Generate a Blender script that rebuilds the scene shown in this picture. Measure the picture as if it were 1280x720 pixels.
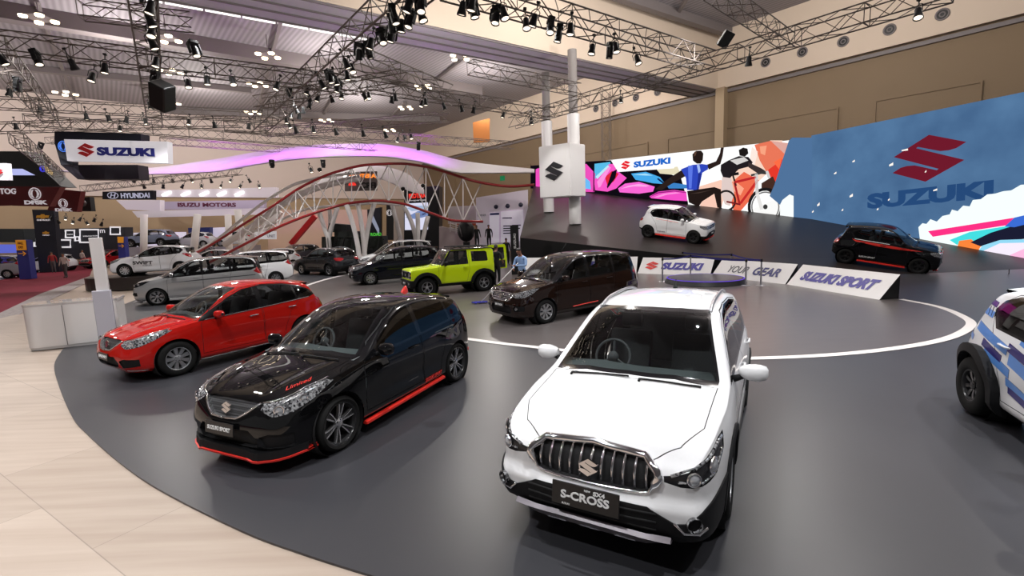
import bpy, bmesh, math, random
import numpy as np
from mathutils import Vector, Matrix
from mathutils.bvhtree import BVHTree
random.seed(7)
PI = math.pi
SC = bpy.context.scene
COL = SC.collection
for _o in list(bpy.data.objects): bpy.data.objects.remove(_o)

# ------------------------------------------------------------------ materials
MATS = {}
def _new(name):
    m = bpy.data.materials.new(name); m.use_nodes = True
    nt = m.node_tree; nt.nodes.clear()
    return m, nt, nt.nodes.new('ShaderNodeOutputMaterial')
def lin(c):
    return tuple(((v/255)/12.92 if v/255 <= .04045 else ((v/255+.055)/1.055)**2.4) for v in c)+(1,)
def rgb(c): return lin(c) if max(c) > 1.001 else tuple(c)[:3]+(1,)
def pr(name, col, rough=.5, metal=0, coat=0, spec=.5, noise=0, nscale=8, emit=0, inner=None, stretch=(1,1,1), bump=0, coatr=.03):
    """principled surface with gentle procedural variation of its colour"""
    if name in MATS: return MATS[name]
    m, nt, out = _new(name); N = nt.nodes; L = nt.links
    p = N.new('ShaderNodeBsdfPrincipled'); c = rgb(col)
    p.inputs['Base Color'].default_value = c; p.inputs['Roughness'].default_value = rough
    p.inputs['Metallic'].default_value = metal; p.inputs['Coat Weight'].default_value = coat
    p.inputs['Coat Roughness'].default_value = coatr
    p.inputs['Specular IOR Level'].default_value = spec
    if emit:
        p.inputs['Emission Color'].default_value = c; p.inputs['Emission Strength'].default_value = emit
    tc = N.new('ShaderNodeTexCoord'); mp = N.new('ShaderNodeMapping'); mp.inputs['Scale'].default_value = stretch
    nz = N.new('ShaderNodeTexNoise'); nz.inputs['Scale'].default_value = nscale; nz.inputs['Detail'].default_value = 4
    L.new(tc.outputs['Object'], mp.inputs['Vector']); L.new(mp.outputs['Vector'], nz.inputs['Vector'])
    mx = N.new('ShaderNodeMix'); mx.data_type = 'RGBA'
    k = noise
    mx.inputs[6].default_value = tuple(max(0, v*(1-k)) for v in c[:3])+(1,)
    mx.inputs[7].default_value = tuple(min(1, v*(1+k)) for v in c[:3])+(1,)
    L.new(nz.outputs['Fac'], mx.inputs[0]); L.new(mx.outputs[2], p.inputs['Base Color'])
    if bump:
        b = N.new('ShaderNodeBump'); b.inputs['Strength'].default_value = bump; b.inputs['Distance'].default_value = .01
        L.new(nz.outputs['Fac'], b.inputs['Height']); L.new(b.outputs['Normal'], p.inputs['Normal'])
    if inner is not None:                      # the back of a body panel is trim, not paint
        d = N.new('ShaderNodeBsdfDiffuse'); d.inputs['Color'].default_value = rgb(inner)
        g = N.new('ShaderNodeNewGeometry'); ms = N.new('ShaderNodeMixShader')
        L.new(g.outputs['Backfacing'], ms.inputs[0]); L.new(p.outputs[0], ms.inputs[1]); L.new(d.outputs[0], ms.inputs[2])
        L.new(ms.outputs[0], out.inputs[0])
    else: L.new(p.outputs[0], out.inputs[0])
    MATS[name] = m; return m
def glass(name, tint, refl=1.0):
    if name in MATS: return MATS[name]
    m, nt, out = _new(name); N = nt.nodes; L = nt.links
    t = N.new('ShaderNodeBsdfTransparent'); t.inputs[0].default_value = tuple(tint)+(1,)
    g = N.new('ShaderNodeBsdfGlossy'); g.inputs['Roughness'].default_value = .02; g.inputs[0].default_value = (1,1,1,1)
    f = N.new('ShaderNodeFresnel'); f.inputs[0].default_value = 1.5
    mt = N.new('ShaderNodeMath'); mt.operation = 'MULTIPLY'; mt.inputs[1].default_value = refl
    s = N.new('ShaderNodeMixShader')
    L.new(f.outputs[0], mt.inputs[0]); L.new(mt.outputs[0], s.inputs[0]); L.new(t.outputs[0], s.inputs[1]); L.new(g.outputs[0], s.inputs[2])
    L.new(s.outputs[0], out.inputs[0]); MATS[name] = m; return m
def emi(name, col, st):
    if name in MATS: return MATS[name]
    m, nt, out = _new(name)
    e = nt.nodes.new('ShaderNodeEmission'); e.inputs[0].default_value = rgb(col); e.inputs[1].default_value = st
    nt.links.new(e.outputs[0], out.inputs[0]); MATS[name] = m; return m

# ------------------------------------------------------------------ objects
def tag(o, label=None, cat=None, group=None, kind=None):
    if label: o['label'] = label
    if cat: o['category'] = cat
    if group: o['group'] = group
    if kind: o['kind'] = kind
    return o
def empty(name, loc=(0,0,0), rz=0):
    o = bpy.data.objects.new(name, None); COL.objects.link(o); o.empty_display_size = .2
    o.location = loc; o.rotation_euler = (0,0,rz); return o
def mobj(name, me, mats, parent=None):
    o = bpy.data.objects.new(name, me); COL.objects.link(o)
    if not isinstance(mats, (list, tuple)): mats = [mats]
    for m in mats: me.materials.append(m)
    if parent is not None: o.parent = parent
    return o
class MB:
    """collects shapes; build() links them as ONE mesh object"""
    def __init__(s): s.bm = bmesh.new(); s.mi = 0; s.M = Matrix.Identity(4)
    def _mk(s, vs, fs, smooth=False):
        V = [s.bm.verts.new(s.M @ Vector(v)) for v in vs]; out = []
        for f in fs:
            try: q = s.bm.faces.new([V[i] for i in f])
            except ValueError: continue
            q.material_index = s.mi; q.smooth = smooth; out.append(q)
        return V, out
    def box(s, c, d, rz=0, bev=0, M=None):
        x, y, z = d[0]/2, d[1]/2, d[2]/2
        A = (M if M is not None else Matrix.Translation(c) @ Matrix.Rotation(rz, 4, 'Z'))
        vs = [A @ Vector((i*x, j*y, k*z)) for i in (-1,1) for j in (-1,1) for k in (-1,1)]
        V, F = s._mk(vs, [(0,1,3,2),(4,6,7,5),(0,4,5,1),(2,3,7,6),(0,2,6,4),(1,5,7,3)])
        if bev:
            es = list({e for f in F for e in f.edges})
            r = bmesh.ops.bevel(s.bm, geom=es, offset=bev, segments=2, profile=.6, affect='EDGES')
            for f in r['faces']: f.material_index = s.mi; f.smooth = True
        return s
    def tube(s, pts, r, n=8, cap=True, closed=False):
        P = [Vector(p) for p in pts]; k = len(P); rr = r if isinstance(r, (list, tuple)) else [r]*k
        vs = []; up = None
        for i, p in enumerate(P):
            if closed: t = P[(i+1) % k]-P[i-1]
            else: t = P[min(i+1, k-1)]-P[max(i-1, 0)]
            t.normalize()
            if up is None: up = Vector((0,0,1)) if abs(t.z) < .9 else Vector((1,0,0))
            a = t.cross(up).normalized(); b = a.cross(t).normalized(); up = b
            for j in range(n):
                q = 2*PI*(j+.5)/n; vs.append(p+a*math.cos(q)*rr[i]+b*math.sin(q)*rr[i])
        fs = []
        for i in range(k if closed else k-1):
            i2 = (i+1) % k
            for j in range(n): fs.append((i*n+j, i*n+(j+1) % n, i2*n+(j+1) % n, i2*n+j))
        if cap and not closed: fs += [tuple(range(n))[::-1], tuple(range((k-1)*n, k*n))]
        s._mk(vs, fs, n > 5); return s
    def lathe(s, prof, n=24, M=None, a0=0, a1=2*PI, smooth=True):
        """prof: (r, h) about +Z of M"""
        M = M or Matrix.Identity(4); full = abs(a1-a0-2*PI) < 1e-6; m = n if full else n+1; vs = []
        for i in range(m):
            a = a0+(a1-a0)*i/n
            for r, h in prof: vs.append(M @ Vector((r*math.cos(a), r*math.sin(a), h)))
        k = len(prof); fs = []
        for i in range(n):
            i2 = (i+1) % m
            for j in range(k-1): fs.append((i*k+j, i2*k+j, i2*k+j+1, i*k+j+1))
        V, F = s._mk(vs, fs, smooth)
        bmesh.ops.remove_doubles(s.bm, verts=V, dist=1e-5); return s
    def prism(s, poly, h0, h1, M=None):
        """polygon in XY of M extruded from h0 to h1"""
        M = M or Matrix.Identity(4); k = len(poly)
        vs = [M @ Vector((x, y, h0)) for x, y in poly]+[M @ Vector((x, y, h1)) for x, y in poly]
        s._mk(vs, [tuple(range(k))[::-1], tuple(range(k, 2*k))]+[(i, (i+1) % k, k+(i+1) % k, k+i) for i in range(k)]); return s
    def poly(s, pts): s._mk(pts, [tuple(range(len(pts)))]); return s
    def ball(s, c, r, sc=(1,1,1), n=10):
        M = Matrix.Translation(c) @ Matrix.Diagonal((*sc, 1))
        prof = [(r*math.sin(PI*i/n), -r*math.cos(PI*i/n)) for i in range(n+1)]
        return s.lathe([(max(a, 1e-4), b) for a, b in prof], n+4, M)
    def grid(s, P, smooth=True, cu=False, cv=False):
        a, b = len(P), len(P[0]); fs = []
        for i in range(a if cu else a-1):
            for j in range(b if cv else b-1):
                fs.append((i*b+j, ((i+1) % a)*b+j, ((i+1) % a)*b+(j+1) % b, i*b+(j+1) % b))
        s._mk([v for r in P for v in r], fs, smooth); return s
    def mesh(s, me, M=None):
        M = s.M @ (M or Matrix.Identity(4))
        V = [s.bm.verts.new(M @ v.co) for v in me.vertices]
        for p in me.polygons:
            try: f = s.bm.faces.new([V[i] for i in p.vertices]); f.material_index = s.mi; f.smooth = p.use_smooth
            except ValueError: pass
        return s
    def build(s, name, mats, parent=None, fix=True, sharp=None):
        if fix: bmesh.ops.recalc_face_normals(s.bm, faces=s.bm.faces)
        me = bpy.data.meshes.new(name); s.bm.to_mesh(me); s.bm.free()
        o = mobj(name, me, mats, parent)
        if sharp: me.set_sharp_from_angle(angle=math.radians(sharp))
        return o
def copy_tree(o, parent=None):
    c = o.copy(); COL.objects.link(c)
    if parent is not None: c.parent = parent
    for ch in list(o.children): copy_tree(ch, c)
    return c
def recolour(o, frm, to):
    if o.type == 'MESH':
        for sl in o.material_slots:
            if sl.material == frm: sl.link = 'OBJECT'; sl.material = to
    for ch in o.children: recolour(ch, frm, to)

# ------------------------------------------------------------------ text and emblems
_TX = {}
def text_mesh(s, bold=.0, sx=1.0, depth=.01, shear=0, spacing=1.0):
    """mesh of a line of writing, cap height 1, centred, in its XY plane"""
    k = (s, bold, sx, depth, shear, spacing)
    if k in _TX: return _TX[k]
    cu = bpy.data.curves.new('writing', 'FONT'); cu.body = s; cu.size = 1; cu.offset = bold; cu.extrude = depth/2
    cu.shear = shear; cu.space_character = spacing; cu.resolution_u = 3; cu.align_x = 'CENTER'
    o = bpy.data.objects.new('writing', cu); COL.objects.link(o)
    dg = bpy.context.evaluated_depsgraph_get(); me = bpy.data.meshes.new_from_object(o.evaluated_get(dg))
    bpy.data.objects.remove(o)
    v = np.zeros(len(me.vertices)*3); me.vertices.foreach_get('co', v); v = v.reshape(-1, 3)
    lo, hi = v.min(0), v.max(0); h = hi[1]-lo[1]
    v[:, 0] = (v[:, 0]-(lo[0]+hi[0])/2)/h*sx; v[:, 1] = (v[:, 1]-(lo[1]+hi[1])/2)/h
    me.vertices.foreach_set('co', v.ravel()); _TX[k] = me; return me
# the angular S badge: point symmetric outline, height 1
_h = [(0,.5),(.58,.24),(.44,.14),(.33,.115),(.2,.12),(-.17,.275),(-.195,.25),(.575,-.12)]
SPTS = _h+[(-x, -y) for x, y in _h]
def frame(o, ux, uy):
    """matrix whose X and Y are ux, uy at o"""
    ux = Vector(ux).normalized(); uz = ux.cross(Vector(uy)).normalized(); uy = uz.cross(ux)
    M = Matrix((ux, uy, uz)).transposed().to_4x4(); M.translation = Vector(o); return M
def word(name, s, mat, parent, M, h, w=None, **kw):
    me = text_mesh(s, **kw); mb = MB()
    sx = h
    if w:
        xs = [v.co.x for v in me.vertices]; sx = w/(max(xs)-min(xs))
    mb.mesh(me, M @ Matrix.Diagonal((sx, h, 1, 1))); return mb.build(name, mat, parent, fix=False)
def sbadge(name, mat, parent, M, h, t=.01, sx=1.0):
    mb = MB(); mb.prism([(x*h*sx, y*h) for x, y in SPTS], 0, t, M); return mb.build(name, mat, parent)
def mono(pts):
    """monotone cubic through (x, y) points, vectorised"""
    x = np.array([p[0] for p in pts], float); y = np.array([p[1] for p in pts], float)
    h = np.diff(x); d = np.diff(y)/h; n = len(x); m = np.zeros(n)
    for i in range(1, n-1):
        if d[i-1]*d[i] > 0:
            a, b = 2*h[i]+h[i-1], h[i]+2*h[i-1]; m[i] = (a+b)/(a/d[i-1]+b/d[i])
    m[0], m[-1] = d[0], d[-1]
    def f(q):
        q = np.clip(np.asarray(q, float), x[0], x[-1]); i = np.clip(np.searchsorted(x, q)-1, 0, n-2)
        t = (q-x[i])/h[i]
        return (2*t**3-3*t**2+1)*y[i]+(t**3-2*t**2+t)*h[i]*m[i]+(-2*t**3+3*t**2)*y[i+1]+(t**3-t**2)*h[i]*m[i+1]
    return f
# ------------------------------------------------------------------ shared materials
INNER = (.02,.02,.022)
def paint(name, col, metal=0, rough=.25): return pr(name, col, rough, metal, coat=1, spec=0, inner=INNER, noise=.02, nscale=40, coatr=.012)
TRIM = pr('black plastic cladding', (.008,.008,.009), .6, spec=.22, noise=.15, nscale=60)
GLOSSB = pr('gloss black trim', (.006,.006,.007), .12, coat=.5)
DARK = pr('dark void', (.006,.006,.007), .8)
TYRE = pr('tyre rubber', (.009,.009,.009), .8, spec=.2, noise=.2, nscale=50)
CHROME = pr('chrome', (.85,.85,.87), .08, 1)
SILVER = pr('satin silver', (.5,.5,.53), .3, .9)
ALLOY = pr('alloy', (.55,.56,.58), .3, .9)
DALLOY = pr('dark alloy', (.01,.01,.011), .3, .2, coat=.5)
DASH = pr('dashboard grey', (.085,.095,.10), .6, noise=.1, nscale=80)
SEATM = pr('seat fabric', (.06,.06,.066), .8, noise=.25, nscale=120)
SEATB = pr('beige seat fabric', (.32,.27,.21), .8, noise=.15, nscale=120)
PLATEB = pr('black plate', (.008,.008,.009), .3)
WHITET = pr('white lettering', (.8,.8,.8), .5)
REDP = pr('red accent', (.75,.03,.02), .35, coat=.3)
WSG = glass('windscreen glass', (.80,.86,.84), 1.0)
SDG = glass('side glass', (.68,.70,.70), 1.0)
TINT = glass('tinted glass', (.10,.10,.11), 1.1)
LENS = glass('lamp lens', (.9,.92,.93), 1.0)
def lampmat():
    m, nt, out = _new('lamp reflector'); N = nt.nodes; L = nt.links
    p = N.new('ShaderNodeBsdfPrincipled'); p.inputs['Roughness'].default_value = .12; p.inputs['Metallic'].default_value = .55; p.inputs['Coat Weight'].default_value = .6
    tc = N.new('ShaderNodeTexCoord'); v = N.new('ShaderNodeTexVoronoi'); v.inputs['Scale'].default_value = 60; bw = N.new('ShaderNodeRGBToBW')
    cr = N.new('ShaderNodeValToRGB'); e = cr.color_ramp.elements; e[0].position = .30; e[0].color = (.035,.035,.04,1); e[1].position = .78; e[1].color = (.6,.61,.63,1)  # random light and dark cells paint facet sparkle into the base colour
    L.new(tc.outputs['Object'], v.inputs['Vector']); L.new(v.outputs['Color'], bw.inputs[0]); L.new(bw.outputs[0], cr.inputs[0]); L.new(cr.outputs[0], p.inputs[0]); L.new(p.outputs[0], out.inputs[0]); return m
LAMPIN = lampmat()
LAMPDK = pr('dark lamp housing', (.02,.02,.022), .2, .3)
REDL = pr('red tail lamp', (.35,.008,.012), .15, coat=1, noise=.2, nscale=30)
BULB = pr('projector glass', (.6,.62,.65), .05, .6, coat=1)
def roles(P, **kw):
    d = dict(paint=P, mirror=P, trim=TRIM, gloss=GLOSSB, glass=WSG, rglass=TINT, sglass=SDG, tyre=TYRE, rim=ALLOY, rim2=DALLOY, dark=DARK,
             dash=DASH, seat=SEATM, chrome=CHROME, plate=PLATEB, plate_text=WHITET, handle=P, silver=SILVER, lens=LENS, lampin=LAMPIN,
             lampdk=LAMPDK, tail=REDL, red=REDP, bulb=BULB)
    d.update(kw); return d
# ------------------------------------------------------------------ car bodies
class Body:
    """a car's outer skin as one smooth surface; outlines are cut into it and lifted out as parts"""
    def __init__(s, S):
        s.S = S; L = S['L']; W = S['W']/2
        top, bot, sh, wf = mono(S['top']), mono(S['bot']), mono(S['sh']), mono(S['plan'])
        kx = mono(S['kx']); tum = S.get('tum', .3); crown = S.get('crown', .05)
        fx = mono(S['fx']) if 'fx' in S else (lambda z: 0*z); rx = mono(S['rx']) if 'rx' in S else (lambda z: 0*z)
        shf = S.get('shf', .95)
        xs = np.linspace(0, L, 900)
        d = np.hypot(np.diff(xs), np.hypot(1.0*np.diff(top(xs)), 1.6*W*np.diff(wf(xs))))
        cum = np.r_[0, np.cumsum(d)]; X = np.interp(np.linspace(0, cum[-1], S.get('nx', 84)), cum, xs)
        X[0], X[-1] = 0, L
        side = S.get('side', [(0,.955),(.1,.985),(.45,1.0),(.75,.99),(.93,.972)])
        rows = []
        for x in X:
            w = W*float(wf(x)); b = float(bot(x)); k = float(kx(x))
            T = lambda y: float(top(x-k*(y/W)**2)) if k > 0 else float(top(min(L, x-k*(y/W)**2)))
            h = min(float(sh(x)), T(w)-.02); ysh = shf*w; H = h-b
            pts = [(0,b),(.5*w,b),(.88*w,b+.004)]+[(q*w, b+.05*(1 if f == 0 else 0)+f*H) for f, q in side]+[(ysh, h)]
            P = np.array(pts); c = np.r_[0, np.cumsum(np.hypot(*np.diff(P, axis=0).T))]
            q = np.r_[np.linspace(0, c[2], 4)[:-1], np.linspace(c[2], c[-1], 22)]
            lo = np.c_[mono(list(zip(c, P[:,0])))(q), mono(list(zip(c, P[:,1])))(q)]
            yt = ysh-.02; e = T(yt)-crown
            for _ in range(3):
                e = T(yt)-crown
                e = max(e, h+.012); yt = ysh-(e-h)*tum
            up = np.c_[np.linspace(ysh, yt, 11), np.linspace(h, e, 11)][1:]
            bul = S.get('bulge', .012)*min(1, (e-h)/.3); up[:,0] += bul*np.sin(np.linspace(.1, 1, 10)*PI)
            cr = T(yt)-e; f = 1-np.linspace(0, 1, 15)[1:]**1.35
            tp = np.array([(yt*g, e+(T(yt*g)-T(yt))+cr*(1-g**2.6)) for g in f])
            pl = np.r_[lo, up, tp]; n1 = len(lo)+len(up)
            for _ in range(S.get('round', 2)):
                for i in range(n1-3, n1+3): pl[i] = (pl[i-1]+2*pl[i]+pl[i+1])/4
            rows.append(np.c_[np.full(len(pl), x), pl])
        G = np.array(rows)
        def cap(row, sgn, bulge, n=(.93,.82,.66,.46,.22)):
            c = np.array([row[0,0], 0, (row[0,2]+row[-1,2])/2]); out = []
            for g in n:
                r = c+(row-c)*g; r[:,0] = row[:,0]+sgn*bulge*(1-g**2); out.append(r)
            r = np.tile(c, (len(row), 1)); r[:,0] += sgn*bulge; out.append(r); return out
        F = cap(G[0], -1, S.get('fb', .03))[::-1]; R = cap(G[-1], 1, S.get('rb', .03))
        G = np.concatenate([F, G, R])
        x, z = G[:,:,0].copy(), G[:,:,2].copy()
        fl, rl = S.get('ffade', .45), S.get('rfade', .4)
        G[:,:,0] += fx(z)*np.exp(-(np.maximum(x, 0)/fl)**2)+rx(z)*np.exp(-(np.maximum(L-x, 0)/rl)**2)
        for (ax, az, ay, rx_, rz_, amt) in S.get('bumps', []):       # swells of the side panels
            g = np.exp(-((x-ax)/rx_)**2-((z-az)/rz_)**2)*np.clip((G[:,:,1]/W-.6)/.3, 0, 1); G[:,:,1] += amt*g
        if 'ridge' in S:                                               # pressed lines along the bonnet
            y0, y1, am = S['ridge']; xx, yy, zz = G[:,:,0], np.abs(G[:,:,1]), G[:,:,2]; cx = S['cowl'][0]
            yc = y0+(y1-y0)*np.clip(xx/cx, 0, 1); g = np.exp(-((yy-yc)/.06)**2)*np.clip((xx-.06)/.15, 0, 1)*np.clip((cx+.05-xx)/.15, 0, 1)*np.clip((zz-(top(np.clip(xx, 0, L))-.11))/.05, 0, 1)
            inn = np.clip((yc-yy)/.08, 0, 1)*np.clip((xx-.06)/.15, 0, 1)*np.clip((cx+.05-xx)/.15, 0, 1)*np.clip((zz-(top(np.clip(xx, 0, L))-.11))/.05, 0, 1)
            G[:,:,2] += am*g-am*.35*inn
        if S.get('fit', True):                                        # keep the skin inside 0..L
            x = G[:,:,0]; n0 = S.get('nose', 0); xm, xM = x.min(), x.max()
            G[:,:,0] = x+(n0-xm)*np.clip((.8-x)/(.8-xm), 0, 1)**1.3-(xM-L)*np.clip((x-L+.7)/(xM-L+.7), 0, 1)**1.3
        s.bm = bm = bmesh.new(); n, m = G.shape[:2]
        Mir = G[:,::-1].copy(); Mir[:,:,1] *= -1; A = np.concatenate([G, Mir[:,1:-1]], axis=1); M2 = A.shape[1]
        V = [[bm.verts.new(A[i, j]) for j in range(M2)] for i in range(n)]
        for i in range(n-1):
            for j in range(M2): bm.faces.new((V[i][j], V[i][(j+1) % M2], V[i+1][(j+1) % M2], V[i+1][j]))
        bmesh.ops.remove_doubles(bm, verts=bm.verts, dist=2e-4)
        bmesh.ops.dissolve_degenerate(bm, edges=bm.edges, dist=1e-5)
        bmesh.ops.recalc_face_normals(bm, faces=bm.faces)
        c = [f for f in bm.faces if abs(f.calc_center_median().z-float(bot(L/2))) < .01]
        if sum(f.normal.z for f in bm.faces if f.calc_center_median().z > S['H']-.15) < 0: bmesh.ops.reverse_faces(bm, faces=bm.faces)
        bm.normal_update()
        s.tree = BVHTree.FromBMesh(bm)
        bm.faces.ensure_lookup_table()
        s.bn = [[v.normal.copy() for v in f.verts] for f in bm.faces]; s.bc = [[v.co.copy() for v in f.verts] for f in bm.faces]
        s.lay = bm.faces.layers.int.new('tag'); s.names = ['body']; s.W = W
    def nrm(s, p):
        q = s.tree.find_nearest(p)
        if q[0] is None: return Vector((0,0,1))
        C, Nn = s.bc[q[2]], s.bn[q[2]]; a = Vector((0,0,0))
        for c, n in zip(C, Nn): a += n/((c-q[0]).length+1e-4)
        return a.normalized()
    def hit(s, p, d, back=3):
        d = Vector(d).normalized(); r = s.tree.ray_cast(Vector(p)-d*back, d, back*2); return r[0]
    def cut(s, name, poly, d=(0,-1,0), box=None, mirror=True, facing=.04):
        if name not in s.names: s.names.append(name)
        ti = s.names.index(name); bm = s.bm
        for sg in ((1,-1) if mirror else (1,)):
            D = Vector((d[0], d[1]*sg, d[2])).normalized()
            e1 = D.cross(Vector((0,0,1)) if abs(D.z) < .95 else Vector((1,0,0))).normalized(); e2 = e1.cross(D)
            pl = [(Vector((p[0], p[1]*sg, p[2])).dot(e1), Vector((p[0], p[1]*sg, p[2])).dot(e2)) for p in poly]
            bx0, bx1 = min(p[0] for p in pl), max(p[0] for p in pl); by0, by1 = min(p[1] for p in pl), max(p[1] for p in pl)
            cand = []
            for f in bm.faces:
                if f.normal.dot(D) > -facing: continue
                c = f.calc_center_median()
                if mirror and c.y*sg < -.001: continue
                if box and not (box[0] <= c.x <= box[1] and (len(box) < 4 or box[2] <= c.z <= box[3])): continue
                us = [v.co.dot(e1) for v in f.verts]; vs = [v.co.dot(e2) for v in f.verts]
                if max(us) < bx0 or min(us) > bx1 or max(vs) < by0 or min(vs) > by1: continue
                cand.append(f)
            cand = set(cand)
            for i in range(len(pl)):
                a, b = pl[i], pl[(i+1) % len(pl)]; ex, ey = b[0]-a[0], b[1]-a[1]; l = math.hypot(ex, ey)
                if l < 1e-6: continue
                nx_, ny_ = ey/l, -ex/l; lo = (min(a[0], b[0])-1e-4, min(a[1], b[1])-1e-4); hi = (max(a[0], b[0])+1e-4, max(a[1], b[1])+1e-4)
                sel = []
                for f in cand:
                    us = [v.co.dot(e1) for v in f.verts]; vs = [v.co.dot(e2) for v in f.verts]
                    if max(us) < lo[0] or min(us) > hi[0] or max(vs) < lo[1] or min(vs) > hi[1]: continue
                    ds = [(u-a[0])*nx_+(v-a[1])*ny_ for u, v in zip(us, vs)]
                    if min(ds) < -1e-5 and max(ds) > 1e-5: sel.append(f)
                if not sel: continue
                keep = {e for f in sel for e in f.edges}; kv = {v for f in sel for v in f.verts}
                old = set(sel); pre = len(bm.faces)
                tags = {f: f[s.lay] for f in sel}
                r = bmesh.ops.bisect_plane(bm, geom=list(old)+list(keep)+list(kv), dist=1e-6,
                                           plane_co=e1*a[0]+e2*a[1], plane_no=e1*nx_+e2*ny_)
                for g in r['geom']:
                    if isinstance(g, bmesh.types.BMFace): cand.add(g)
                cand = {f for f in cand if f.is_valid}
            for f in cand:
                c = f.calc_center_median(); x, y = c.dot(e1), c.dot(e2); ins = False
                for i in range(len(pl)):
                    (x1, y1), (x2, y2) = pl[i], pl[i-1]
                    if (y1 > y) != (y2 > y) and x < (x2-x1)*(y-y1)/(y2-y1)+x1: ins = not ins
                if ins: f[s.lay] = ti
    def seam(s, name, poly, gap=.008, **kw):
        """a panel with a dark shut line round it"""
        s.cut('shut_line_'+name, poly, **kw); s.cut(name, shrink(poly, gap), **kw)
    def part(s, name, side=0, off=0, thick=0, push=None):
        """mesh of the faces tagged name (side +1/-1: only that side); off lifts it, thick/push adds walls"""
        ti = s.names.index(name)
        fs = [f for f in s.bm.faces if f[s.lay] == ti and (not side or f.calc_center_median().y*side > 0)]
        idx = {}; vs = []; fl = []
        for f in fs:
            for v in f.verts:
                if v not in idx: idx[v] = len(vs); vs.append(v.co.copy())
            fl.append([idx[v] for v in f.verts])
        if not vs: return None
        N = [s.nrm(v) for v in vs]
        P = [v+n*off for v, n in zip(vs, N)] if off else list(vs)
        walls = thick or push
        if walls:
            Q = [v+Vector(push) if push else v+n*thick for v, n in zip(P, N)]
            ec = {}
            for f in fl:
                for i in range(len(f)):
                    a, b = f[i], f[(i+1) % len(f)]; k = (min(a, b), max(a, b)); ec.setdefault(k, []).append((a, b))
            n0 = len(P); border = [e[0] for e in ec.values() if len(e) == 1]
            allv = Q+P; F2 = [list(f) for f in fl]+[[b, a, a+n0, b+n0] for a, b in border]
            me = bpy.data.meshes.new(name); me.from_pydata(allv, [], F2)
            for p in me.polygons: p.use_smooth = True
            me.set_sharp_from_angle(angle=math.radians(35)); return me
        me = bpy.data.meshes.new(name); me.from_pydata(P, [], fl)
        for p in me.polygons: p.use_smooth = True
        me.normals_split_custom_set_from_vertices([tuple(n) for n in N]); return me
def shrink(poly, d):
    """offset a 3-D outline inwards in its main plane"""
    P = [Vector(p) for p in poly]; n = Vector((0,0,0))
    for i in range(len(P)): n += P[i-1].cross(P[i])
    n.normalize(); out = []
    for i, p in enumerate(P):
        a = (p-P[i-1]); b = (P[(i+1) % len(P)]-p); a.normalize(); b.normalize()
        na, nb = n.cross(a), n.cross(b); k = na+nb
        k = k/max(.3, k.dot(na)) if k.length > 1e-6 else na
        out.append(p+k*d)
    return out
def sd(pts, y=.8): return [(x, y, z) for x, z in pts]           # side view outline
def fr(pts, x=0): return [(x, y, z) for y, z in pts]            # front view outline
def sym(pts): return pts+[(-y, z) for y, z in pts[::-1] if abs(y) > 1e-6]
def circ(cx, cz, r, n=28, a0=0, a1=2*PI, y=.8):
    return [(cx+r*math.cos(a0+(a1-a0)*i/n), y, cz+r*math.sin(a0+(a1-a0)*i/n)) for i in range(n+(0 if abs(a1-a0-2*PI) < 1e-6 else 1))]
def archring(cx, zc, r0, r1, zb, n=16):
    """arch band: outer outline down to zb, back along the inner one"""
    a = math.asin(max(-1, min(1, (zb-zc)/r1))); b = math.asin(max(-1, min(1, (zb-zc)/r0)))
    o = [(cx+r1*math.cos(t), .8, zc+r1*math.sin(t)) for t in np.linspace(a, PI-a, n)]
    i = [(cx+r0*math.cos(t), .8, zc+r0*math.sin(t)) for t in np.linspace(PI-b, b, n)]
    return o+i

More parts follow.
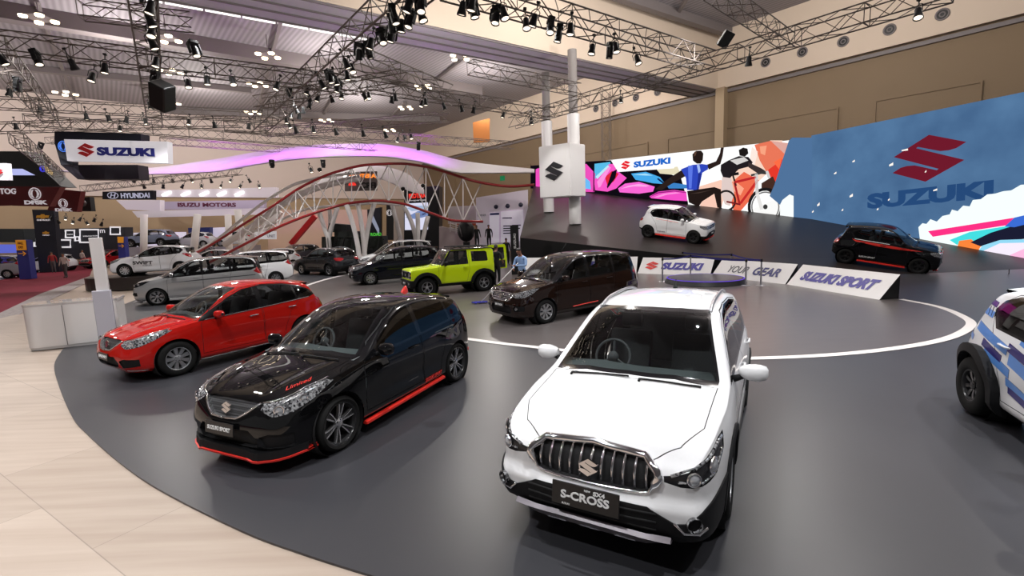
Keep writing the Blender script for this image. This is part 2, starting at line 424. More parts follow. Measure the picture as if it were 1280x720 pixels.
def wheel(parent, x, y, r, w, rim_r, style, M):
    """tyre + rim, axle along y; outer face towards the sign of y"""
    sg = 1 if y > 0 else -1
    A = Matrix.Rotation(-sg*PI/2, 4, 'X')                        # local +z -> outwards
    mb = MB(); h = w/2; q = rim_r
    prof = [(q-.012,-h*.8),(q+.004,-h*.92),(q+.03,-h),(r-.035,-h*.97),(r-.01,-h*.8),(r,-h*.55),(r,-.02),(r-.006,-.018),(r-.006,-.008),(r,-.006),(r,.006),(r-.006,.008),(r-.006,.018),(r,.02),(r,h*.55),(r-.01,h*.8),(r-.035,h*.97),(q+.03,h),(q+.004,h*.92),(q-.012,h*.8)]
    mb.lathe(prof, 36, A)
    t = mb.build('wheel', M['tyre'], parent, sharp=40); t.location = (x, y, r)
    mb = MB(); mb.mi = 1
    mb.lathe([(q-.012,-h*.8),(q-.03,-h*.5),(q-.035,h*.5),(q-.012,h*.8)], 32, A)     # barrel
    mb.lathe([(.001,-.02),(q-.03,-.02)], 24, A)                                     # dark back
    mb.lathe([(.06,.0),(.15,.0),(.15,-.015)], 24, A)                                # brake disc
    mb.mi = 2 if style.get('darklip') else 0
    mb.lathe([(q-.02,h*.66),(q-.012,h*.84),(q+.004,h*.9),(q+.006,h*.8)], 32, A)     # lip
    n, k = style['n'], style.get('kind', 'plain'); z1 = h*.62
    def spoke(a, w0, w1, r0=.045, r1=q-.012, dz=0, mi=0):
        mb.mi = mi; B = A @ Matrix.Rotation(a, 4, 'Z')
        vs = []
        for rr, ww, zz in ((r0, w0, z1-.012), (r0+(r1-r0)*.5, (w0+w1)/2, z1+.004), (r1, w1, z1+.006)):
            for yy, dd in ((-ww, -.012), (-ww*.75, 0), (ww*.75, 0), (ww, -.012), (ww*.8, -.05), (-ww*.8, -.05)): vs.append(B @ Vector((rr, yy, zz+dd+dz)))
        fs = [(i*6+j, i*6+(j+1) % 6, (i+1)*6+(j+1) % 6, (i+1)*6+j) for i in range(2) for j in range(6)]
        mb._mk(vs, fs, False)
    for i in range(n):
        a = 2*PI*i/n+.3
        if k == 'plain': spoke(a, .022, style.get('w', .03))
        elif k == 'twin':                                        # pairs of thin bright spokes over dark ones
            spoke(a, .03, .05, mi=2, dz=-.012); spoke(a-.16, .008, .009, r0=.05); spoke(a+.16, .008, .009, r0=.05)
        elif k == 'vee': spoke(a-.12, .011, .012, .05); spoke(a+.12, .011, .012, .05)
        elif k == 'petal': spoke(a-.1, .017, .022, .04); spoke(a+.1, .017, .022, .04)
        elif k == 'mesh': spoke(a, .013, .013); spoke(a+.2, .009, .01, q*.45); spoke(a-.2, .009, .01, q*.45)
    mb.mi = 0; mb.lathe([(.001,z1+.012),(.03,z1+.01),(.055,z1-.002),(.06,z1-.04)], 20, A)
    for i in range(5):
        B = A @ Matrix.Rotation(2*PI*i/5, 4, 'Z') @ Matrix.Translation((.042,0,z1)); mb.mi = 1; mb.lathe([(.001,.012),(.007,.01),(.008,-.01)], 6, B)
    mb.build('rim', [M['rim'], M['dark'], M['rim2']], t, sharp=35)
    return t

def mirror(car, S, M, sg):
    x, y, z, w = S['mirror']; mb = MB()
    # housing: a rounded pod
    def ring(t): return None
    P = []
    for i, (f, sc, xo) in enumerate(((0,.45,.02),(.12,.72,.01),(.35,.95,.0),(.7,1,0),(.92,.8,.015),(1,.35,.03))):
        yy = y+w*f; r = []
        for j in range(12):
            a = 2*PI*j/12; ex, ez = math.cos(a), math.sin(a)
            r.append((x+xo+.075*sc*abs(ex)**.8*math.copysign(1, ex), sg*yy, z+.075*sc*S.get('mh', 1)*abs(ez)**.8*math.copysign(1, ez)))
        P.append(r)
    mb.grid(P, cv=True)
    mb._mk(P[0], [tuple(range(12))]); mb._mk(P[-1], [tuple(range(12))])
    o = mb.build('mirror_housing', M['mirror'], car, sharp=50)
    mb = MB(); mb.tube([(x+.02, sg*(y-.07), z-.09), (x+.015, sg*(y+.0), z-.06), (x+.01, sg*(y+.05), z-.03)], [.035,.028,.025], 8)
    mb.build('mirror_arm', M['trim'], o)
    mb = MB(); mb.lathe([(.001,0),(.062,.0)], 16, Matrix.Translation((x+.078, sg*(y+w*.55), z)) @ Matrix.Rotation(PI/2, 4, 'Y') @ Matrix.Diagonal((.95,1.25,1,1)))
    mb.build('mirror_glass', M['chrome'], o)

def seat(car, x, y, z, M, two=False):
    w = .5 if not two else 1.2; mb = MB()
    mb.box((x, y, z+.08), (.5, w, .16), bev=.05)
    B = Matrix.Translation((x+.3, y, z+.42)) @ Matrix.Rotation(.3, 4, 'Y'); mb.box(None, (.14, w, .62), M=B, bev=.05)
    for k in ((0,) if not two else (-.35,.35)):
        B = Matrix.Translation((x+.42, y+k, z+.83)) @ Matrix.Rotation(.25, 4, 'Y'); mb.box(None, (.09, .26, .17), M=B, bev=.035)
    mb.build('seat', M['seat'], car, sharp=40)

def interior(car, S, M, B):
    x0 = S['dash']; zf = S['cowl'][1]; w = S['W']/2-.11; mb = MB()
    P = []
    for t in np.linspace(-1, 1, 9):
        y = t*w; f = .05*(1-t*t)
        P.append([(x0-.02, y, zf-.30), (x0-.12-f, y, zf-.07), (x0+.10-f, y, zf-.03), (x0+.28-f, y, zf-.05+.02*math.exp(-((y-S.get('rhd', .36))/.18)**2)), (x0+.34-f, y, zf-.16), (x0+.30, y, zf-.36)])
    mb.grid(P); mb.build('dashboard', M['dash'], car, sharp=40)
    mb = MB(); C = Vector((x0+.50, S.get('rhd', .36), zf-.06))
    A = Matrix.Translation(C) @ Matrix.Rotation(-1.15, 4, 'Y')
    mb.tube([A @ Vector((.185*math.cos(a), .185*math.sin(a), 0)) for a in np.linspace(0, 2*PI, 25)[:-1]], .015, 6, closed=True)
    for a in (0, 2.1, -2.1): mb.tube([A @ Vector((.04*math.cos(a), .04*math.sin(a), -.02)), A @ Vector((.18*math.cos(a), .18*math.sin(a), 0))], .013, 5)
    mb.lathe([(.001,.01),(.06,.0),(.055,-.04)], 12, A); mb.build('steering_wheel', M['seat'], car)
    zs = S['seatz']
    for y in (-.37,.37): seat(car, x0+.95, y, zs, M)
    seat(car, x0+1.8, 0, zs+.02, M, True)
    if S.get('rows', 2) == 3: seat(car, x0+2.6, 0, zs+.06, M, True)
    mb = MB(); mb.box((S['L']/2, 0, zs-.03), (S['L']*.62, S['W']-.3, .04)); mb.build('cabin_floor', M['dash'], car)

def plate(car, c, w, h, txt, M, tilt=.12, face=-1, sub=None, mat=None, tm=None, hh=.42, ww=.82):
    """number-plate sized board; face -1 looks forward"""
    F = frame(c, (0, face*1.0, 0), (face*-math.sin(tilt), 0, math.cos(tilt)))   # x to the viewer's right, z out
    mb = MB(); mb.box(None, (w, h, .012), M=F, bev=.003); o = mb.build('plate', mat or M['plate'], car)
    if txt: word('plate_lettering', txt, tm or M['plate_text'], o, F @ Matrix.Translation((0,0,.009)), h*hh, w*ww, bold=.03, depth=.004)
    if sub:
        word('small_lettering', sub, M['plate_text'], o, F @ Matrix.Translation((w*.22,h*.31,.009)), h*.14, w*.16, depth=.004)
    return o

def build_car(S, M, name='car', fine=True):
    """S: shape spec, M: materials by role. Returns the Empty at the car's origin (front centre, ground)"""
    car = empty(name); B = Body(S); L, W = S['L'], S['W']/2
    r, x1, x2 = S['r'], S['x1'], S['x2']; ar = S.get('arch', r+.055)
    # order: later outlines win over earlier ones
    zb = S['belt']; k = S['win']                                  # side glass outlines by name
    sidek = dict(d=(0,-1,0))
    for nm, pts in S.get('doors', {}).items(): B.seam(nm, sd(pts), **sidek)
    if 'hood' in S: B.seam('hood', [(x, y, 1) for y, x in sym(S["hood"])], gap=.007, d=(.15,0,-1), mirror=False, facing=.02, box=(0, 1.6, .55, 2))
    if 'tailgate' in S: B.seam('tailgate', fr(sym(S['tailgate']), L), d=(-1,0,0), mirror=False, box=(L-.75, L+1), facing=.12)
    for nm, pts in S.get('clad', {}).items(): B.cut(nm, sd(pts), **sidek)
    for nm, dd in S.get('shapes', {}).items():                     # (outline, direction, mirror, box)
        for i, pl in enumerate(dd['polys']): B.cut('%s#%d' % (nm, i), pl, d=dd['d'], mirror=dd.get('mirror', True), box=dd.get('box'), facing=dd.get('facing', .04))
    ws = S['screen']; B.cut('screen_border', fr(sym(ws)), d=(1,0,-.0), mirror=False, box=(S['cowl'][0]-.35, S['cowl'][0]+1.6, S['cowl'][1]-.12, 3), facing=.15)
    B.cut('windshield', shrink(fr(sym(ws)), .022), d=(1,0,0), mirror=False, box=(S['cowl'][0]-.35, S['cowl'][0]+1.6, S['cowl'][1]-.12, 3), facing=.15)
    if 'rearglass' in S: B.cut('rear_window', fr(sym(S['rearglass']), L), d=(-1,0,0), mirror=False, box=(L-1.2, L+1, zb-.1, 3), facing=.1)
    if 'frame' in S: B.cut('window_frame', sd(S['frame']), box=(.5, L, zb-.2, 3), **sidek)
    for nm, pts in k.items(): B.cut(nm, sd(pts), box=(.5, L, zb-.2, 3), **sidek)
    for x in (x1, x2): B.cut('gone', circ(x, r, ar), **sidek)
    B.cut('gone', sd([(x1-ar,-.1),(x1+ar,-.1),(x1+ar,r),(x1-ar,r)]), **sidek); B.cut('gone', sd([(x2-ar,-.1),(x2+ar,-.1),(x2+ar,r),(x2-ar,r)]), **sidek)
    for nm in S.get('doors', {}):                                   # slivers left beside an arch stay with the body
        ti = B.names.index(nm); left = {f for f in B.bm.faces if f[B.lay] == ti}; isl = []
        while left:
            st = [left.pop()]; g = []
            while st:
                f = st.pop(); g.append(f)
                for e in f.edges:
                    for h in e.link_faces:
                        if h in left: left.discard(h); st.append(h)
            isl.append(g)
        for sg in (1,-1):
            s_ = sorted([g for g in isl if g[0].calc_center_median().y*sg > 0], key=len)
            for g in s_[:-1]:
                for f in g: f[B.lay] = 0
    # ---- parts
    P = {}
    def put(nm, me, mat, parent=None):
        if me is None: return None
        o = mobj(nm, me, mat, parent or car); P.setdefault(nm, []).append(o); return o
    put('body', B.part('body'), M['paint']); [put('shut_line', B.part(n_, sg, off=-.006), M['dark']) for n_ in B.names if n_.startswith('shut_line') for sg in ((1,-1) if 'door' in n_ else (0,))]
    for nm in S.get('doors', {}):
        for sg in (1,-1):
            o = put(nm, B.part(nm, sg), M['paint'])
            if o and nm in S.get('handles', {}):
                hx, hz = S['handles'][nm]; q = B.hit((hx, sg*W, hz), (0,-sg,0)); n = B.nrm(q); mb = MB()
                t = Vector((1,0,.04)).normalized()
                mb.tube([q-t*.09+n*.0, q-t*.075+n*.028, q+t*.075+n*.03, q+t*.09+n*.0], [.010,.013,.013,.010], 8); mb.build('door_handle', M['handle'], o)
    for nm in ('hood', 'tailgate'):
        if nm in B.names: put(nm, B.part(nm), M['paint'])
    for nm in S.get('clad', {}):
        for sg in (1,-1): put(nm, B.part(nm, sg, thick=S.get('cladt', .012)), M['trim'])
    for nm, dd in S.get('shapes', {}).items():
        for i, sg in [(i, sg) for i in range(len(dd['polys'])) for sg in ((1,-1) if dd.get('mirror', True) else (0,))]:
            put(nm, B.part('%s#%d' % (nm, i), sg, off=dd.get('off', 0), thick=dd.get('thick', 0), push=dd.get('push')), M[dd['m']])
    put('windshield_border', B.part('screen_border'), M['gloss']); put('windshield', B.part('windshield', off=.001), M['glass'])
    if 'rearglass' in S: put('rear_window', B.part('rear_window'), M['rglass'])
    if 'frame' in S:
        for sg in (1,-1): put('window_frame', B.part('window_frame', sg), M.get('wframe', M['gloss']))
    for nm in k:
        for sg in (1,-1): put('side_window', B.part(nm, sg), M['sglass'])
    # wheel wells, wheels
    for x in (x1, x2):
        for sg in (1,-1):
            mb = MB(); A = Matrix.Translation((x, sg*(W-.36), r)) @ Matrix.Rotation(-sg*PI/2, 4, 'X')
            mb.lathe([(.001,0),(ar+.004,0),(ar+.004,.335)], 28, A); mb.build('wheel_well', M['dark'], car)
    for x in (x1, x2):
        for sg in (1,-1): wheel(car, x, sg*(S.get('track', W-.035)-S['tw']/2), r, S['tw'], S['rim'], S['style'], M)
    for sg in (1,-1): mirror(car, S, M, sg)
    if fine: interior(car, S, M, B)
    mb = MB(); mb.box((L/2, 0, S['under']+.03), (L-.7, S['W']-.5, .06)); mb.build('underbody', M['dark'], car)
    # wipers
    if fine:
        cx, cz = S['cowl']
        for y0, y1 in ((.52,-.02),(-.12,-.62)):
            pts = []
            for t in np.linspace(0, 1, 9):
                y = y0+(y1-y0)*t; p = B.hit((cx+S.get('wip', .06)+.10*(y/W)**2+.02*t, y, cz+.3), (-.35,0,-1))
                if p: pts.append(p+B.nrm(p)*.012)
            if len(pts) > 2:
                mb = MB(); mb.tube(pts, .009, 5); mb.tube([pts[0], pts[0]+Vector((-.03,.0,-.01))], .012, 5); mb.build('wiper', M['dark'], car)
    return car, B, P
# ------------------------------------------------------------------ crossover
SCROSS = dict(fit=False, L=4.29, H=1.585, W=1.765, r=.335, x1=.905, x2=3.505, tw=.215, rim=.215, under=.20, arch=.395,
    top=[(0,.80),(.04,.865),(.12,.915),(.3,.955),(.55,.995),(.84,1.04),(1.0,1.075),(1.18,1.17),(1.56,1.385),(1.82,1.50),(2.05,1.55),(2.5,1.585),(3.0,1.58),(3.5,1.535),(3.82,1.475),(4.0,1.33),(4.14,1.12),(4.2,1.04),(4.27,.98),(4.29,.93)],
    bot=[(0,.235),(.25,.20),(1.3,.20),(3.3,.22),(4.0,.25),(4.29,.36)],
    sh=[(0,.76),(.15,.845),(.5,.90),(1.0,.955),(1.3,.98),(2.4,1.0),(3.4,1.04),(3.9,1.05),(4.29,.86)],
    plan=[(0,.80),(.05,.865),(.15,.915),(.32,.95),(.55,.975),(.9,1.0),(2,1.0),(3.4,.995),(3.9,.95),(4.15,.885),(4.29,.80)],
    kx=[(0,.05),(.5,.10),(.9,.2),(1.3,.26),(2.0,.16),(2.5,.02),(3.6,-.06),(4.1,-.12),(4.29,-.02)], tum=.36, crown=.055, fb=.075, rb=.05,
    fx=[(0,.1),(.22,.07),(.36,-.02),(.5,-.03),(.58,.02),(.72,.01),(.85,.06),(1.1,.08)], rx=[(.2,-.08),(.45,.02),(.7,.0),(1,-.02),(1.6,0)],
    bumps=[(.9,.62,0,.38,.22,.022),(3.5,.66,0,.42,.22,.026),(2.2,.52,0,.9,.10,-.018)],
    cowl=(1.0,1.07), ridge=(.52,.62,.012), dash=1.24, seatz=.42, belt=1.0, mirror=(1.46,.885,1.075,.23), wip=.05, track=.885,
    hood=[(0,-.02),(.44,.02),(.60,.14),(.72,.42),(.735,.9),(.745,1.10),(.42,.995),(0,.955)],
    screen=[(0,1.075),(.4,1.065),(.74,1.02),(.745,1.04),(.585,1.485),(.55,1.512),(.3,1.53),(0,1.535)],
    rearglass=[(0,1.43),(.45,1.41),(.54,1.38),(.62,1.14),(.5,1.10),(0,1.09)],
    frame=[(1.24,.995),(1.5,1.12),(1.85,1.335),(2.15,1.46),(2.5,1.505),(3.0,1.49),(3.45,1.42),(3.78,1.30),(4.0,1.15),(3.6,1.075),(2.6,1.025),(1.7,1.0)],
    win=dict(front_glass=[(1.54,1.04),(1.62,1.165),(1.9,1.335),(2.15,1.44),(2.40,1.478),(2.44,1.045)], rear_glass=[(2.52,1.05),(2.50,1.478),(3.0,1.462),(3.32,1.41),(3.40,1.10)],
             quarter_glass=[(3.46,1.11),(3.42,1.38),(3.72,1.275),(3.90,1.165)]),
    doors=dict(front_door=[(1.33,.36),(1.36,.95),(1.52,1.17),(1.86,1.385),(2.15,1.495),(2.46,1.52),(2.48,.36)], rear_door=[(2.49,.36),(2.49,1.52),(3.0,1.51),(3.4,1.45),(3.45,1.05),(3.20,.85),(3.05,.55),(3.0,.36)]),
    handles=dict(front_door=(2.26,.90), rear_door=(3.24,.94)),
    clad=dict(sill_cladding=[(1.28,.10),(1.28,.35),(1.5,.38),(2.9,.38),(3.13,.36),(3.13,.10)]),
    shapes=dict(
        lower_bumper=dict(m='trim', d=(1,0,0), mirror=False, box=(-.3,.75,0,.7), facing=-.25, polys=[fr(sym([(0,.525),(.42,.515),(.50,.475),(.60,.425),(.66,.435),(.78,.53),(.87,.575),(.95,.56),(.95,.1),(0,.1)]))], thick=.012),
        wheel_arch_trim=dict(m='trim', d=(0,-1,0), polys=[archring(.905,.335,.39,.445,.22), archring(3.505,.335,.39,.445,.22)], thick=.018),
        grille=dict(m='dark', d=(1,0,0), mirror=False, box=(-.3,.6), facing=.1, polys=[fr(sym([(0,.84),(.38,.815),(.475,.745),(.485,.71),(.42,.60),(.36,.585),(0,.578)]))], push=(.05,0,0)),
        headlight=dict(m='lampdk', d=(.75,-.66,0), box=(-.3,1.0,.6,1.1), facing=.02, polys=[[(.02,.485,.69),(.03,.60,.665),(.12,.74,.675),(.26,.83,.695),(.46,.87,.78),(.52,.86,.885),(.42,.80,.88),(.26,.71,.835),(.06,.55,.745),(.02,.485,.73)]], push=None, off=-.004),
        tail_light=dict(m='tail', d=(-.72,-.7,0), box=(3.5,4.6,.6,1.2), facing=.02, polys=[[(3.93,.8,.98),(4.0,.8,1.03),(4.25,.62,1.02),(4.32,.45,.98),(4.32,.45,.90),(4.28,.62,.84),(4.1,.78,.86)]], off=.004),
        rear_bumper=dict(m='trim', d=(-1,0,0), mirror=False, box=(3.9,4.6,0,.7), facing=-.3, polys=[fr(sym([(0,.60),(.6,.58),(.95,.52),(.95,.1),(0,.1)]),4.3)], thick=.01),
    ), style=dict(n=5, kind='twin'))
def dress_scross(car, B, P, M, white=True):
    W = B.W
    g = P['grille'][0] if 'grille' in P else car
    F = lambda y, z: B.hit((0, y, z), (1,0,0))
    outline = [(0,.84),(.38,.815),(.475,.745),(.485,.71),(.42,.60),(.36,.585),(0,.578)]
    loop = sym(outline)
    # dense the outline, then sweep a chrome bar along it; the upper bar is deeper
    pts = []
    n = len(loop)
    for i in range(n):
        a, b = loop[i], loop[(i+1) % n]
        for t in (0,.33,.66):
            y, z = a[0]+(b[0]-a[0])*t, a[1]+(b[1]-a[1])*t; p = F(y, z)
            if p: pts.append(p+Vector((-.006,0,0)))
    mb = MB(); mb.tube(pts, [.031 if p.z > .75 or abs(p.y) > .45 else .011 for p in pts], 8, closed=True)
    mb.build('grille_surround', M['chrome'], g)
    for i in range(11):
        y = -.40+.08*i
        if abs(y) < .02: zs = (.60,.82)
        zt = .815-.0*abs(y); zl = .59
        pp = [F(y, z) for z in np.linspace(zl, zt, 7)]
        pp = [p+Vector((.012+.02*abs(j-3)/3,0,0)) for j, p in enumerate(pp) if p]
        if len(pp) < 3: continue
        mb = MB(); mb.tube(pp, .011, 6); mb.build('grille_bar', M['chrome'], g)
    p = F(0,.70); sbadge('emblem', M['chrome'], g, frame(p+Vector((-.022,0,0)), (0,-1,0), (.12,0,1)), .125, .02)
    # headlights: projector, running lamp, clear cover
    for o in P.get('headlight', []):
        sg = 1 if sum(v.co.y for v in o.data.vertices) > 0 else -1
        for (x, y, z, r) in ((.26,.76,.765,.062),(.12,.62,.725,.05)):
            q = B.hit((x, sg*y, z), (.75,-.66*sg,0)); 
            if not q: continue
            nn = B.nrm(q); A = frame(q+nn*.004, nn.cross(Vector((0,0,1))), (0,0,1)); mb = MB()
            if (A @ Vector((0,0,1))-A.translation).dot(nn) < 0: A = A @ Matrix.Rotation(PI, 4, 'Y')
            mb.lathe([(r,-.004),(r*.98,.008),(r*.82,.012),(r*.78,.004),(.0001,.0)], 20, A); mb.mi = 1
            mb.lathe([(r*.76,.002),(r*.6,.016),(r*.3,.024),(.0001,.026)], 16, A); mb.build('projector_lamp', [M['chrome'], M['bulb']], o)
        pp = [B.hit((x, sg*y, z), (.75,-.66*sg,0)) for x, y, z in ((.04,.52,.735),(.16,.62,.785),(.28,.71,.82),(.40,.79,.86),(.48,.84,.865))]
        pp = [p+B.nrm(p)*.003 for p in pp if p]
        mb = MB(); mb.tube(pp, .013, 6); mb.build('lamp_strip', M['lampin'], o)
        mb = MB(); mb.tube([p+B.nrm(p)*.003 for p in [B.hit((x, sg*y, z), (.75,-.66*sg,0)) for x, y, z in ((.05,.56,.70),(.14,.68,.695),(.26,.79,.71),(.42,.86,.80))] if p], .009, 6); mb.build('lamp_strip', M['lampin'], o)
    # lower front: intake, skid plate, fog lamps
    lb = P['lower_bumper'][0] if 'lower_bumper' in P else car
    R = []
    for z, out in ((.20,.0),(.225,.075),(.30,.085),(.325,.03)):
        r = []
        for y in np.linspace(-.58, .58, 15):
            zz = z+.07*max(0, (abs(y)-.40)/.18)*(1 if z < .28 else .2)
            p = B.hit((0, y, max(zz,.26)), (1,0,0)); r.append((p.x-out-.012, y, zz))
        R.append(r)
    mb = MB(); mb.grid(R, False); mb.build('skid_plate', pr('painted silver', (112,106,112), .35, .2), lb, sharp=30)
    for y in (-.26, 0, .26):
        p = B.hit((0, y, .26), (1,0,0)); mb = MB(); mb.box((p.x-.088, y, .232), (.012,.15,.018), bev=.004); mb.build('skid_slot', M['chrome'], lb)
    for z in (.36,.42,.48):
        pp = [F(y, z) for y in np.linspace(-.48,.48,13)]; mb = MB(); mb.tube([q+Vector((-.008,0,0)) for q in pp if q], .012, 6); mb.build('intake_bar', M['dark'], lb)
    for sg in (1,-1):
        q = B.hit((.0, sg*.70, .445), (.9,-.45*sg,0)); n = B.nrm(q); A = frame(q+n*.014, n.cross(Vector((0,0,1))), (0,0,1))
        mb = MB(); mb.lathe([(.052,-.02),(.050,.012),(.040,.014),(.001,.004)], 18, A); mb.build('fog_lamp', M['lampin'], lb)
        pp = [B.hit((0, sg*y, z), (.9,-.4*sg,0)) for y, z in ((.57,.44),(.64,.375),(.74,.37),(.80,.40))]
        mb = MB(); mb.tube([p+B.nrm(p)*.017 for p in pp if p], .010, 6); mb.build('fog_lamp_trim', M['chrome'], lb)
    for sg in (1,-1):                                             # roof rails
        pp = []
        for t in np.linspace(0, 1, 14):
            x = 2.02+1.62*t; q = B.hit((x, sg*.575, 3), (0,0,-1), 3)
            pp.append(q+Vector((0,0,.004+.026*min(1, 8*t, 8*(1-t)))))
        mb = MB(); mb.tube(pp, .017, 8); mb.build('roof_rail', M['silver'], car)
    q = B.hit((3.35,.0,3), (0,0,-1)); mb = MB(); mb.lathe([(.03,0),(.026,.03),(.006,.04),(.004,.12),(.001,.121)], 10, Matrix.Translation(q) @ Matrix.Rotation(.35, 4, 'Y')); mb.build('aerial', M['dark'], car)
    if white:
        p = F(0,.50); o = plate(car, (p.x-.045, 0, .505), .50, .165, 'S-CROSS', M, tilt=.14, hh=.36, ww=.72)
        Fm = frame((p.x-.045, 0, .505), (0,-1,0), (.14,0,1))
        word('small_lettering', 'SX4', WHITET, o, Fm @ Matrix.Translation((.105,.05,.009)), .030, .085, bold=.03, depth=.004)
        word('small_lettering', 'NEW', WHITET, o, Fm @ Matrix.Translation((.02,.056,.009)), .014, .045, depth=.004)
        word('small_lettering', 'SUZUKI', WHITET, o, Fm @ Matrix.Translation((-.14,-.066,.009)), .012, .06, depth=.004)
# ------------------------------------------------------------------ small hatchback
BALENO = dict(L=3.98, H=1.50, W=1.745, r=.31, x1=.79, x2=3.31, tw=.205, rim=.205, under=.17, arch=.36,
    top=[(0,.70),(.04,.745),(.14,.79),(.35,.845),(.65,.905),(.95,.96),(1.08,1.0),(1.3,1.115),(1.65,1.30),(1.92,1.41),(2.15,1.465),(2.5,1.495),(2.9,1.475),(3.3,1.42),(3.52,1.375),(3.62,1.34),(3.78,1.14),(3.88,1.02),(3.95,.96),(3.98,.9)],
    bot=[(0,.19),(.25,.165),(1.3,.17),(3.2,.18),(3.7,.22),(3.98,.34)],
    sh=[(0,.66),(.15,.73),(.5,.80),(1.0,.87),(1.3,.905),(2.4,.95),(3.2,1.0),(3.6,1.02),(3.85,.96),(3.98,.82)],
    plan=[(0,.66),(.05,.75),(.15,.84),(.32,.91),(.55,.965),(.85,1.0),(2,1.0),(3.2,.995),(3.6,.955),(3.85,.88),(3.98,.78)],
    kx=[(0,.10),(.5,.14),(.9,.22),(1.3,.28),(1.95,.16),(2.5,.02),(3.4,-.06),(3.8,-.12),(3.98,-.03)], tum=.36, crown=.05, fb=.09, rb=.05,
    fx=[(0,.08),(.2,.03),(.3,-.03),(.45,-.05),(.58,-.02),(.7,.02),(.85,.06)], rx=[(.2,-.08),(.45,.02),(.7,.02),(.95,-.02),(1.5,0)],
    bumps=[(.79,.55,0,.36,.20,.02),(3.31,.62,0,.42,.20,.03),(2.1,.47,0,.8,.10,-.028),(2.2,.72,0,1.2,.05,.008)],
    cowl=(1.07,1.0), ridge=(.40,.60,.014), dash=1.28, seatz=.38, belt=.93, mirror=(1.48,.865,1.0,.2), wip=.05, track=.872,
    hood=[(0,.05),(.40,.09),(.55,.2),(.63,.45),(.70,.92),(.71,1.18),(.42,1.06),(0,1.01)],
    screen=[(0,1.0),(.4,.99),(.71,.945),(.72,.965),(.56,1.375),(.53,1.41),(.3,1.43),(0,1.435)],
    rearglass=[(0,1.31),(.42,1.295),(.52,1.26),(.58,1.08),(.46,1.04),(0,1.03)],
    frame=[(1.18,.905),(1.45,1.06),(1.8,1.26),(2.1,1.38),(2.5,1.425),(2.95,1.40),(3.3,1.32),(3.55,1.20),(3.68,1.08),(3.5,1.03),(2.6,.97),(1.7,.92)],
    win=dict(front_glass=[(1.50,.945),(1.56,1.085),(1.85,1.265),(2.12,1.365),(2.32,1.393),(2.36,.985)], rear_glass=[(2.44,.99),(2.42,1.395),(2.9,1.38),(3.12,1.335),(3.18,1.04)],
             quarter_glass=[(3.23,1.045),(3.17,1.32),(3.42,1.23),(3.55,1.14),(3.60,1.085)]),
    doors=dict(front_door=[(1.20,.30),(1.22,.86),(1.46,1.08),(1.82,1.29),(2.1,1.405),(2.38,1.435),(2.40,.30)], rear_door=[(2.41,.30),(2.41,1.435),(2.95,1.42),(3.2,1.36),(3.24,1.0),(3.0,.80),(2.88,.52),(2.82,.30)]),
    handles=dict(front_door=(2.2,.845), rear_door=(3.04,.895)),
    shapes=dict(
        grille=dict(m='mesh', d=(1,0,0), mirror=False, box=(-.3,.5), facing=.1, polys=[fr(sym([(0,.735),(.30,.735),(.42,.715),(.28,.625),(.18,.575),(0,.565)]))], push=(.035,0,0)),
        lower_intake=dict(m='dark', d=(1,0,0), mirror=False, box=(-.3,.5), facing=.1, polys=[fr(sym([(0,.47),(.36,.47),(.46,.37),(.42,.28),(0,.27)]))], push=(.05,0,0)),
        corner_intake=dict(m='trim', d=(.92,-.4,0), box=(-.3,.7,0,.6), facing=.05, polys=[[(0,.50,.40),(0,.62,.44),(.2,.78,.42),(.2,.78,.30),(0,.56,.28)]], push=(.02,0,0)),
        headlight=dict(m='lampin', d=(.7,-.7,.1), box=(-.3,1.1,.5,1.0), facing=.02, polys=[[(.06,.53,.66),(.13,.62,.605),(.28,.75,.63),(.45,.83,.70),(.76,.83,.83),(.70,.78,.85),(.48,.73,.81),(.24,.63,.745),(.09,.54,.705)]], off=.003),
        tail_light=dict(m='tail', d=(-.72,-.7,0), box=(3.3,4.3,.6,1.1), facing=.02, polys=[[(3.66,.8,.98),(3.74,.78,1.02),(3.95,.6,.99),(3.98,.42,.94),(3.97,.45,.86),(3.93,.62,.80),(3.82,.74,.80)]], off=.004),
        rear_bumper=dict(m='trim', d=(-1,0,0), mirror=False, box=(3.6,4.3,0,.6), facing=-.1, polys=[fr(sym([(0,.42),(.6,.42),(.8,.34),(.8,.1),(0,.1)]),4)], off=.002),
    ), style=dict(n=9, kind='petal'))
def mirror_line(car, B, pts, d, r, mat, name, off=.004, both=True, parent=None):
    """a bead that follows the skin through pts, seen along d"""
    for sg in ((1,-1) if both else (1,)):
        pp = []
        P = [Vector((p[0], p[1]*sg, p[2])) for p in pts]
        for i in range(len(P)-1):
            n = max(2, int((P[i+1]-P[i]).length/.06))
            for t in range(n+(i == len(P)-2)): pp.append(P[i].lerp(P[i+1], t/n))
        q = [B.hit(p, (d[0], d[1]*sg, d[2])) for p in pp]; q = [p+B.nrm(p)*off for p in q if p]
        if len(q) > 1: mb = MB(); mb.tube(q, r, 6); mb.build(name, mat, parent or car)
def decal(name, B, car, txt, x, z, sg, h, w, mat, slope=0, **kw):
    q = B.hit((x, sg*1.0, z), (0,-sg,0)); a = B.hit((x-w/2, sg, z), (0,-sg,0)); b = B.hit((x+w/2, sg, z), (0,-sg,0))
    u = (b-a) if sg > 0 else (a-b); u.z = 0
    n = B.nrm(q); up = Vector((0,0,1))-n*n.z; F = frame(q+n*.012, -u if sg > 0 else -u, up)
    if sg > 0: F = frame(q+n*.012, a-b, up) 
    else: F = frame(q+n*.012, b-a, up)
    F = F @ Matrix.Rotation(slope, 4, 'Z')
    return word(name, txt, mat, car, F, h, w, depth=.004, **kw)
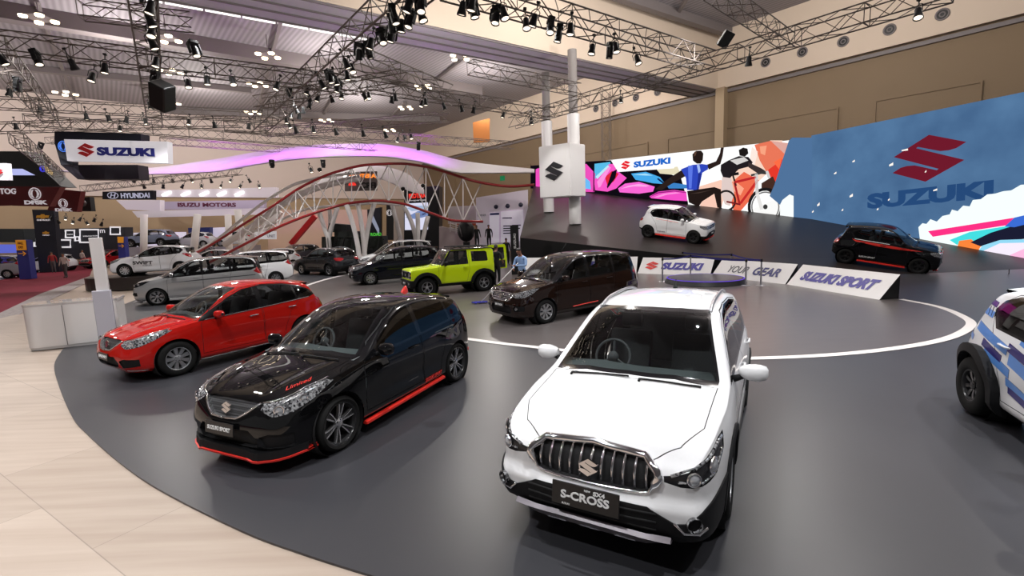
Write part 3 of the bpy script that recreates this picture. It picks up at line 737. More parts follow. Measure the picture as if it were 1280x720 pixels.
def dress_baleno(car, B, P, M, sport=True):
    g = P['grille'][0]
    p = B.hit((0,0,.655), (1,0,0)); sbadge('emblem', CHROME, g, frame(p+Vector((-.012,0,0)), (0,-1,0), (.15,0,1)), .125, .015)
    mirror_line(car, B, [(0,.43,.715),(0,.29,.62),(0,.19,.568),(0,0,.558)], (1,0,0), .012, CHROME, 'grille_trim', off=.006, parent=g)
    for o in P.get('headlight', []):
        sg = 1 if sum(v.co.y for v in o.data.vertices) > 0 else -1
        for x, y, z, r in ((.2,.64,.665,.055),(.40,.77,.735,.045)):
            q = B.hit((x, sg*y, z), (.7,-.7*sg,.1)); n = B.nrm(q); A = frame(q+n*.002, n.cross(Vector((0,0,1))), (0,0,1))
            if (A @ Vector((0,0,1))-A.translation).dot(n) < 0: A = A @ Matrix.Rotation(PI, 4, 'Y')
            mb = MB(); mb.lathe([(r,-.004),(r,.006),(r*.8,.01),(r*.75,.002),(.0001,.0)], 18, A); mb.mi = 1; mb.lathe([(r*.7,.002),(r*.4,.014),(.0001,.018)], 14, A); mb.build('projector_lamp', [M['chrome'], M['bulb']], o)
    mirror_line(car, B, [(.09,.53,.71),(.24,.63,.75),(.48,.73,.815),(.72,.79,.855)], (.7,-.7,.1), .007, CHROME, 'headlight_trim', off=.002)
    p = B.hit((0,0,.47), (1,0,0))
    if sport:
        plate(car, (p.x-.03,0,.465), .44, .13, 'SUZUKI SPORT', M, tilt=.1, hh=.34)
        # front lip: a red edge under the chin, kinked at both corners
        for z, r, mat, nm in ((.145,.016,M['red'],'front_lip'),):
            pts = []
            for y in np.linspace(-.80, .80, 25):
                q = B.hit((0, y, .26), (1,0,0))
                if q and q.x < .7: pts.append((q.x-.04+.02*(abs(y) > .48), y, z+.035*max(0, (abs(y)-.46)/.3)+(.02 if abs(y) < .4 else 0)))
            mb = MB(); k = len(pts)
            vs = [];
            R = [[(x-.03, y, zz-.012), (x-.035, y, zz+.008), (x+.12, y, zz+.03), (x+.12, y, zz-.012)] for x, y, zz in pts]
            mb.grid(R, False, cv=True); mb.build(nm, mat, car)
            mb = MB(); R = [[(x-.02, y, zz+.014), (x-.01, y, zz+.09), (x+.12, y, zz+.09), (x+.12, y, zz+.014)] for x, y, zz in pts]
            mb.grid(R, False, cv=True); mb.build('chin_spoiler', M['trim'], car)
        for sg in (1,-1):
            pts = [(x, sg*(B.W-.012), z) for x, z in ((1.18,.165),(1.9,.18),(2.90,.20))]
            mb = MB(); R = [[(x, y-sg*.02, z-.025), (x, y+sg*.022, z-.018), (x, y+sg*.022, z+.010), (x, y-sg*.03, z+.02), (x, y-sg*.05, z-.02)] for x, y, z in pts]
            mb.grid(R, False, cv=True); mb._mk(R[0], [(0,1,2,3,4)]); mb._mk(R[-1], [(0,1,2,3,4)]); mb.build('side_skirt', M['red'], car)
            decal('side_lettering', B, car, 'SUZUKI SPORT', 2.62, .30, sg, .05, .42, M['red'], bold=.03, shear=.2, slope=.03*(1 if sg < 0 else -1))
            mb = MB(); mb.box((3.93, sg*.62, .36), (.06,.16,.05), rz=-sg*.5, bev=.01); mb.build('rear_reflector', M['red'], car)
        sgn = -1
        q = B.hit((.50, -.60, 2), (0,0,-1)); n = B.nrm(q)                                  # script lettering above the lamp
        F = frame(q+n*.012, (.62,-.1,.1), Vector((-.5,-.5,.8))) 
        F = frame(q+n*.012, Vector((.8,-.35,.15)), n.cross(Vector((.8,-.35,.15))))
        word('script_lettering', 'Limited', M['red'], car, F, .06, .30, shear=.6, depth=.003, bold=-.008)
        q = B.hit((3.2,0,3), (0,0,-1)); mb = MB(); mb.grid([[(q.x-.11+.03*k, w*math.cos(a), q.z-.01+h*max(0, math.sin(a))) for a in np.linspace(0, PI, 7)] for k, (w, h) in enumerate(((.01,.02),(.03,.05),(.035,.075),(.033,.10),(.03,.115),(.02,.11),(.005,.05)))])
        mb.build('shark_fin_aerial', M['red'], car)
    else:
        plate(car, (p.x-.01,0,.455), .42, .12, 'BALENO', M, tilt=.1)
        mb = MB()
        for sg in (1,-1):
            pts = [(x, sg*(B.W-.045), z) for x, z in ((1.16,.20),(2.88,.21))]; mb.tube(pts, .014, 6)
        mb.build('sill_trim', CHROME, car)
        mirror_line(car, B, [(1.30,.8,.918),(1.7,.8,.935),(2.6,.8,.982),(3.5,.8,1.04)], (0,-1,0), .009, CHROME, 'beltline_trim', off=.003)
        mirror_line(car, B, [(0,.66,.23),(.3,.8,.21)], (.8,-.6,0), .010, CHROME, 'bumper_trim', off=.002)
        q = B.hit((3.2,0,3), (0,0,-1)); mb = MB(); mb.tube([q, q+Vector((.1,0,.12))], [.008,.004], 6); mb.build('aerial', M['dark'], car)
    if True:                                                         # roof spoiler
        R = []
        for y in np.linspace(-.55, .55, 9):
            q = B.hit((3.50, y, 3), (0,0,-1)); R.append([(q.x-.10, y, q.z+.022), (q.x+.14, y, q.z-.005), (q.x+.17, y, q.z-.02), (q.x+.10, y, q.z-.05)])
        mb = MB(); mb.grid(R, True); mb.build('roof_spoiler', M['paint'], car, sharp=50)
def mesh_mat():
    if 'grille mesh' in MATS: return MATS['grille mesh']
    m, nt, out = _new('grille mesh'); N = nt.nodes; L = nt.links
    p = N.new('ShaderNodeBsdfPrincipled'); p.inputs['Roughness'].default_value = .3
    tc = N.new('ShaderNodeTexCoord'); mp = N.new('ShaderNodeMapping'); mp.inputs['Rotation'].default_value = (PI/4,0,0); mp.inputs['Scale'].default_value = (40,55,55)
    ch = N.new('ShaderNodeTexChecker'); ch.inputs['Scale'].default_value = 1; ch.inputs[1].default_value = (.09,.09,.095,1); ch.inputs[2].default_value = (.004,.004,.004,1)
    L.new(tc.outputs['Object'], mp.inputs[0]); L.new(mp.outputs[0], ch.inputs[0]); L.new(ch.outputs[0], p.inputs[0]); L.new(p.outputs[0], out.inputs[0])
    MATS['grille mesh'] = m; return m
# ------------------------------------------------------------------ seven seat wagon
ERTIGA = dict(L=4.38, H=1.69, W=1.735, r=.305, x1=.82, x2=3.56, tw=.19, rim=.20, under=.18, arch=.355, rows=3,
    top=[(0,.80),(.04,.85),(.13,.90),(.35,.955),(.65,1.01),(.9,1.07),(1.1,1.18),(1.5,1.43),(1.8,1.575),(2.1,1.645),(2.6,1.685),(3.2,1.68),(3.8,1.645),(4.06,1.60),(4.16,1.53),(4.27,1.22),(4.32,1.08),(4.36,1.0),(4.38,.95)],
    bot=[(0,.20),(.25,.175),(1.3,.18),(3.4,.19),(4.1,.22),(4.38,.34)],
    sh=[(0,.75),(.15,.83),(.5,.89),(.95,.955),(1.2,.985),(2.4,1.02),(3.4,1.06),(4.0,1.08),(4.25,1.0),(4.38,.86)],
    plan=[(0,.72),(.05,.80),(.15,.88),(.32,.935),(.55,.975),(.85,1.0),(2,1.0),(3.5,1.0),(4.0,.965),(4.25,.91),(4.38,.84)],
    kx=[(0,.07),(.5,.12),(.9,.22),(1.3,.26),(1.9,.14),(2.5,.02),(3.8,-.04),(4.2,-.06),(4.38,-.02)], tum=.27, crown=.055, fb=.07, rb=.05,
    fx=[(0,.08),(.2,.03),(.35,-.02),(.5,-.03),(.65,.0),(.85,.05),(1.1,.08)], rx=[(.2,-.06),(.45,.02),(.7,.02),(1,-.01),(1.6,0)],
    bumps=[(.82,.55,0,.36,.20,.02),(3.56,.6,0,.42,.20,.024),(2.2,.45,0,.9,.10,-.016),(2.4,.80,0,1.6,.04,.010)],
    cowl=(.93,1.07), ridge=(.42,.60,.012), dash=1.12, seatz=.44, belt=1.03, mirror=(1.36,.865,1.10,.2), wip=.05, track=.865,
    hood=[(0,.06),(.42,.09),(.57,.2),(.65,.45),(.71,.85),(.72,1.05),(.42,.94),(0,.89)],
    screen=[(0,1.075),(.4,1.06),(.71,1.015),(.72,1.035),(.585,1.56),(.55,1.60),(.3,1.62),(0,1.625)],
    rearglass=[(0,1.53),(.5,1.52),(.60,1.48),(.66,1.16),(.55,1.12),(0,1.11)],
    frame=[(1.02,.99),(1.3,1.16),(1.65,1.39),(1.95,1.54),(2.3,1.605),(3.0,1.625),(3.7,1.59),(4.0,1.52),(4.16,1.30),(4.19,1.20),(3.95,1.10),(3.6,1.095),(2.5,1.035),(1.5,.995)],
    win=dict(front_glass=[(1.36,1.03),(1.42,1.20),(1.75,1.41),(2.02,1.53),(2.24,1.568),(2.28,1.06)], rear_glass=[(2.36,1.065),(2.34,1.575),(2.8,1.592),(3.18,1.582),(3.22,1.105)],
             quarter_glass=[(3.30,1.11),(3.27,1.575),(3.68,1.55),(3.93,1.49),(4.06,1.30),(4.07,1.20),(3.90,1.125),(3.6,1.115)]),
    doors=dict(front_door=[(1.16,.30),(1.18,.92),(1.34,1.17),(1.66,1.42),(1.95,1.57),(2.30,1.63),(2.32,.30)], rear_door=[(2.33,.30),(2.33,1.63),(2.8,1.65),(3.24,1.63),(3.28,1.05),(3.22,.80),(3.13,.55),(3.08,.30)]),
    handles=dict(front_door=(2.12,.94), rear_door=(3.06,.97)),
    shapes=dict(
        grille=dict(m='dark', d=(1,0,0), mirror=False, box=(-.3,.5), facing=.1, polys=[fr(sym([(0,.80),(.36,.79),(.47,.765),(.45,.70),(.34,.61),(0,.60)]))], push=(.035,0,0)),
        lower_intake=dict(m='dark', d=(1,0,0), mirror=False, box=(-.3,.5), facing=.1, polys=[fr(sym([(0,.50),(.38,.50),(.46,.40),(.42,.29),(0,.28)]))], push=(.05,0,0)),
        fog_recess=dict(m='trim', d=(.92,-.4,0), box=(-.3,.7,0,.6), facing=.05, polys=[[(0,.54,.44),(0,.64,.52),(.2,.78,.50),(.2,.78,.38),(0,.58,.36)]], push=(.02,0,0)),
        headlight=dict(m='lampin', d=(.75,-.66,.05), box=(-.3,1.1,.6,1.1), facing=.02, polys=[[(.03,.46,.775),(.03,.47,.72),(.12,.62,.685),(.26,.74,.71),(.42,.82,.78),(.62,.84,.90),(.50,.80,.905),(.28,.68,.855),(.10,.54,.80)]], off=.003),
        tail_light=dict(m='tail', d=(-.72,-.7,0), box=(3.6,4.7,.7,1.6), facing=.02, polys=[[(4.04,.8,1.05),(4.14,.78,1.12),(4.20,.70,1.40),(4.26,.64,1.40),(4.33,.60,1.10),(4.38,.42,1.05),(4.38,.42,.97),(4.33,.62,.92),(4.2,.76,.95)]], off=.004),
    ), style=dict(n=8, kind='petal'))
def lamps(car, B, P, M, spots, d):
    for o in P.get('headlight', []):
        sg = 1 if sum(v.co.y for v in o.data.vertices) > 0 else -1
        for x, y, z, r in spots:
            q = B.hit((x, sg*y, z), (d[0], d[1]*sg, d[2]))
            if not q: continue
            n = B.nrm(q); A = frame(q+n*.003, n.cross(Vector((0,0,1))), (0,0,1))
            if (A @ Vector((0,0,1))-A.translation).dot(n) < 0: A = A @ Matrix.Rotation(PI, 4, 'Y')
            mb = MB(); mb.lathe([(r,-.004),(r,.006),(r*.8,.01),(r*.75,.002),(.0001,.0)], 18, A); mb.mi = 1; mb.lathe([(r*.7,.002),(r*.4,.014),(.0001,.018)], 14, A); mb.build('projector_lamp', [M['chrome'], M['bulb']], o)
def dress_ertiga(car, B, P, M, txt=None, sport=False, fine=True):
    g = P['grille'][0]
    if fine:
        for z in (.635,.68,.725,.765): mirror_line(car, B, [(0,-.40,z),(0,.40,z)], (1,0,0), .009, M['gchrome'], 'grille_bar', off=-.006, both=False, parent=g)
        for i in range(13):
            y = -.39+.065*i; mirror_line(car, B, [(0,y,.612),(0,y,.788)], (1,0,0), .007, M['gchrome'], 'grille_bar', off=-.006, both=False, parent=g)
    mirror_line(car, B, [(0,0,.80),(0,.36,.79),(0,.465,.765),(0,.445,.70),(0,.335,.612),(0,0,.602)], (1,0,0), .012, M['gchrome'], 'grille_trim', off=.004, parent=g)
    p = B.hit((0,0,.70), (1,0,0)); sbadge('emblem', CHROME, g, frame(p+Vector((-.03,0,0)), (0,-1,0), (.12,0,1)), .12, .015)
    lamps(car, B, P, M, ((.14,.62,.755,.052),(.30,.74,.80,.045)), (.75,-.66,.05))
    for sg in (1,-1):
        q = B.hit((0, sg*.66, .44), (.9,-.42*sg,0)); n = B.nrm(q); A = frame(q-n*.004, n.cross(Vector((0,0,1))), (0,0,1)); mb = MB(); mb.lathe([(.04,-.014),(.038,.012),(.03,.014),(.001,.008)], 14, A); mb.build('fog_lamp', M['lampin'], car)
    p = B.hit((0,0,.48), (1,0,0))
    if txt: plate(car, (p.x-.02,0,.50), .40, .125, txt, M, tilt=.1, tm=WHITET)
    mirror_line(car, B, [(4.37,.58,1.09),(4.37,0,1.10)], (-1,0,0), .022, M['gchrome'], 'tailgate_bar', off=.006)
    q = B.hit((2.3,.0,3), (0,0,-1)); mb = MB(); mb.tube([q, q+Vector((-.12,0,.20))] if False else [q+Vector((.0,.3,-.01)), q+Vector((.22,.3,.24))], [.009,.004], 6); mb.build('aerial', M['dark'], car)
    R = []
    for y in np.linspace(-.58, .58, 9):
        q = B.hit((4.02, y, 3), (0,0,-1)); R.append([(q.x-.08, y, q.z+.016), (q.x+.16, y, q.z-.005), (q.x+.19, y, q.z-.025), (q.x+.12, y, q.z-.06)])
    mb = MB(); mb.grid(R, True); mb.build('roof_spoiler', M['spoiler'] if 'spoiler' in M else M['paint'], car, sharp=50)
    if sport:
        for sg in (1,-1):
            pts = [(x, sg*(B.W-.02), .19) for x in (1.2,2.2,3.18)]; mb = MB()
            R = [[(x, y, z-.05), (x, y+sg*.04, z-.04), (x, y+sg*.04, z), (x, y-sg*.02, z+.05), (x, y-sg*.06, z-.05)] for x, y, z in pts]; mb.grid(R, False, cv=True); mb._mk(R[0], [(0,1,2,3,4)]); mb._mk(R[-1], [(0,1,2,3,4)]); mb.build('side_skirt', M['paint'], car)
        R = []
        for y in np.linspace(-.78, .78, 21):
            q = B.hit((0, y, .26), (1,0,0))
            if q: R.append([(q.x-.05, y, .13), (q.x-.05, y, .16), (q.x+.08, y, .21), (q.x+.1, y, .13)])
        mb = MB(); mb.grid(R, False, cv=True); mb.build('front_lip', SILVER, car)
# ------------------------------------------------------------------ boxy off-roader
JIMNY = dict(nose=.07, L=3.36, H=1.725, W=1.50, r=.345, x1=.63, x2=2.88, tw=.195, rim=.20, under=.30, arch=.44,
    top=[(0,.93),(.02,.985),(.08,1.01),(.5,1.04),(.95,1.07),(1.10,1.105),(1.2,1.20),(1.42,1.52),(1.52,1.635),(1.66,1.69),(2.0,1.715),(2.6,1.72),(3.2,1.70),(3.30,1.68),(3.36,1.63)],
    bot=[(0,.40),(.3,.36),(1.3,.34),(2.6,.34),(3.36,.42)],
    sh=[(0,.90),(.06,.965),(.5,.995),(1.05,1.03),(1.15,1.04),(2.4,1.06),(3.36,1.07)],
    plan=[(0,.90),(.03,.945),(.1,.97),(.4,.985),(1,1.0),(3.1,1.0),(3.28,.99),(3.36,.96)],
    kx=[(0,.02),(.5,.03),(1.0,.06),(1.3,.08),(1.7,.04),(2.5,.0),(3.3,-.01),(3.36,0)], tum=.16, crown=.045, fb=.02, rb=.015, shf=.985, round=1, bulge=.004, nx=70,
    side=[(0,.965),(.1,.985),(.4,1.0),(.75,1.0),(.93,.995)],
    cowl=(1.12,1.10), dash=1.2, seatz=.55, belt=1.06, mirror=(1.34,.79,1.17,.17), mh=1.15, wip=.04, track=.785,
    hood=[(0,.02),(.55,.03),(.61,.08),(.64,.5),(.66,1.02),(.66,1.13),(0,1.12)],
    screen=[(0,1.125),(.62,1.115),(.655,1.135),(.61,1.58),(.57,1.62),(0,1.645)],
    frame=[(1.20,1.09),(1.56,1.60),(1.6,1.62),(2.25,1.62),(2.28,1.10)],
    win=dict(front_glass=[(1.30,1.10),(1.62,1.575),(2.20,1.58),(2.22,1.13)], quarter_glass=[(2.42,1.18),(2.42,1.56),(3.00,1.55),(3.06,1.50),(3.08,1.20),(3.04,1.17)]),
    doors=dict(front_door=[(1.10,.46),(1.10,1.02),(1.18,1.10),(1.55,1.635),(1.62,1.655),(2.32,1.655),(2.32,.90),(2.24,.60),(2.2,.46)]),
    handles=dict(front_door=(2.16,1.0)),
    clad=dict(sill_cladding=[(1.08,.2),(1.08,.44),(2.4,.44),(2.4,.2)]), cladt=.02,
    shapes=dict(
        wheel_arch_trim=dict(m='trim', d=(0,-1,0), polys=[archring(.63,.345,.44,.55,.42), archring(2.88,.345,.44,.55,.42)], thick=.075),
        grille=dict(m='gloss', d=(1,0,0), mirror=False, box=(-.3,.3), facing=.1, polys=[fr(sym([(0,.93),(.63,.93),(.665,.90),(.665,.70),(.63,.67),(0,.67)]))], off=.006),
        front_bumper=dict(m='trim', d=(1,0,0), mirror=False, box=(-.3,.5,.2,.7), facing=.1, polys=[fr(sym([(0,.62),(.8,.62),(.8,.2),(0,.2)]))], thick=.07),
        rear_bumper=dict(m='trim', d=(-1,0,0), mirror=False, box=(3.1,4), facing=.1, polys=[fr(sym([(0,.64),(.8,.64),(.8,.2),(0,.2)]),3.4)], thick=.08),
        roof_panel=dict(m='roof', d=(0,0,-1), mirror=False, box=(1.3,3.4,1.55,2), facing=.1, polys=[[(1.56,.62,1.7),(1.50,0,1.7),(1.56,-.62,1.7),(3.34,-.62,1.7),(3.34,.62,1.7)]]),
        tailgate_opening=dict(m='dark', d=(-1,0,0), mirror=False, box=(3.2,4,.6,1.75), facing=.2, polys=[fr(sym([(0,1.60),(.55,1.58),(.60,1.52),(.63,1.05),(.63,.68),(0,.68)]),3.4)], push=(-.12,0,0)),
    ), style=dict(n=5, kind='twin'))
def dress_jimny(car, B, P, M):
    g = P['grille'][0]
    for sg in (1,-1):
        p = B.hit((0, sg*.50, .80), (1,0,0)); A = Matrix.Translation(p+Vector((-.006,0,0))) @ Matrix.Rotation(-PI/2, 4, 'Y')
        mb = MB(); mb.lathe([(.098,-.01),(.098,.02),(.088,.022),(.08,.008),(.0001,.0)], 22, A); mb.mi = 1; mb.lathe([(.078,.006),(.06,.02),(.03,.028),(.0001,.03)], 18, A); mb.build('headlight', [M['gloss'], M['bulb']], car)
        p = B.hit((0, sg*.64, .80), (1,0,0)); A = Matrix.Translation(p+Vector((-.004,0,0))) @ Matrix.Rotation(-PI/2, 4, 'Y'); mb = MB(); mb.lathe([(.035,-.01),(.033,.012),(.0001,.014)], 14, A); mb.build('turn_signal', pr('amber lamp', (.6,.25,.03), .2), car)
        p = B.hit((0, sg*.55, .50), (1,0,0)); A = Matrix.Translation(p+Vector((-.072,0,0))) @ Matrix.Rotation(-PI/2, 4, 'Y'); mb = MB(); mb.lathe([(.05,-.01),(.048,.01),(.0001,.004)], 16, A); mb.build('fog_lamp', M['lampin'], car)
    for i in range(5):
        y = -.24+.12*i; mb = MB(); mb.box((B.hit((0,y,.8),(1,0,0)).x-.008, y, .80), (.02,.055,.19), bev=.006); mb.build('grille_slot', M['dark'], g)
    p = B.hit((0,0,.8), (1,0,0)); sbadge('emblem', CHROME, g, frame(p+Vector((-.02,0,0)), (0,-1,0), (0,0,1)), .10, .012)
    p = B.hit((0,0,.5), (1,0,0)); plate(car, (p.x-.085,0,.49), .40, .12, 'JIMNY', M, tilt=.02)
    for sg in (1,-1):
        q = B.hit((2.4, sg*.6, 3), (0,0,-1)); mb = MB(); mb.tube([(1.62, sg*.655, 1.655), (3.3, sg*.655, 1.665)], .016, 6); mb.build('drip_rail', M['trim'], car)
        mb = MB(); mb.box((3.43, sg*.62, .56), (.03,.16,.10), bev=.01); mb.build('tail_light', M['tail'], car)
    for i in range(5):                                              # low roof rack
        mb = MB(); mb.box((1.85+.32*i, 0, 1.745), (.05,1.1,.02), bev=.006); mb.build('rack_bar', M['dark'], car)
    for sg in (1,-1): mb = MB(); mb.tube([(1.78, sg*.55, 1.735), (3.2, sg*.55, 1.735)], .02, 6); mb.build('rack_rail', M['dark'], car)
    # the swung-open back door with its spare wheel, hinged on the car's right
    D = empty('back_door'); D.parent = car; D.location = (3.385, .66, 0); D.rotation_euler = (0,0,1.754)
    mb = MB(); w = 1.30
    mb.prism([(0,.68),(-w,.68),(-w,1.05),(-w+.04,1.60),(-w+.10,1.70),(-.10,1.70),(-.04,1.60),(0,1.05)], -.035, .035, Matrix(((0,0,1,0),(1,0,0,0),(0,1,0,0),(0,0,0,1))))
    mb.build('door_panel', M['paint'], D)
    mb = MB(); mb.prism([(-.14,1.08),(-w+.14,1.10),(-w+.17,1.58),(-.17,1.58)], -.045, .045, Matrix(((0,0,1,0),(1,0,0,0),(0,1,0,0),(0,0,0,1)))); mb.build('back_window', M['gloss'], D)
    mb = MB(); mb.prism([(-.10,.73),(-w+.10,.73),(-w+.10,1.04),(-.10,1.04)], -.05, -.035, Matrix(((0,0,1,0),(1,0,0,0),(0,1,0,0),(0,0,0,1)))); mb.build('door_trim', M['dark'], D)
    mb = MB(); mb.lathe([(.001,.06),(.30,.06),(.335,.04),(.345,.0),(.345,.16),(.33,.20),(.20,.215),(.001,.21)], 28, Matrix.Translation((.02,-.62,.98)) @ Matrix.Rotation(PI/2, 4, 'Y')); mb.build('spare_wheel', M['tyre'], D, sharp=40)
# ------------------------------------------------------------------ tall little hatchback
IGNIS = dict(L=3.68, H=1.595, W=1.66, r=.31, x1=.65, x2=3.085, tw=.185, rim=.205, under=.20, arch=.37,
    top=[(0,.86),(.03,.91),(.10,.95),(.35,.99),(.7,1.02),(.88,1.05),(1.05,1.14),(1.4,1.385),(1.62,1.505),(1.85,1.56),(2.2,1.585),(2.7,1.57),(3.1,1.53),(3.22,1.50),(3.32,1.42),(3.48,1.15),(3.55,1.06),(3.64,1.0),(3.68,.94)],
    bot=[(0,.24),(.25,.20),(1.2,.20),(3.0,.21),(3.4,.25),(3.68,.38)],
    sh=[(0,.82),(.1,.885),(.5,.925),(.9,.965),(1.1,.985),(2.2,1.02),(3.0,1.06),(3.35,1.04),(3.55,.98),(3.68,.85)],
    plan=[(0,.80),(.04,.87),(.12,.925),(.3,.965),(.55,.99),(.85,.985),(2,.98),(2.8,.985),(3.2,.975),(3.5,.93),(3.68,.84)],
    kx=[(0,.06),(.4,.10),(.8,.18),(1.1,.22),(1.7,.12),(2.2,.02),(3.1,-.04),(3.5,-.08),(3.68,-.02)], tum=.33, crown=.055, fb=.05, rb=.05,
    fx=[(0,.06),(.25,.02),(.4,-.02),(.55,-.02),(.7,.0),(.9,.04),(1.1,.06)], rx=[(.2,-.06),(.45,.03),(.7,.04),(1,-.02),(1.6,0)],
    bumps=[(.65,.62,0,.36,.22,.035),(3.085,.66,0,.42,.22,.045),(1.9,.50,0,.8,.12,-.02)],
    cowl=(.90,1.05), ridge=(.50,.60,.010), dash=1.05, seatz=.44, belt=1.02, mirror=(1.25,.83,1.09,.19), wip=.05, track=.845,
    hood=[(0,.055),(.48,.08),(.60,.2),(.66,.5),(.69,.85),(.69,1.0),(.42,.91),(0,.86)],
    screen=[(0,1.06),(.4,1.045),(.68,1.005),(.685,1.025),(.575,1.48),(.55,1.515),(.3,1.53),(0,1.535)],
    rearglass=[(0,1.43),(.42,1.42),(.52,1.38),(.56,1.14),(.46,1.10),(0,1.09)],
    frame=[(.98,.99),(1.3,1.215),(1.55,1.40),(1.78,1.49),(2.2,1.515),(2.75,1.475),(2.98,1.40),(3.08,1.28),(2.90,1.09),(2.2,1.045),(1.4,1.0)],
    win=dict(front_glass=[(1.28,1.025),(1.34,1.19),(1.6,1.385),(1.82,1.455),(2.00,1.475),(2.04,1.07)], rear_glass=[(2.12,1.075),(2.09,1.475),(2.45,1.46),(2.72,1.43),(2.90,1.36),(3.0,1.27),(2.86,1.11)]),
    doors=dict(front_door=[(1.06,.34),(1.08,.93),(1.26,1.18),(1.56,1.415),(1.78,1.52),(2.06,1.545),(2.08,.34)], rear_door=[(2.09,.34),(2.09,1.545),(2.5,1.535),(2.8,1.49),(3.02,1.36),(3.06,1.28),(2.96,1.08),(2.70,.80),(2.62,.55),(2.58,.34)]),
    handles=dict(front_door=(1.90,.92), rear_door=(2.60,.95)),
    shapes=dict(
        lower_bumper=dict(m='trim', d=(1,0,0), mirror=False, box=(-.3,.6,0,.62), facing=.05, polys=[fr(sym([(0,.56),(.40,.55),(.62,.44),(.74,.40),(.9,.40),(.9,.1),(0,.1)]))], off=.002),
        grille=dict(m='gloss', d=(1,0,0), mirror=False, box=(-.3,.5), facing=.1, polys=[fr(sym([(0,.84),(.42,.845),(.42,.74),(.34,.70),(0,.70)]))], push=(.02,0,0)),
        headlight=dict(m='lampin', d=(.8,-.6,0), box=(-.3,.9,.6,1.1), facing=.02, polys=[[(.0,.42,.85),(.0,.42,.73),(.06,.60,.70),(.2,.76,.72),(.36,.82,.80),(.36,.82,.89),(.16,.70,.88)]], off=.003),
        tail_light=dict(m='tail', d=(-.72,-.7,0), box=(3.0,4.0,.7,1.2), facing=.02, polys=[[(3.42,.78,.96),(3.60,.66,1.0),(3.68,.54,.96),(3.68,.54,.84),(3.6,.66,.80),(3.46,.76,.84)]], off=.004),
        rear_bumper=dict(m='trim', d=(-1,0,0), mirror=False, box=(3.3,4.3,0,.62), facing=-.05, polys=[fr(sym([(0,.50),(.6,.50),(.9,.42),(.9,.1),(0,.1)]),4)], off=.002),
    ), style=dict(n=5, kind='twin'))
def dress_ignis(car, B, P, M, txt='IGNIS', lip=True, decals=None):
    g = P['grille'][0]
    mirror_line(car, B, [(0,.40,.785),(0,0,.775)], (1,0,0), .015, M['chrome'], 'grille_bar', off=.004, parent=g)
    p = B.hit((0,0,.775), (1,0,0)); sbadge('emblem', M.get('emblem', CHROME), g, frame(p+Vector((-.022,0,0)), (0,-1,0), (.05,0,1)), .10, .012)
    lamps(car, B, P, M, ((.10,.60,.79,.055),), (.8,-.6,0))
    p = B.hit((0,0,.47), (1,0,0)); plate(car, (p.x-.02,0,.47), .40, .12, txt, M, tilt=.08)
    for sg in (1,-1):                                             # three slits in the rear pillar
        for i in range(3):
            mirror_line(car, B, [(3.06+.075*i,.8,1.30-.0*i),(3.00+.075*i+.02,.8,1.20)], (0,-1,0), .006, M['dark'], 'pillar_slit', off=.0, both=False) if sg > 0 else None
    R = []
    for y in np.linspace(-.52, .52, 9):
        q = B.hit((3.16, y, 3), (0,0,-1)); R.append([(q.x-.10, y, q.z+.018), (q.x+.16, y, q.z+.01), (q.x+.19, y, q.z-.01), (q.x+.10, y, q.z-.05)])
    mb = MB(); mb.grid(R, True); mb.build('roof_spoiler', M['paint'], car, sharp=50)
    if lip:
        for sg in (1,-1):
            R = [[(x, sg*(B.W-.02)-0, z-.02), (x, sg*(B.W+.02), z-.01), (x, sg*(B.W+.02), z+.03), (x, sg*(B.W-.04), z+.04)] for x, z in ((1.05,.19),(1.9,.20),(2.66,.21))]
            mb = MB(); mb.grid(R, False, cv=True); mb._mk(R[0], [(0,1,2,3)]); mb._mk(R[-1], [(0,1,2,3)]); mb.build('side_skirt', M['red'], car)
        R = []
        for y in np.linspace(-.70, .70, 17):
            q = B.hit((0, y, .27), (1,0,0))
            if q and abs(y) > .2: pass
            if q: R.append([(q.x-.03, y, .19+.06*max(0, abs(y)-.4)), (q.x-.03, y, .225+.06*max(0, abs(y)-.4)), (q.x+.06, y, .24), (q.x+.06, y, .19)])
        mb = MB(); mb.grid(R, False, cv=True); mb.build('front_lip', M['red'], car)
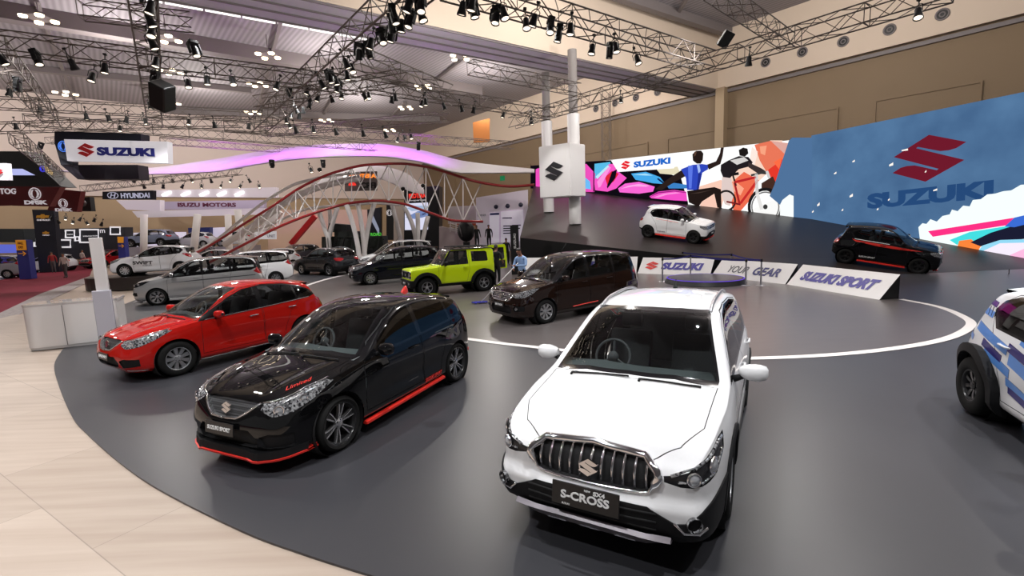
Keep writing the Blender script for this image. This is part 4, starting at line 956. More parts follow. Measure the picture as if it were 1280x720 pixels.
# ------------------------------------------------------------------ round-nosed hatchback
SWIFT = dict(BALENO, L=3.84, x1=.80, x2=3.25,
    top=[(0,.74),(.04,.80),(.14,.85),(.35,.90),(.65,.95),(.95,1.0),(1.08,1.035),(1.3,1.15),(1.65,1.34),(1.9,1.435),(2.1,1.475),(2.4,1.49),(2.8,1.475),(3.2,1.43),(3.38,1.39),(3.48,1.33),(3.62,1.12),(3.70,1.02),(3.80,.96),(3.84,.9)],
    bot=[(0,.19),(.25,.165),(1.3,.17),(3.1,.18),(3.6,.22),(3.84,.34)],
    sh=[(0,.70),(.15,.79),(.5,.85),(1.0,.905),(1.3,.935),(2.4,.97),(3.1,1.01),(3.45,1.02),(3.7,.96),(3.84,.82)],
    plan=[(0,.70),(.05,.79),(.15,.87),(.32,.93),(.55,.97),(.85,1.0),(2,.985),(3.1,1.0),(3.45,.965),(3.7,.90),(3.84,.80)],
    cowl=(1.07,1.035), belt=.96, bumps=[(.8,.58,0,.36,.22,.025),(3.25,.66,0,.42,.24,.04),(2.0,.47,0,.8,.10,-.02)],
    kx=[(0,.10),(.5,.14),(.9,.22),(1.3,.28),(1.9,.16),(2.4,.02),(3.2,-.06),(3.6,-.12),(3.84,-.03)],
    screen=[(0,1.035),(.4,1.025),(.71,.975),(.72,.995),(.57,1.40),(.54,1.435),(.3,1.455),(0,1.46)],
    rearglass=[(0,1.31),(.42,1.295),(.52,1.26),(.58,1.08),(.46,1.05),(0,1.04)],
    frame=[(1.20,.94),(1.45,1.09),(1.8,1.29),(2.1,1.40),(2.5,1.425),(3.0,1.385),(3.3,1.33),(3.42,1.22),(3.28,1.06),(2.6,.995),(1.7,.95)],
    win=dict(front_glass=[(1.50,.965),(1.56,1.10),(1.85,1.285),(2.08,1.375),(2.28,1.395),(2.32,1.0)], rear_glass=[(2.40,1.005),(2.38,1.40),(2.9,1.375),(3.06,1.30),(3.04,1.06)],
             quarter_glass=[(3.12,1.07),(3.13,1.29),(3.26,1.24),(3.24,1.09)]),
    doors=dict(front_door=[(1.20,.30),(1.22,.89),(1.46,1.10),(1.82,1.31),(2.1,1.42),(2.34,1.445),(2.36,.30)], rear_door=[(2.37,.30),(2.37,1.445),(2.95,1.42),(3.10,1.36),(3.14,1.0),(2.95,.80),(2.82,.52),(2.78,.30)]),
    handles=dict(front_door=(2.15,.87)),
    shapes=dict(
        grille=dict(m='mesh', d=(1,0,0), mirror=False, box=(-.3,.5), facing=.1, polys=[fr(sym([(0,.66),(.38,.64),(.46,.52),(.36,.42),(0,.40)]))], push=(.035,0,0)),
        headlight=dict(m='lampin', d=(.7,-.7,.1), box=(-.3,1.1,.5,1.05), facing=.02, polys=[[(.04,.50,.70),(.12,.62,.66),(.3,.76,.68),(.5,.83,.76),(.70,.83,.90),(.6,.78,.91),(.35,.70,.86),(.12,.56,.78)]], off=.003),
        tail_light=dict(m='tail', d=(-.6,-.8,0), box=(3.2,4.3,.6,1.2), facing=.02, polys=[[(3.36,.8,1.03),(3.42,.79,1.06),(3.66,.7,1.04),(3.74,.6,.98),(3.74,.62,.86),(3.64,.72,.84),(3.5,.79,.93)]], off=.004),
        rear_bumper=dict(m='trim', d=(-1,0,0), mirror=False, box=(3.4,4.3,0,.6), facing=-.1, polys=[fr(sym([(0,.40),(.6,.40),(.8,.34),(.8,.1),(0,.1)]),4)], off=.002),
    ), style=dict(n=10, kind='plain', w=.022))
def dress_swift(car, B, P, M):
    g = P['grille'][0]
    p = B.hit((0,0,.55), (1,0,0)); sbadge('emblem', CHROME, g, frame(p+Vector((-.012,0,0)), (0,-1,0), (.1,0,1)), .13, .015)
    lamps(car, B, P, M, ((.22,.66,.74,.055),), (.7,-.7,.1))
    R = []
    for y in np.linspace(-.55, .55, 9):
        q = B.hit((3.36, y, 3), (0,0,-1)); R.append([(q.x-.10, y, q.z+.02), (q.x+.14, y, q.z-.01), (q.x+.16, y, q.z-.03), (q.x+.08, y, q.z-.06)])
    mb = MB(); mb.grid(R, True); mb.build('roof_spoiler', M['paint'], car, sharp=50)
# ------------------------------------------------------------------ camera
FPX, PIT, ROL, CH = 591.0, .1294, .0358, 2.441
def _cam():
    cp, sp = math.cos(PIT), math.sin(PIT); fwd = Vector((0, cp, -sp)); right = Vector((1,0,0)); down = fwd.cross(right)
    cr, sr = math.cos(ROL), math.sin(ROL); return right*cr+down*sr, down*cr-right*sr, fwd
CR, CD, CF = _cam(); CO = Vector((0,0,CH))
cd = bpy.data.cameras.new('camera'); cam_o = bpy.data.objects.new('camera', cd); COL.objects.link(cam_o)
cd.sensor_width = 36; cd.lens = FPX/1280*36; cd.clip_end = 400
_m = Matrix((CR, -CD, -CF)).transposed().to_4x4(); _m.translation = CO; cam_o.matrix_world = _m; SC.camera = cam_o
SC.view_settings.view_transform = 'Standard'; SC.view_settings.look = 'None'; SC.view_settings.gamma = 1; SC.view_settings.exposure = 0
def ray(x, y): return CR*((x-640)/FPX)+CD*((y-360)/FPX)+CF
def gz(x, y, z=0): d = ray(x, y); return CO+d*((z-CH)/d.z)                 # on the level z
def gd(x, y, Y): d = ray(x, y); return CO+d*(Y/d.y)                        # at world depth Y
def gp(x, y, o, n): d = ray(x, y); return CO+d*((Vector(o)-CO).dot(n)/d.dot(n))
RA, RB, RC = -4.0, -.01, .22                                               # the sloping deck z = RA + RB x + RC y
RN = Vector((-RB, -RC, 1)).normalized(); RO = Vector((0,0,RA))
def rp(x, y): return gp(x, y, RO, RN)
def rz(x, y): return RA+RB*x+RC*y
# ------------------------------------------------------------------ surfaces
def planks(name, c1, c2, rough):
    m, nt, out = _new(name); N = nt.nodes; L = nt.links
    p = N.new('ShaderNodeBsdfPrincipled'); p.inputs['Roughness'].default_value = rough
    tc = N.new('ShaderNodeTexCoord'); mp = N.new('ShaderNodeMapping'); mp.inputs['Rotation'].default_value = (0,0,.55)
    br = N.new('ShaderNodeTexBrick'); br.inputs['Scale'].default_value = 1; br.inputs['Mortar Size'].default_value = .004
    br.inputs['Brick Width'].default_value = 2.4; br.inputs['Row Height'].default_value = 1.2; br.inputs['Mortar'].default_value = tuple(v*.6 for v in rgb(c1)[:3])+(1,)
    br.inputs['Color1'].default_value = rgb(c1); br.inputs['Color2'].default_value = rgb(c2)
    mp2 = N.new('ShaderNodeMapping'); mp2.inputs['Scale'].default_value = (.35,6,1); mp2.inputs['Rotation'].default_value = (0,0,-1.0)
    nz = N.new('ShaderNodeTexNoise'); nz.inputs['Scale'].default_value = 1.3; nz.inputs['Detail'].default_value = 6
    mx = N.new('ShaderNodeMix'); mx.data_type = 'RGBA'; mx.blend_type = 'MULTIPLY'; mx.inputs[0].default_value = .5
    cr = N.new('ShaderNodeValToRGB'); cr.color_ramp.elements[0].position = .3; cr.color_ramp.elements[0].color = (.62,.55,.5,1); cr.color_ramp.elements[1].position = .7; cr.color_ramp.elements[1].color = (1,1,1,1)
    L.new(tc.outputs['Object'], mp.inputs[0]); L.new(mp.outputs[0], br.inputs[0]); L.new(tc.outputs['Object'], mp2.inputs[0]); L.new(mp2.outputs[0], nz.inputs[0])
    L.new(nz.outputs['Fac'], cr.inputs[0]); L.new(br.outputs[0], mx.inputs[6]); L.new(cr.outputs[0], mx.inputs[7]); L.new(mx.outputs[2], p.inputs[0]); L.new(p.outputs[0], out.inputs[0])
    MATS[name] = m; return m
WOOD = planks('pale wood flooring', (186,170,156), (176,160,146), .45)
DKFLOOR = pr('charcoal vinyl floor', (58,58,62), .34, noise=.10, nscale=.9, spec=.5)
TURN = pr('brown grey vinyl floor', (92,86,85), .30, noise=.16, nscale=1.2, stretch=(1,5,1), spec=.5)
WHITEF = pr('white floor tape', (225,218,214), .45)
HALLFL = pr('beige hall floor', (176,158,142), .4, noise=.06, nscale=.6)
CARPET = pr('crimson carpet', (120,12,40), .95, noise=.12, nscale=3)
PEBBLE = pr('speckled stone strip', (150,140,138), .6, noise=.6, nscale=9)
RAMPM = pr('dark deck', (36,30,29), .42, noise=.12, nscale=.8, spec=.3)
BLACKM = pr('black board', (14,14,16), .5)
WHITE = pr('white gloss laminate', (232,228,226), .22, coat=.3)
WHITEM = pr('white painted metal', (225,220,218), .45)
CREAM = pr('cream painted wall', (214,196,178), .85, noise=.03, nscale=.3)
PINKW = pr('pale far wall', (216,200,192), .85, noise=.03, nscale=.3)
BROWNW = pr('brown wall boards', (126,106,82), .7, noise=.05, nscale=.4)
TANW = pr('tan wall boards', (176,152,122), .8, noise=.05, nscale=.4)
BEAMW = pr('lilac white soffit', (205,200,210), .7)
ALU = pr('truss aluminium', (104,94,88), .5, .3)
GIRD = pr('grey steel girder', (120,112,112), .6)
ROPEB = pr('blue belt', (40,40,130), .6)
def roofmat():
    m, nt, out = _new('ribbed roof sheet'); N = nt.nodes; L = nt.links
    p = N.new('ShaderNodeBsdfPrincipled'); p.inputs['Roughness'].default_value = .7
    tc = N.new('ShaderNodeTexCoord'); mp = N.new('ShaderNodeMapping'); mp.inputs['Rotation'].default_value = (0,0,-math.radians(40)); wv = N.new('ShaderNodeTexWave'); wv.inputs['Scale'].default_value = .9; wv.wave_profile = 'SIN'
    cr = N.new('ShaderNodeValToRGB'); cr.color_ramp.elements[0].color = rgb((128,122,126)); cr.color_ramp.elements[1].color = rgb((152,146,150))
    L.new(tc.outputs['Object'], mp.inputs[0]); L.new(mp.outputs[0], wv.inputs[0]); L.new(wv.outputs[0], cr.inputs[0]); L.new(cr.outputs[0], p.inputs[0]); L.new(p.outputs[0], out.inputs[0]); return m
ROOFM = roofmat()
def slab(name, pts, z, mat, t=.02):
    mb = MB(); mb.prism([(p[0], p[1]) for p in pts], z-t, z); return mb.build(name, mat)
def struct(o): o['kind'] = 'structure'; return o
# ------------------------------------------------------------------ floors
o = slab('floor', [(-140,-6),(90,-6),(90,160),(-140,160)], -.045, HALLFL); struct(o)
wood = [gz(x, y) for x, y in [(0,440),(24,440),(40,436)]]
edge = [gz(x, y) for x, y in [(145,388),(122,420),(78,437),(68,455),(73,480),(90,520),(110,543),(150,578),(200,612),(300,662),(380,692),(475,722)]]
wf = [(-24,-4),(-20,9),(-13.2,13.2),(-12.2,14.3)]+[(p.x, p.y) for p in edge[1:]]+[(0,1.5),(2,-4)]
struct(slab('floor_wood', [(-4,-5.5),(-14.3,11.2),(-17.3,15.7),(-17.5,16.5),(-13,17.5),(-8,12),(2,6),(2,-5.5)], -.02, WOOD))
def smooth(P, n=5):
    P = [Vector((p[0], p[1], 0)) for p in P]; out = []
    for i in range(len(P)-1):
        a, b, c, d = P[max(i-1,0)], P[i], P[i+1], P[min(i+2, len(P)-1)]
        for k in range(n):
            t = k/n; out.append(.5*((2*b)+(c-a)*t+(2*a-5*b+4*c-d)*t*t+(3*b-a-3*c+d)*t**3))
    return out+[P[-1]]
es = smooth(edge[2:], 6)
dk = [(-14.2,16.2),(-11.2,11.8)]+[(p.x, p.y) for p in es]+[(0,2.4),(1.5,-3),(40,-3),(40,40),(-5,62),(-16,44),(-13.2,28),(-16.2,21)]
struct(slab('floor_stand', dk, 0, DKFLOOR, .03))
ringp = [(11.0,13.2),(10.95,12),(10.45,10.8),(9.75,9.85),(8.3,8.85),(6.6,8.25),(4.9,8.02),(3.2,8.15),(1.6,8.7),(.3,9.4),(-.95,10.2),(-4,12.5),(-7.5,16),(-9.3,20),(-9.84,23.6),(-9.6,27),(-8,31),(-5,33.5)]
rs = smooth(ringp, 6)
struct(slab('floor_turntable', [(p.x, p.y) for p in rs]+[(-1,30),(6,25),(9.8,20)], .006, TURN, .005))
mb = MB(); L_, R_ = [], []
for i, p in enumerate(rs):
    t = (rs[min(i+1, len(rs)-1)]-rs[max(i-1,0)]).normalized(); n = Vector((-t.y, t.x, 0)); w = .085 if p.x > -2 else .12
    L_.append((p+n*w)+Vector((0,0,.008))); R_.append((p-n*w)+Vector((0,0,.008)))
mb.grid([L_, R_], False); tag(mb.build('floor_line', WHITEF), kind='structure')
struct(slab('carpet_aisle', [(-12,-5.5),(-38,30.5)]+[gz(x, y, -.03)[:2] for x, y in [(0,350),(60,338),(112,326.5),(118,330),(112,345),(48,368),(0,391)]]+[(-14.9,11.3),(-5,-5.5)], -.028, CARPET, .01))
struct(slab('stone_strip', [gz(x, y, -.02)[:2] for x, y in [(112,345),(118,349),(60,376),(0,404)]]+[(-14.3,11.2),(-4,-5.5),(-5,-5.5),(-14.9,11.3)]+[gz(x, y, -.02)[:2] for x, y in [(0,391),(48,368)]], -.022, PEBBLE, .01))
struct(slab('floor_booth', [gz(x, y, -.03) for x, y in [(-40,345),(0,343),(70,328),(112,318),(112,326),(60,338),(0,350),(-40,352)]], -.026, pr('pale booth floor', (205,202,212), .3), .01))
# ------------------------------------------------------------------ hall shell
A40, B40 = Vector((-.643,.766,0)), Vector((.766,.643,0))
BW, ZB, ZR, AB = 38.5, 12.75, 17.1, 67.0
def hp(a, b, z): return A40*a+B40*b+Vector((0,0,z))
def hbox(mb, a0, a1, b0, b1, z0, z1):
    vs = [hp(a, b, z) for a in (a0,a1) for b in (b0,b1) for z in (z0,z1)]
    mb._mk(vs, [(0,1,3,2),(4,6,7,5),(0,4,5,1),(2,3,7,6),(0,2,6,4),(1,5,7,3)])
mb = MB(); hbox(mb, -40, AB, BW, BW+.5, ZB, ZR+.5); struct(mb.build('wall_right', CREAM))
mb = MB(); hbox(mb, -40, AB, BW+.35, BW+.8, -.1, ZB); struct(mb.build('wall_right_lower', BROWNW))
mb = MB(); hbox(mb, AB, AB+.6, -120, BW+1, 7.2, ZR+.5); struct(mb.build('wall_back', PINKW))
mb = MB(); hbox(mb, AB+.3, AB+.8, -120, BW+1, -.1, 7.2); struct(mb.build('wall_back_lower', TANW))
mb = MB(); hbox(mb, -40, AB+1, -120, BW+1, ZR, ZR+.3); struct(mb.build('ceiling', ROOFM))
k = 0
for a0, a1, z0, z1 in ((-12,2,1,9.6),(4,9,1,9.6),(11,24,1,9.6),(26,40,1,9.6),(42,58,1,9.6)):       # raised boards and bead lines on the lower wall
    mb = MB(); hbox(mb, a0, a1, BW+.30, BW+.36, z0, z1); hbox(mb, a0, a1, BW+.24, BW+.30, z1, z1+.12); hbox(mb, a0, a0+.1, BW+.24, BW+.3, z0, z1); hbox(mb, a1-.1, a1, BW+.24, BW+.3, z0, z1)
    struct(mb.build('trim_%d' % (k := k+1), BROWNW))
mb = MB(); hbox(mb, -40, AB, BW+.18, BW+.36, ZB-.35, ZB-.12); struct(mb.build('trim_%d' % (k := k+1), GIRD))
c = gd(900,160,34); d = CO+(c-CO)*((BW-.2-CO.dot(B40))/(c-CO).dot(B40)); aa = d.dot(A40)
mb = MB(); hbox(mb, aa-.35, aa+.35, BW-.35, BW+.4, -.05, ZB); struct(mb.build('trim_%d' % (k := k+1), pr('pilaster', (168,146,118), .7)))
# round vents along the white band
for i, (x, y) in enumerate([(745,136),(769,129),(795,122),(822,115),(957,78),(1003,65),(1054,52),(1112,37),(1178,18)]):
    d = ray(x, y); p = CO+d*((BW-CO.dot(B40))/d.dot(B40)); M4 = frame(p, A40, (0,0,1)); mb = MB()
    s = -1 if (M4.to_3x3() @ Vector((0,0,1))).dot(B40) > 0 else 1
    A = M4 @ Matrix.Diagonal((1,1,s,1))
    mb.lathe([(.34,0),(.34,.05),(.27,.06),(.25,.01)], 20, A); mb.lathe([(.16,.005),(.16,.03),(.1,.03)], 16, A); mb.mi = 1; mb.lathe([(.26,.012),(.001,.012)], 20, A)
    ov = mb.build('round_vent', [GIRD, BLACKM]); nx = ['by the truss upright, farthest left','second from the left','third from the left','fourth from the left','just left of the truss corner','fifth from the right end','left of the lone spotlight','under the high truss','nearest the right edge'][i]
    tag(ov, 'round dark vent in the cream wall band, '+nx, 'vent', 'round vents in the wall band')
# header beam over the opening between the two roof bays
n0, n1 = gz(395,0,ZB), gz(917,116,ZB); f0, f1 = gz(320,21,ZB), gz(888,125,ZB)
def ext(p, q, t): return p+(q-p)*t
n0e, f0e = ext(n1, n0, 2.2), ext(f1, f0, 2.2)
mb = MB(); vs = [n0e, n1, f1, f0e]; vs = vs+[v+Vector((0,0,ZR-ZB+.1)) for v in vs]
mb._mk(vs, [(0,1,2,3),(0,4,5,1),(2,6,7,3)]); mb.build('ceiling_header', CREAM)['kind'] = 'structure'
mb = MB()
for t in (.03,.36,.64,.97):
    a, b = n0e.lerp(f0e, t)-Vector((0,0,.06)), n1.lerp(f1, t)-Vector((0,0,.06)); mb.tube([a, b], .05, 4)
struct(mb.build('trim_20', GIRD))
mb = MB(); mb._mk([v-Vector((0,0,.02)) for v in (n0e, n1, f1, f0e)], [(0,1,2,3)]); struct(mb.build('ceiling_soffit', BEAMW))
# skylight strip along the roof beyond the header
sk = [gz(x, y, ZR-.06) for x, y in ((150,-16),(460,44),(460,50),(300,17.5),(150,-9))]
for i in range(7):
    t0, t1 = i/7+.004, (i+1)/7-.004
    a, b = gz(150,-14,ZR-.05), gz(460,43,ZR-.05); c, d = gz(150,-5,ZR-.05), gz(460,51,ZR-.05)
    mb = MB(); mb.poly([a.lerp(b, t0), a.lerp(b, t1), c.lerp(d, t1), c.lerp(d, t0)]); struct(mb.build('window_%d' % (i+1), emi('daylight pane', (255,250,245), 1.6)))
# roof girders and purlins
k = 0
for (x0, y0, x1, y1, w, h) in ((0,12,590,112,.9,1.0),(0,84,300,114,.5,.5),(0,132,540,150,.6,.7),(760,-8,905,40,.5,.6)):
    a, b = gz(x0, y0, ZR-.4), gz(x1, y1, ZR-.4); u = (b-a).normalized(); a = a-u*8; b = b+u*1
    mb = MB(); nn = Vector((-u.y, u.x, 0))*w/2; vs = [a+nn, a-nn, b-nn, b+nn]; vs = [v+Vector((0,0,.4-h)) for v in vs]+[v+Vector((0,0,.42)) for v in vs]
    mb._mk(vs, [(0,1,2,3),(4,5,6,7),(0,1,5,4),(1,2,6,5),(2,3,7,6),(3,0,4,7)]); k += 1; struct(mb.build('ceiling_beam_%d' % k, GIRD))
for (x0, y0, x1, y1) in ((45,0,95,130),(352,22,318,150),(590,66,540,105),(505,128,485,150),(415,125,400,150),(862,-8,840,28)):
    a, b = gz(x0, y0, ZR-.15), gz(x1, y1, ZR-.15); mb = MB(); mb.tube([a, b], .16, 4); k += 1; struct(mb.build('ceiling_beam_%d' % k, GIRD))
# ------------------------------------------------------------------ trusses and lamps
def truss(p0, p1, w, label, n=None, r=None, group='lighting trusses under the roof', mat=None):
    p0, p1 = Vector(p0), Vector(p1); u = (p1-p0); ln = u.length; u.normalize()
    a = u.cross(Vector((0,0,1))); a = (a if a.length > .1 else Vector((1,0,0))).normalized(); b = a.cross(u).normalized()
    r = r or w*.034; n = n or max(4, int(ln/w/1.1)); n = min(n, 60); mb = MB(); h = w/2
    cs = [a*sx*h+b*sy*h for sx, sy in ((1,1),(1,-1),(-1,-1),(-1,1))]
    for c in cs: mb.tube([p0+c, p1+c], r*1.25, 5)
    for i in range(n):
        q0, q1 = p0.lerp(p1, i/n), p0.lerp(p1, (i+1)/n)
        for j in range(4):
            c0, c1 = cs[j], cs[(j+1) % 4]
            if i % 2: c0, c1 = c1, c0
            mb.tube([q0+c0, q1+c1], r*.75, 4, cap=False)
        if i % 3 == 0:
            for j in range(4): mb.tube([q0+cs[j], q0+cs[(j+1) % 4]], r*.7, 4, cap=False)
    o = mb.build('lighting_truss', mat or ALU, fix=False); tag(o, label, 'truss', group); return o
ZT = 6.7
T = [((556,-22),(885,76),ZT,ZT,.42,'long truss crossing the upper right with spotlights, ending at the truss corner'),
     ((1190,-14),(640,154),ZT,ZT,.40,'truss slanting from the top right down to the twin columns'),
     ((528,-26),(322,158),ZT,ZT,.48,'lamp-loaded truss running diagonally down the upper middle'),
     ((176,-20),(193,150),ZT,ZT,.42,'upright-looking truss in the upper left with a column of lamps'),
     ((-20,50),(450,108),ZT,ZT,.40,'truss crossing the upper left below the roof girder'),
     ((442,70),(560,116),7.6,7.6,.5,'dark short truss beside the lamp-loaded diagonal truss'),
     ((455,105),(690,142),7.2,7.2,.42,'truss reaching right to the orange wall panel'),
     ((-10,56),(64,148),ZT,ZT,.42,'leftmost slanting truss at the left edge'),
     ((30,150),(470,184),7.2,7.2,.4,'low truss above the white hanging sign'),
     ((280,157),(640,182),8.2,8.2,.5,'low truss over the purple canopy'),
     ((-10,160),(300,152),8.6,8.6,.5,'faint far truss behind the white hanging sign'),
     ((330,165),(560,146),8.8,8.8,.5,'faint far truss in the middle distance'),
     ((588,84),(722,112),8.5,8.5,.45,'short truss beside the twin column tops'),
     ((100,12),(240,28),7.6,7.6,.35,'small truss tucked against the roof girder'),
     ((890,-14),(985,52),8.4,8.4,.42,'truss end hanging above the truss corner'),
     ((-30,200),(70,212),8,8,.4,'truss above the dark overhead screen'),
     ((20,172),(76,220),6.3,6.3,.4,'slanting truss beside the dark overhead screen'),
     ((104,236),(300,214),6.6,6.9,.45,'far truss under the purple canopy'),
     ((-20,128),(330,146),7.6,7.6,.4,'truss running level above the low truss, upper left'),
     ((60,176),(150,170),8.6,8.6,.35,'faint truss end behind the dark sign frame'),
     ((200,176),(420,192),8.4,8.4,.4,'far truss just above the canopy, left of its crest'),
     ((505,96),(322,128),6.9,6.9,.35,'cross truss meeting the lamp-loaded diagonal')]
for a, b, z0, z1, w, lab in T: truss(gz(*a, z0), gz(*b, z1), w, lab)
cb = gd(757,116,47); truss((cb.x, cb.y, .01), cb, .75, 'vertical truss tower rising behind the video wall', group='truss tower')
# hanging spotlights
YB = pr('spotlight black', (10,10,11), .45)
LON = emi('lit lamp glass', (255,246,236), 28.0); LDIM = emi('softly lit lamp glass', (255,236,214), 2.2)
def spot_proto():
    e = empty('spotlight'); mb = MB()
    mb.lathe([(.001,.16),(.055,.16),(.075,.12),(.08,.0),(.11,-.10),(.115,-.14),(.10,-.14),(.09,-.10)], 14); mb.build('lamp_housing', YB, e, sharp=40)
    mb = MB(); mb.tube([(-.11,0,.02),(-.11,0,.20),(-.04,0,.27),(.04,0,.27),(.11,0,.20),(.11,0,.02)], .012, 5); mb.tube([(0,0,.27),(0,0,.42)], .016, 5); mb.box((0,0,.42),(.08,.08,.05)); mb.build('yoke', YB, e)
    mb = MB(); mb.lathe([(.001,-.118),(.092,-.118)], 14); mb.build('lens', LON, e); return e
def big_proto():
    e = empty('moving_head_lamp'); mb = MB(); mb.box((0,0,.30),(.30,.22,.12), bev=.02); mb.build('base', YB, e)
    mb = MB(); mb.box((-.17,0,.08),(.05,.14,.36), bev=.02); mb.box((.17,0,.08),(.05,.14,.36), bev=.02); mb.box((0,0,.235),(.39,.14,.05)); mb.build('yoke', YB, e)
    mb = MB(); mb.lathe([(.001,.16),(.09,.15),(.125,.05),(.12,-.12),(.135,-.2),(.11,-.2)], 14); mb.build('lamp_housing', YB, e, sharp=40)
    mb = MB(); mb.lathe([(.001,-.17),(.11,-.17)], 14); mb.build('lens', LDIM, e); return e
SP, BG = spot_proto(), big_proto()
used = [False, False]
SL = [  # x, y, kind (0 spot on, 1 spot dim, 2 big), where
 (188,10,1,'upright-looking truss, topmost'),(188,26,0,'upright-looking truss, second down'),(189,40,0,'upright-looking truss, third down'),(191,55,0,'upright-looking truss, fourth down'),(195,78,0,'upright-looking truss above the black speaker'),(193,100,2,'upright-looking truss beside the black speaker'),(188,132,0,'upright-looking truss, lowest'),
 (47,75,2,'upper left truss, farthest left'),(91,81,1,'upper left truss, second along'),(115,97,0,'upper left truss, bright and tilted'),(131,86,1,'upper left truss, right of the bright one'),(3,75,0,'left edge, glowing'),(22,108,2,'leftmost slanting truss'),(50,138,0,'leftmost slanting truss, glowing end lamp'),(12,116,1,'left edge, hanging low'),
 (108,146,0,'low truss above the white hanging sign, first'),(136,148,0,'low truss above the white hanging sign, second'),(158,150,1,'low truss above the white hanging sign, third'),(150,161,0,'bright, just over the white hanging sign'),(182,152,0,'low truss above the white hanging sign, fourth'),
 (235,105,0,'upper left truss, dark flared lamp'),(259,101,0,'upper left truss, facing the room'),(291,102,0,'upper left truss, right part'),(236,153,0,'low truss right of the white hanging sign'),(268,156,0,'low truss, second right of the white hanging sign'),(311,158,0,'low truss near the lamp-loaded diagonal'),(244,64,2,'above the upper left truss, paired barrels'),
 (346,108,1,'left of the lamp-loaded diagonal'),(363,118,2,'wide flared, left of the lamp-loaded diagonal'),(384,114,0,'lamp-loaded diagonal, small glowing'),(387,123,1,'lamp-loaded diagonal, under the glowing one'),(397,123,0,'lamp-loaded diagonal, twin lamp'),(387,132,1,'lamp-loaded diagonal, lower left'),(371,138,0,'lamp-loaded diagonal, lower'),(379,138,1,'lamp-loaded diagonal, lower right'),(374,145,0,'lamp-loaded diagonal, near the bottom'),(364,144,1,'lamp-loaded diagonal, bottom left'),(358,151,0,'lamp-loaded diagonal, lowest left'),(362,157,0,'lamp-loaded diagonal, lowest'),(370,163,0,'glowing just below the lamp-loaded diagonal'),(392,162,0,'low truss over the canopy, first'),(420,165,0,'low truss over the canopy, second'),(454,167,0,'low truss over the canopy, third'),
 (456,121,1,'middle truss, left of a pair'),(461,120,0,'middle truss, right of a pair'),(490,125,1,'middle truss, second pair left'),(494,122,0,'middle truss, second pair right'),(527,130,1,'middle truss, third pair left'),(532,128,0,'middle truss, third pair right'),(555,133,1,'middle truss, single'),(577,136,1,'middle truss left of the orange panel'),(592,138,0,'middle truss before the orange panel, tilted'),(629,144,0,'middle truss right of the orange panel'),
 (403,106,0,'brilliant cluster on the diagonal, upper'),(413,98,2,'diagonal truss cluster, dark body left'),(420,101,0,'brilliant cluster on the diagonal, right'),(427,120,0,'brilliant cluster on the diagonal, lower right'),(415,124,0,'brilliant cluster on the diagonal, lower left'),(422,110,2,'diagonal truss cluster, centre'),(434,95,0,'diagonal truss, above the cluster'),(433,80,1,'diagonal truss, mid height'),(440,86,0,'diagonal truss, white strip lamp'),(449,67,2,'diagonal truss, big dark lamp left'),(462,66,2,'diagonal truss, big dark lamp right'),(463,55,1,'diagonal truss, over the big pair'),(478,48,2,'diagonal truss, barrel lamp'),(489,45,2,'diagonal truss, wide barrel lamp'),(490,33,2,'diagonal truss, upper barrel lamp'),(502,33,1,'diagonal truss, right of the upper barrel'),(493,22,2,'diagonal truss, high barrel lamp'),(512,27,2,'diagonal truss, square lamp'),(510,8,0,'diagonal truss, near the frame top'),(526,8,2,'right of the diagonal truss top, dark'),(527,20,0,'right of the diagonal truss top, lit'),
 (497,175,0,'over the canopy crest, left'),(506,172,0,'over the canopy crest, brightest'),(514,171,0,'over the canopy crest, right'),(482,169,0,'over the canopy, left of the crest'),
 (578,11,1,'upper right truss, first'),(590,6,0,'upper right truss, glowing near the frame top'),(592,14,2,'upper right truss, under the glowing one'),(620,22,2,'upper right truss, square head'),(630,17,0,'upper right truss, right of the square head'),(658,30,1,'upper right truss, left of the bright pair'),(667,26,0,'upper right truss, bright pair'),(688,35,2,'upper right truss, dark tilted'),(698,45,2,'upper right truss, dark strip lamp'),(713,37,1,'upper right truss, small dark'),(740,62,0,'upper right truss, hanging tilted'),(762,66,2,'upper right truss, left of the brilliant one'),(770,60,0,'upper right truss, brilliant'),(797,75,0,'upper right truss, last before the corner'),(776,125,0,'slanting truss beside the truss tower'),(664,152,1,'slanting truss left of the columns'),(936,77,0,'truss corner, right side'),(1148,17,0,'slanting truss, lone lamp near the top right'),
 (523,184,2,'black, in front of the canopy crest'),(340,206,2,'square, left of the red rail crest'),(389,213,1,'purple lit, beside the red rail'),(404,206,2,'dark square, over the red rail'),(20,158,1,'left edge above the dark screen'),(50,184,2,'slanting truss beside the dark screen'),(60,203,1,'slanting truss, lower')]
for i, (x, y, kd, wh) in enumerate(SL):
    z = 6.25 if y < 112 else 6.7
    if y > 165: z = 6.0
    p = gz(x, y, z) if y < 170 else gd(x, y, 26)
    pr_ = BG if kd == 2 else SP; j = 1 if kd == 2 else 0
    o = pr_ if not used[j] else copy_tree(pr_); used[j] = True
    o.location = p; s = (.72 if p.y < 20 else .9)*(1.05 if kd != 2 else .84); o.scale = (s, s, s)
    o.rotation_euler = (random.uniform(-.35,.35), random.uniform(-.35,.35), random.uniform(0, 6.28))
    if kd == 1:
        for ch in o.children:
            if ch.name.startswith('lens'): ch.material_slots[0].link = 'OBJECT'; ch.material_slots[0].material = LDIM
    tag(o, ('black moving head lamp, ' if kd == 2 else 'black spotlight, ')+wh, 'spotlight', 'stage lamps on the trusses')
FARL = [(x, 226+(i*7) % 14) for i, x in enumerate(range(168,332,12))]+[(64+9*i, 272+(i*5) % 9) for i in range(8)]
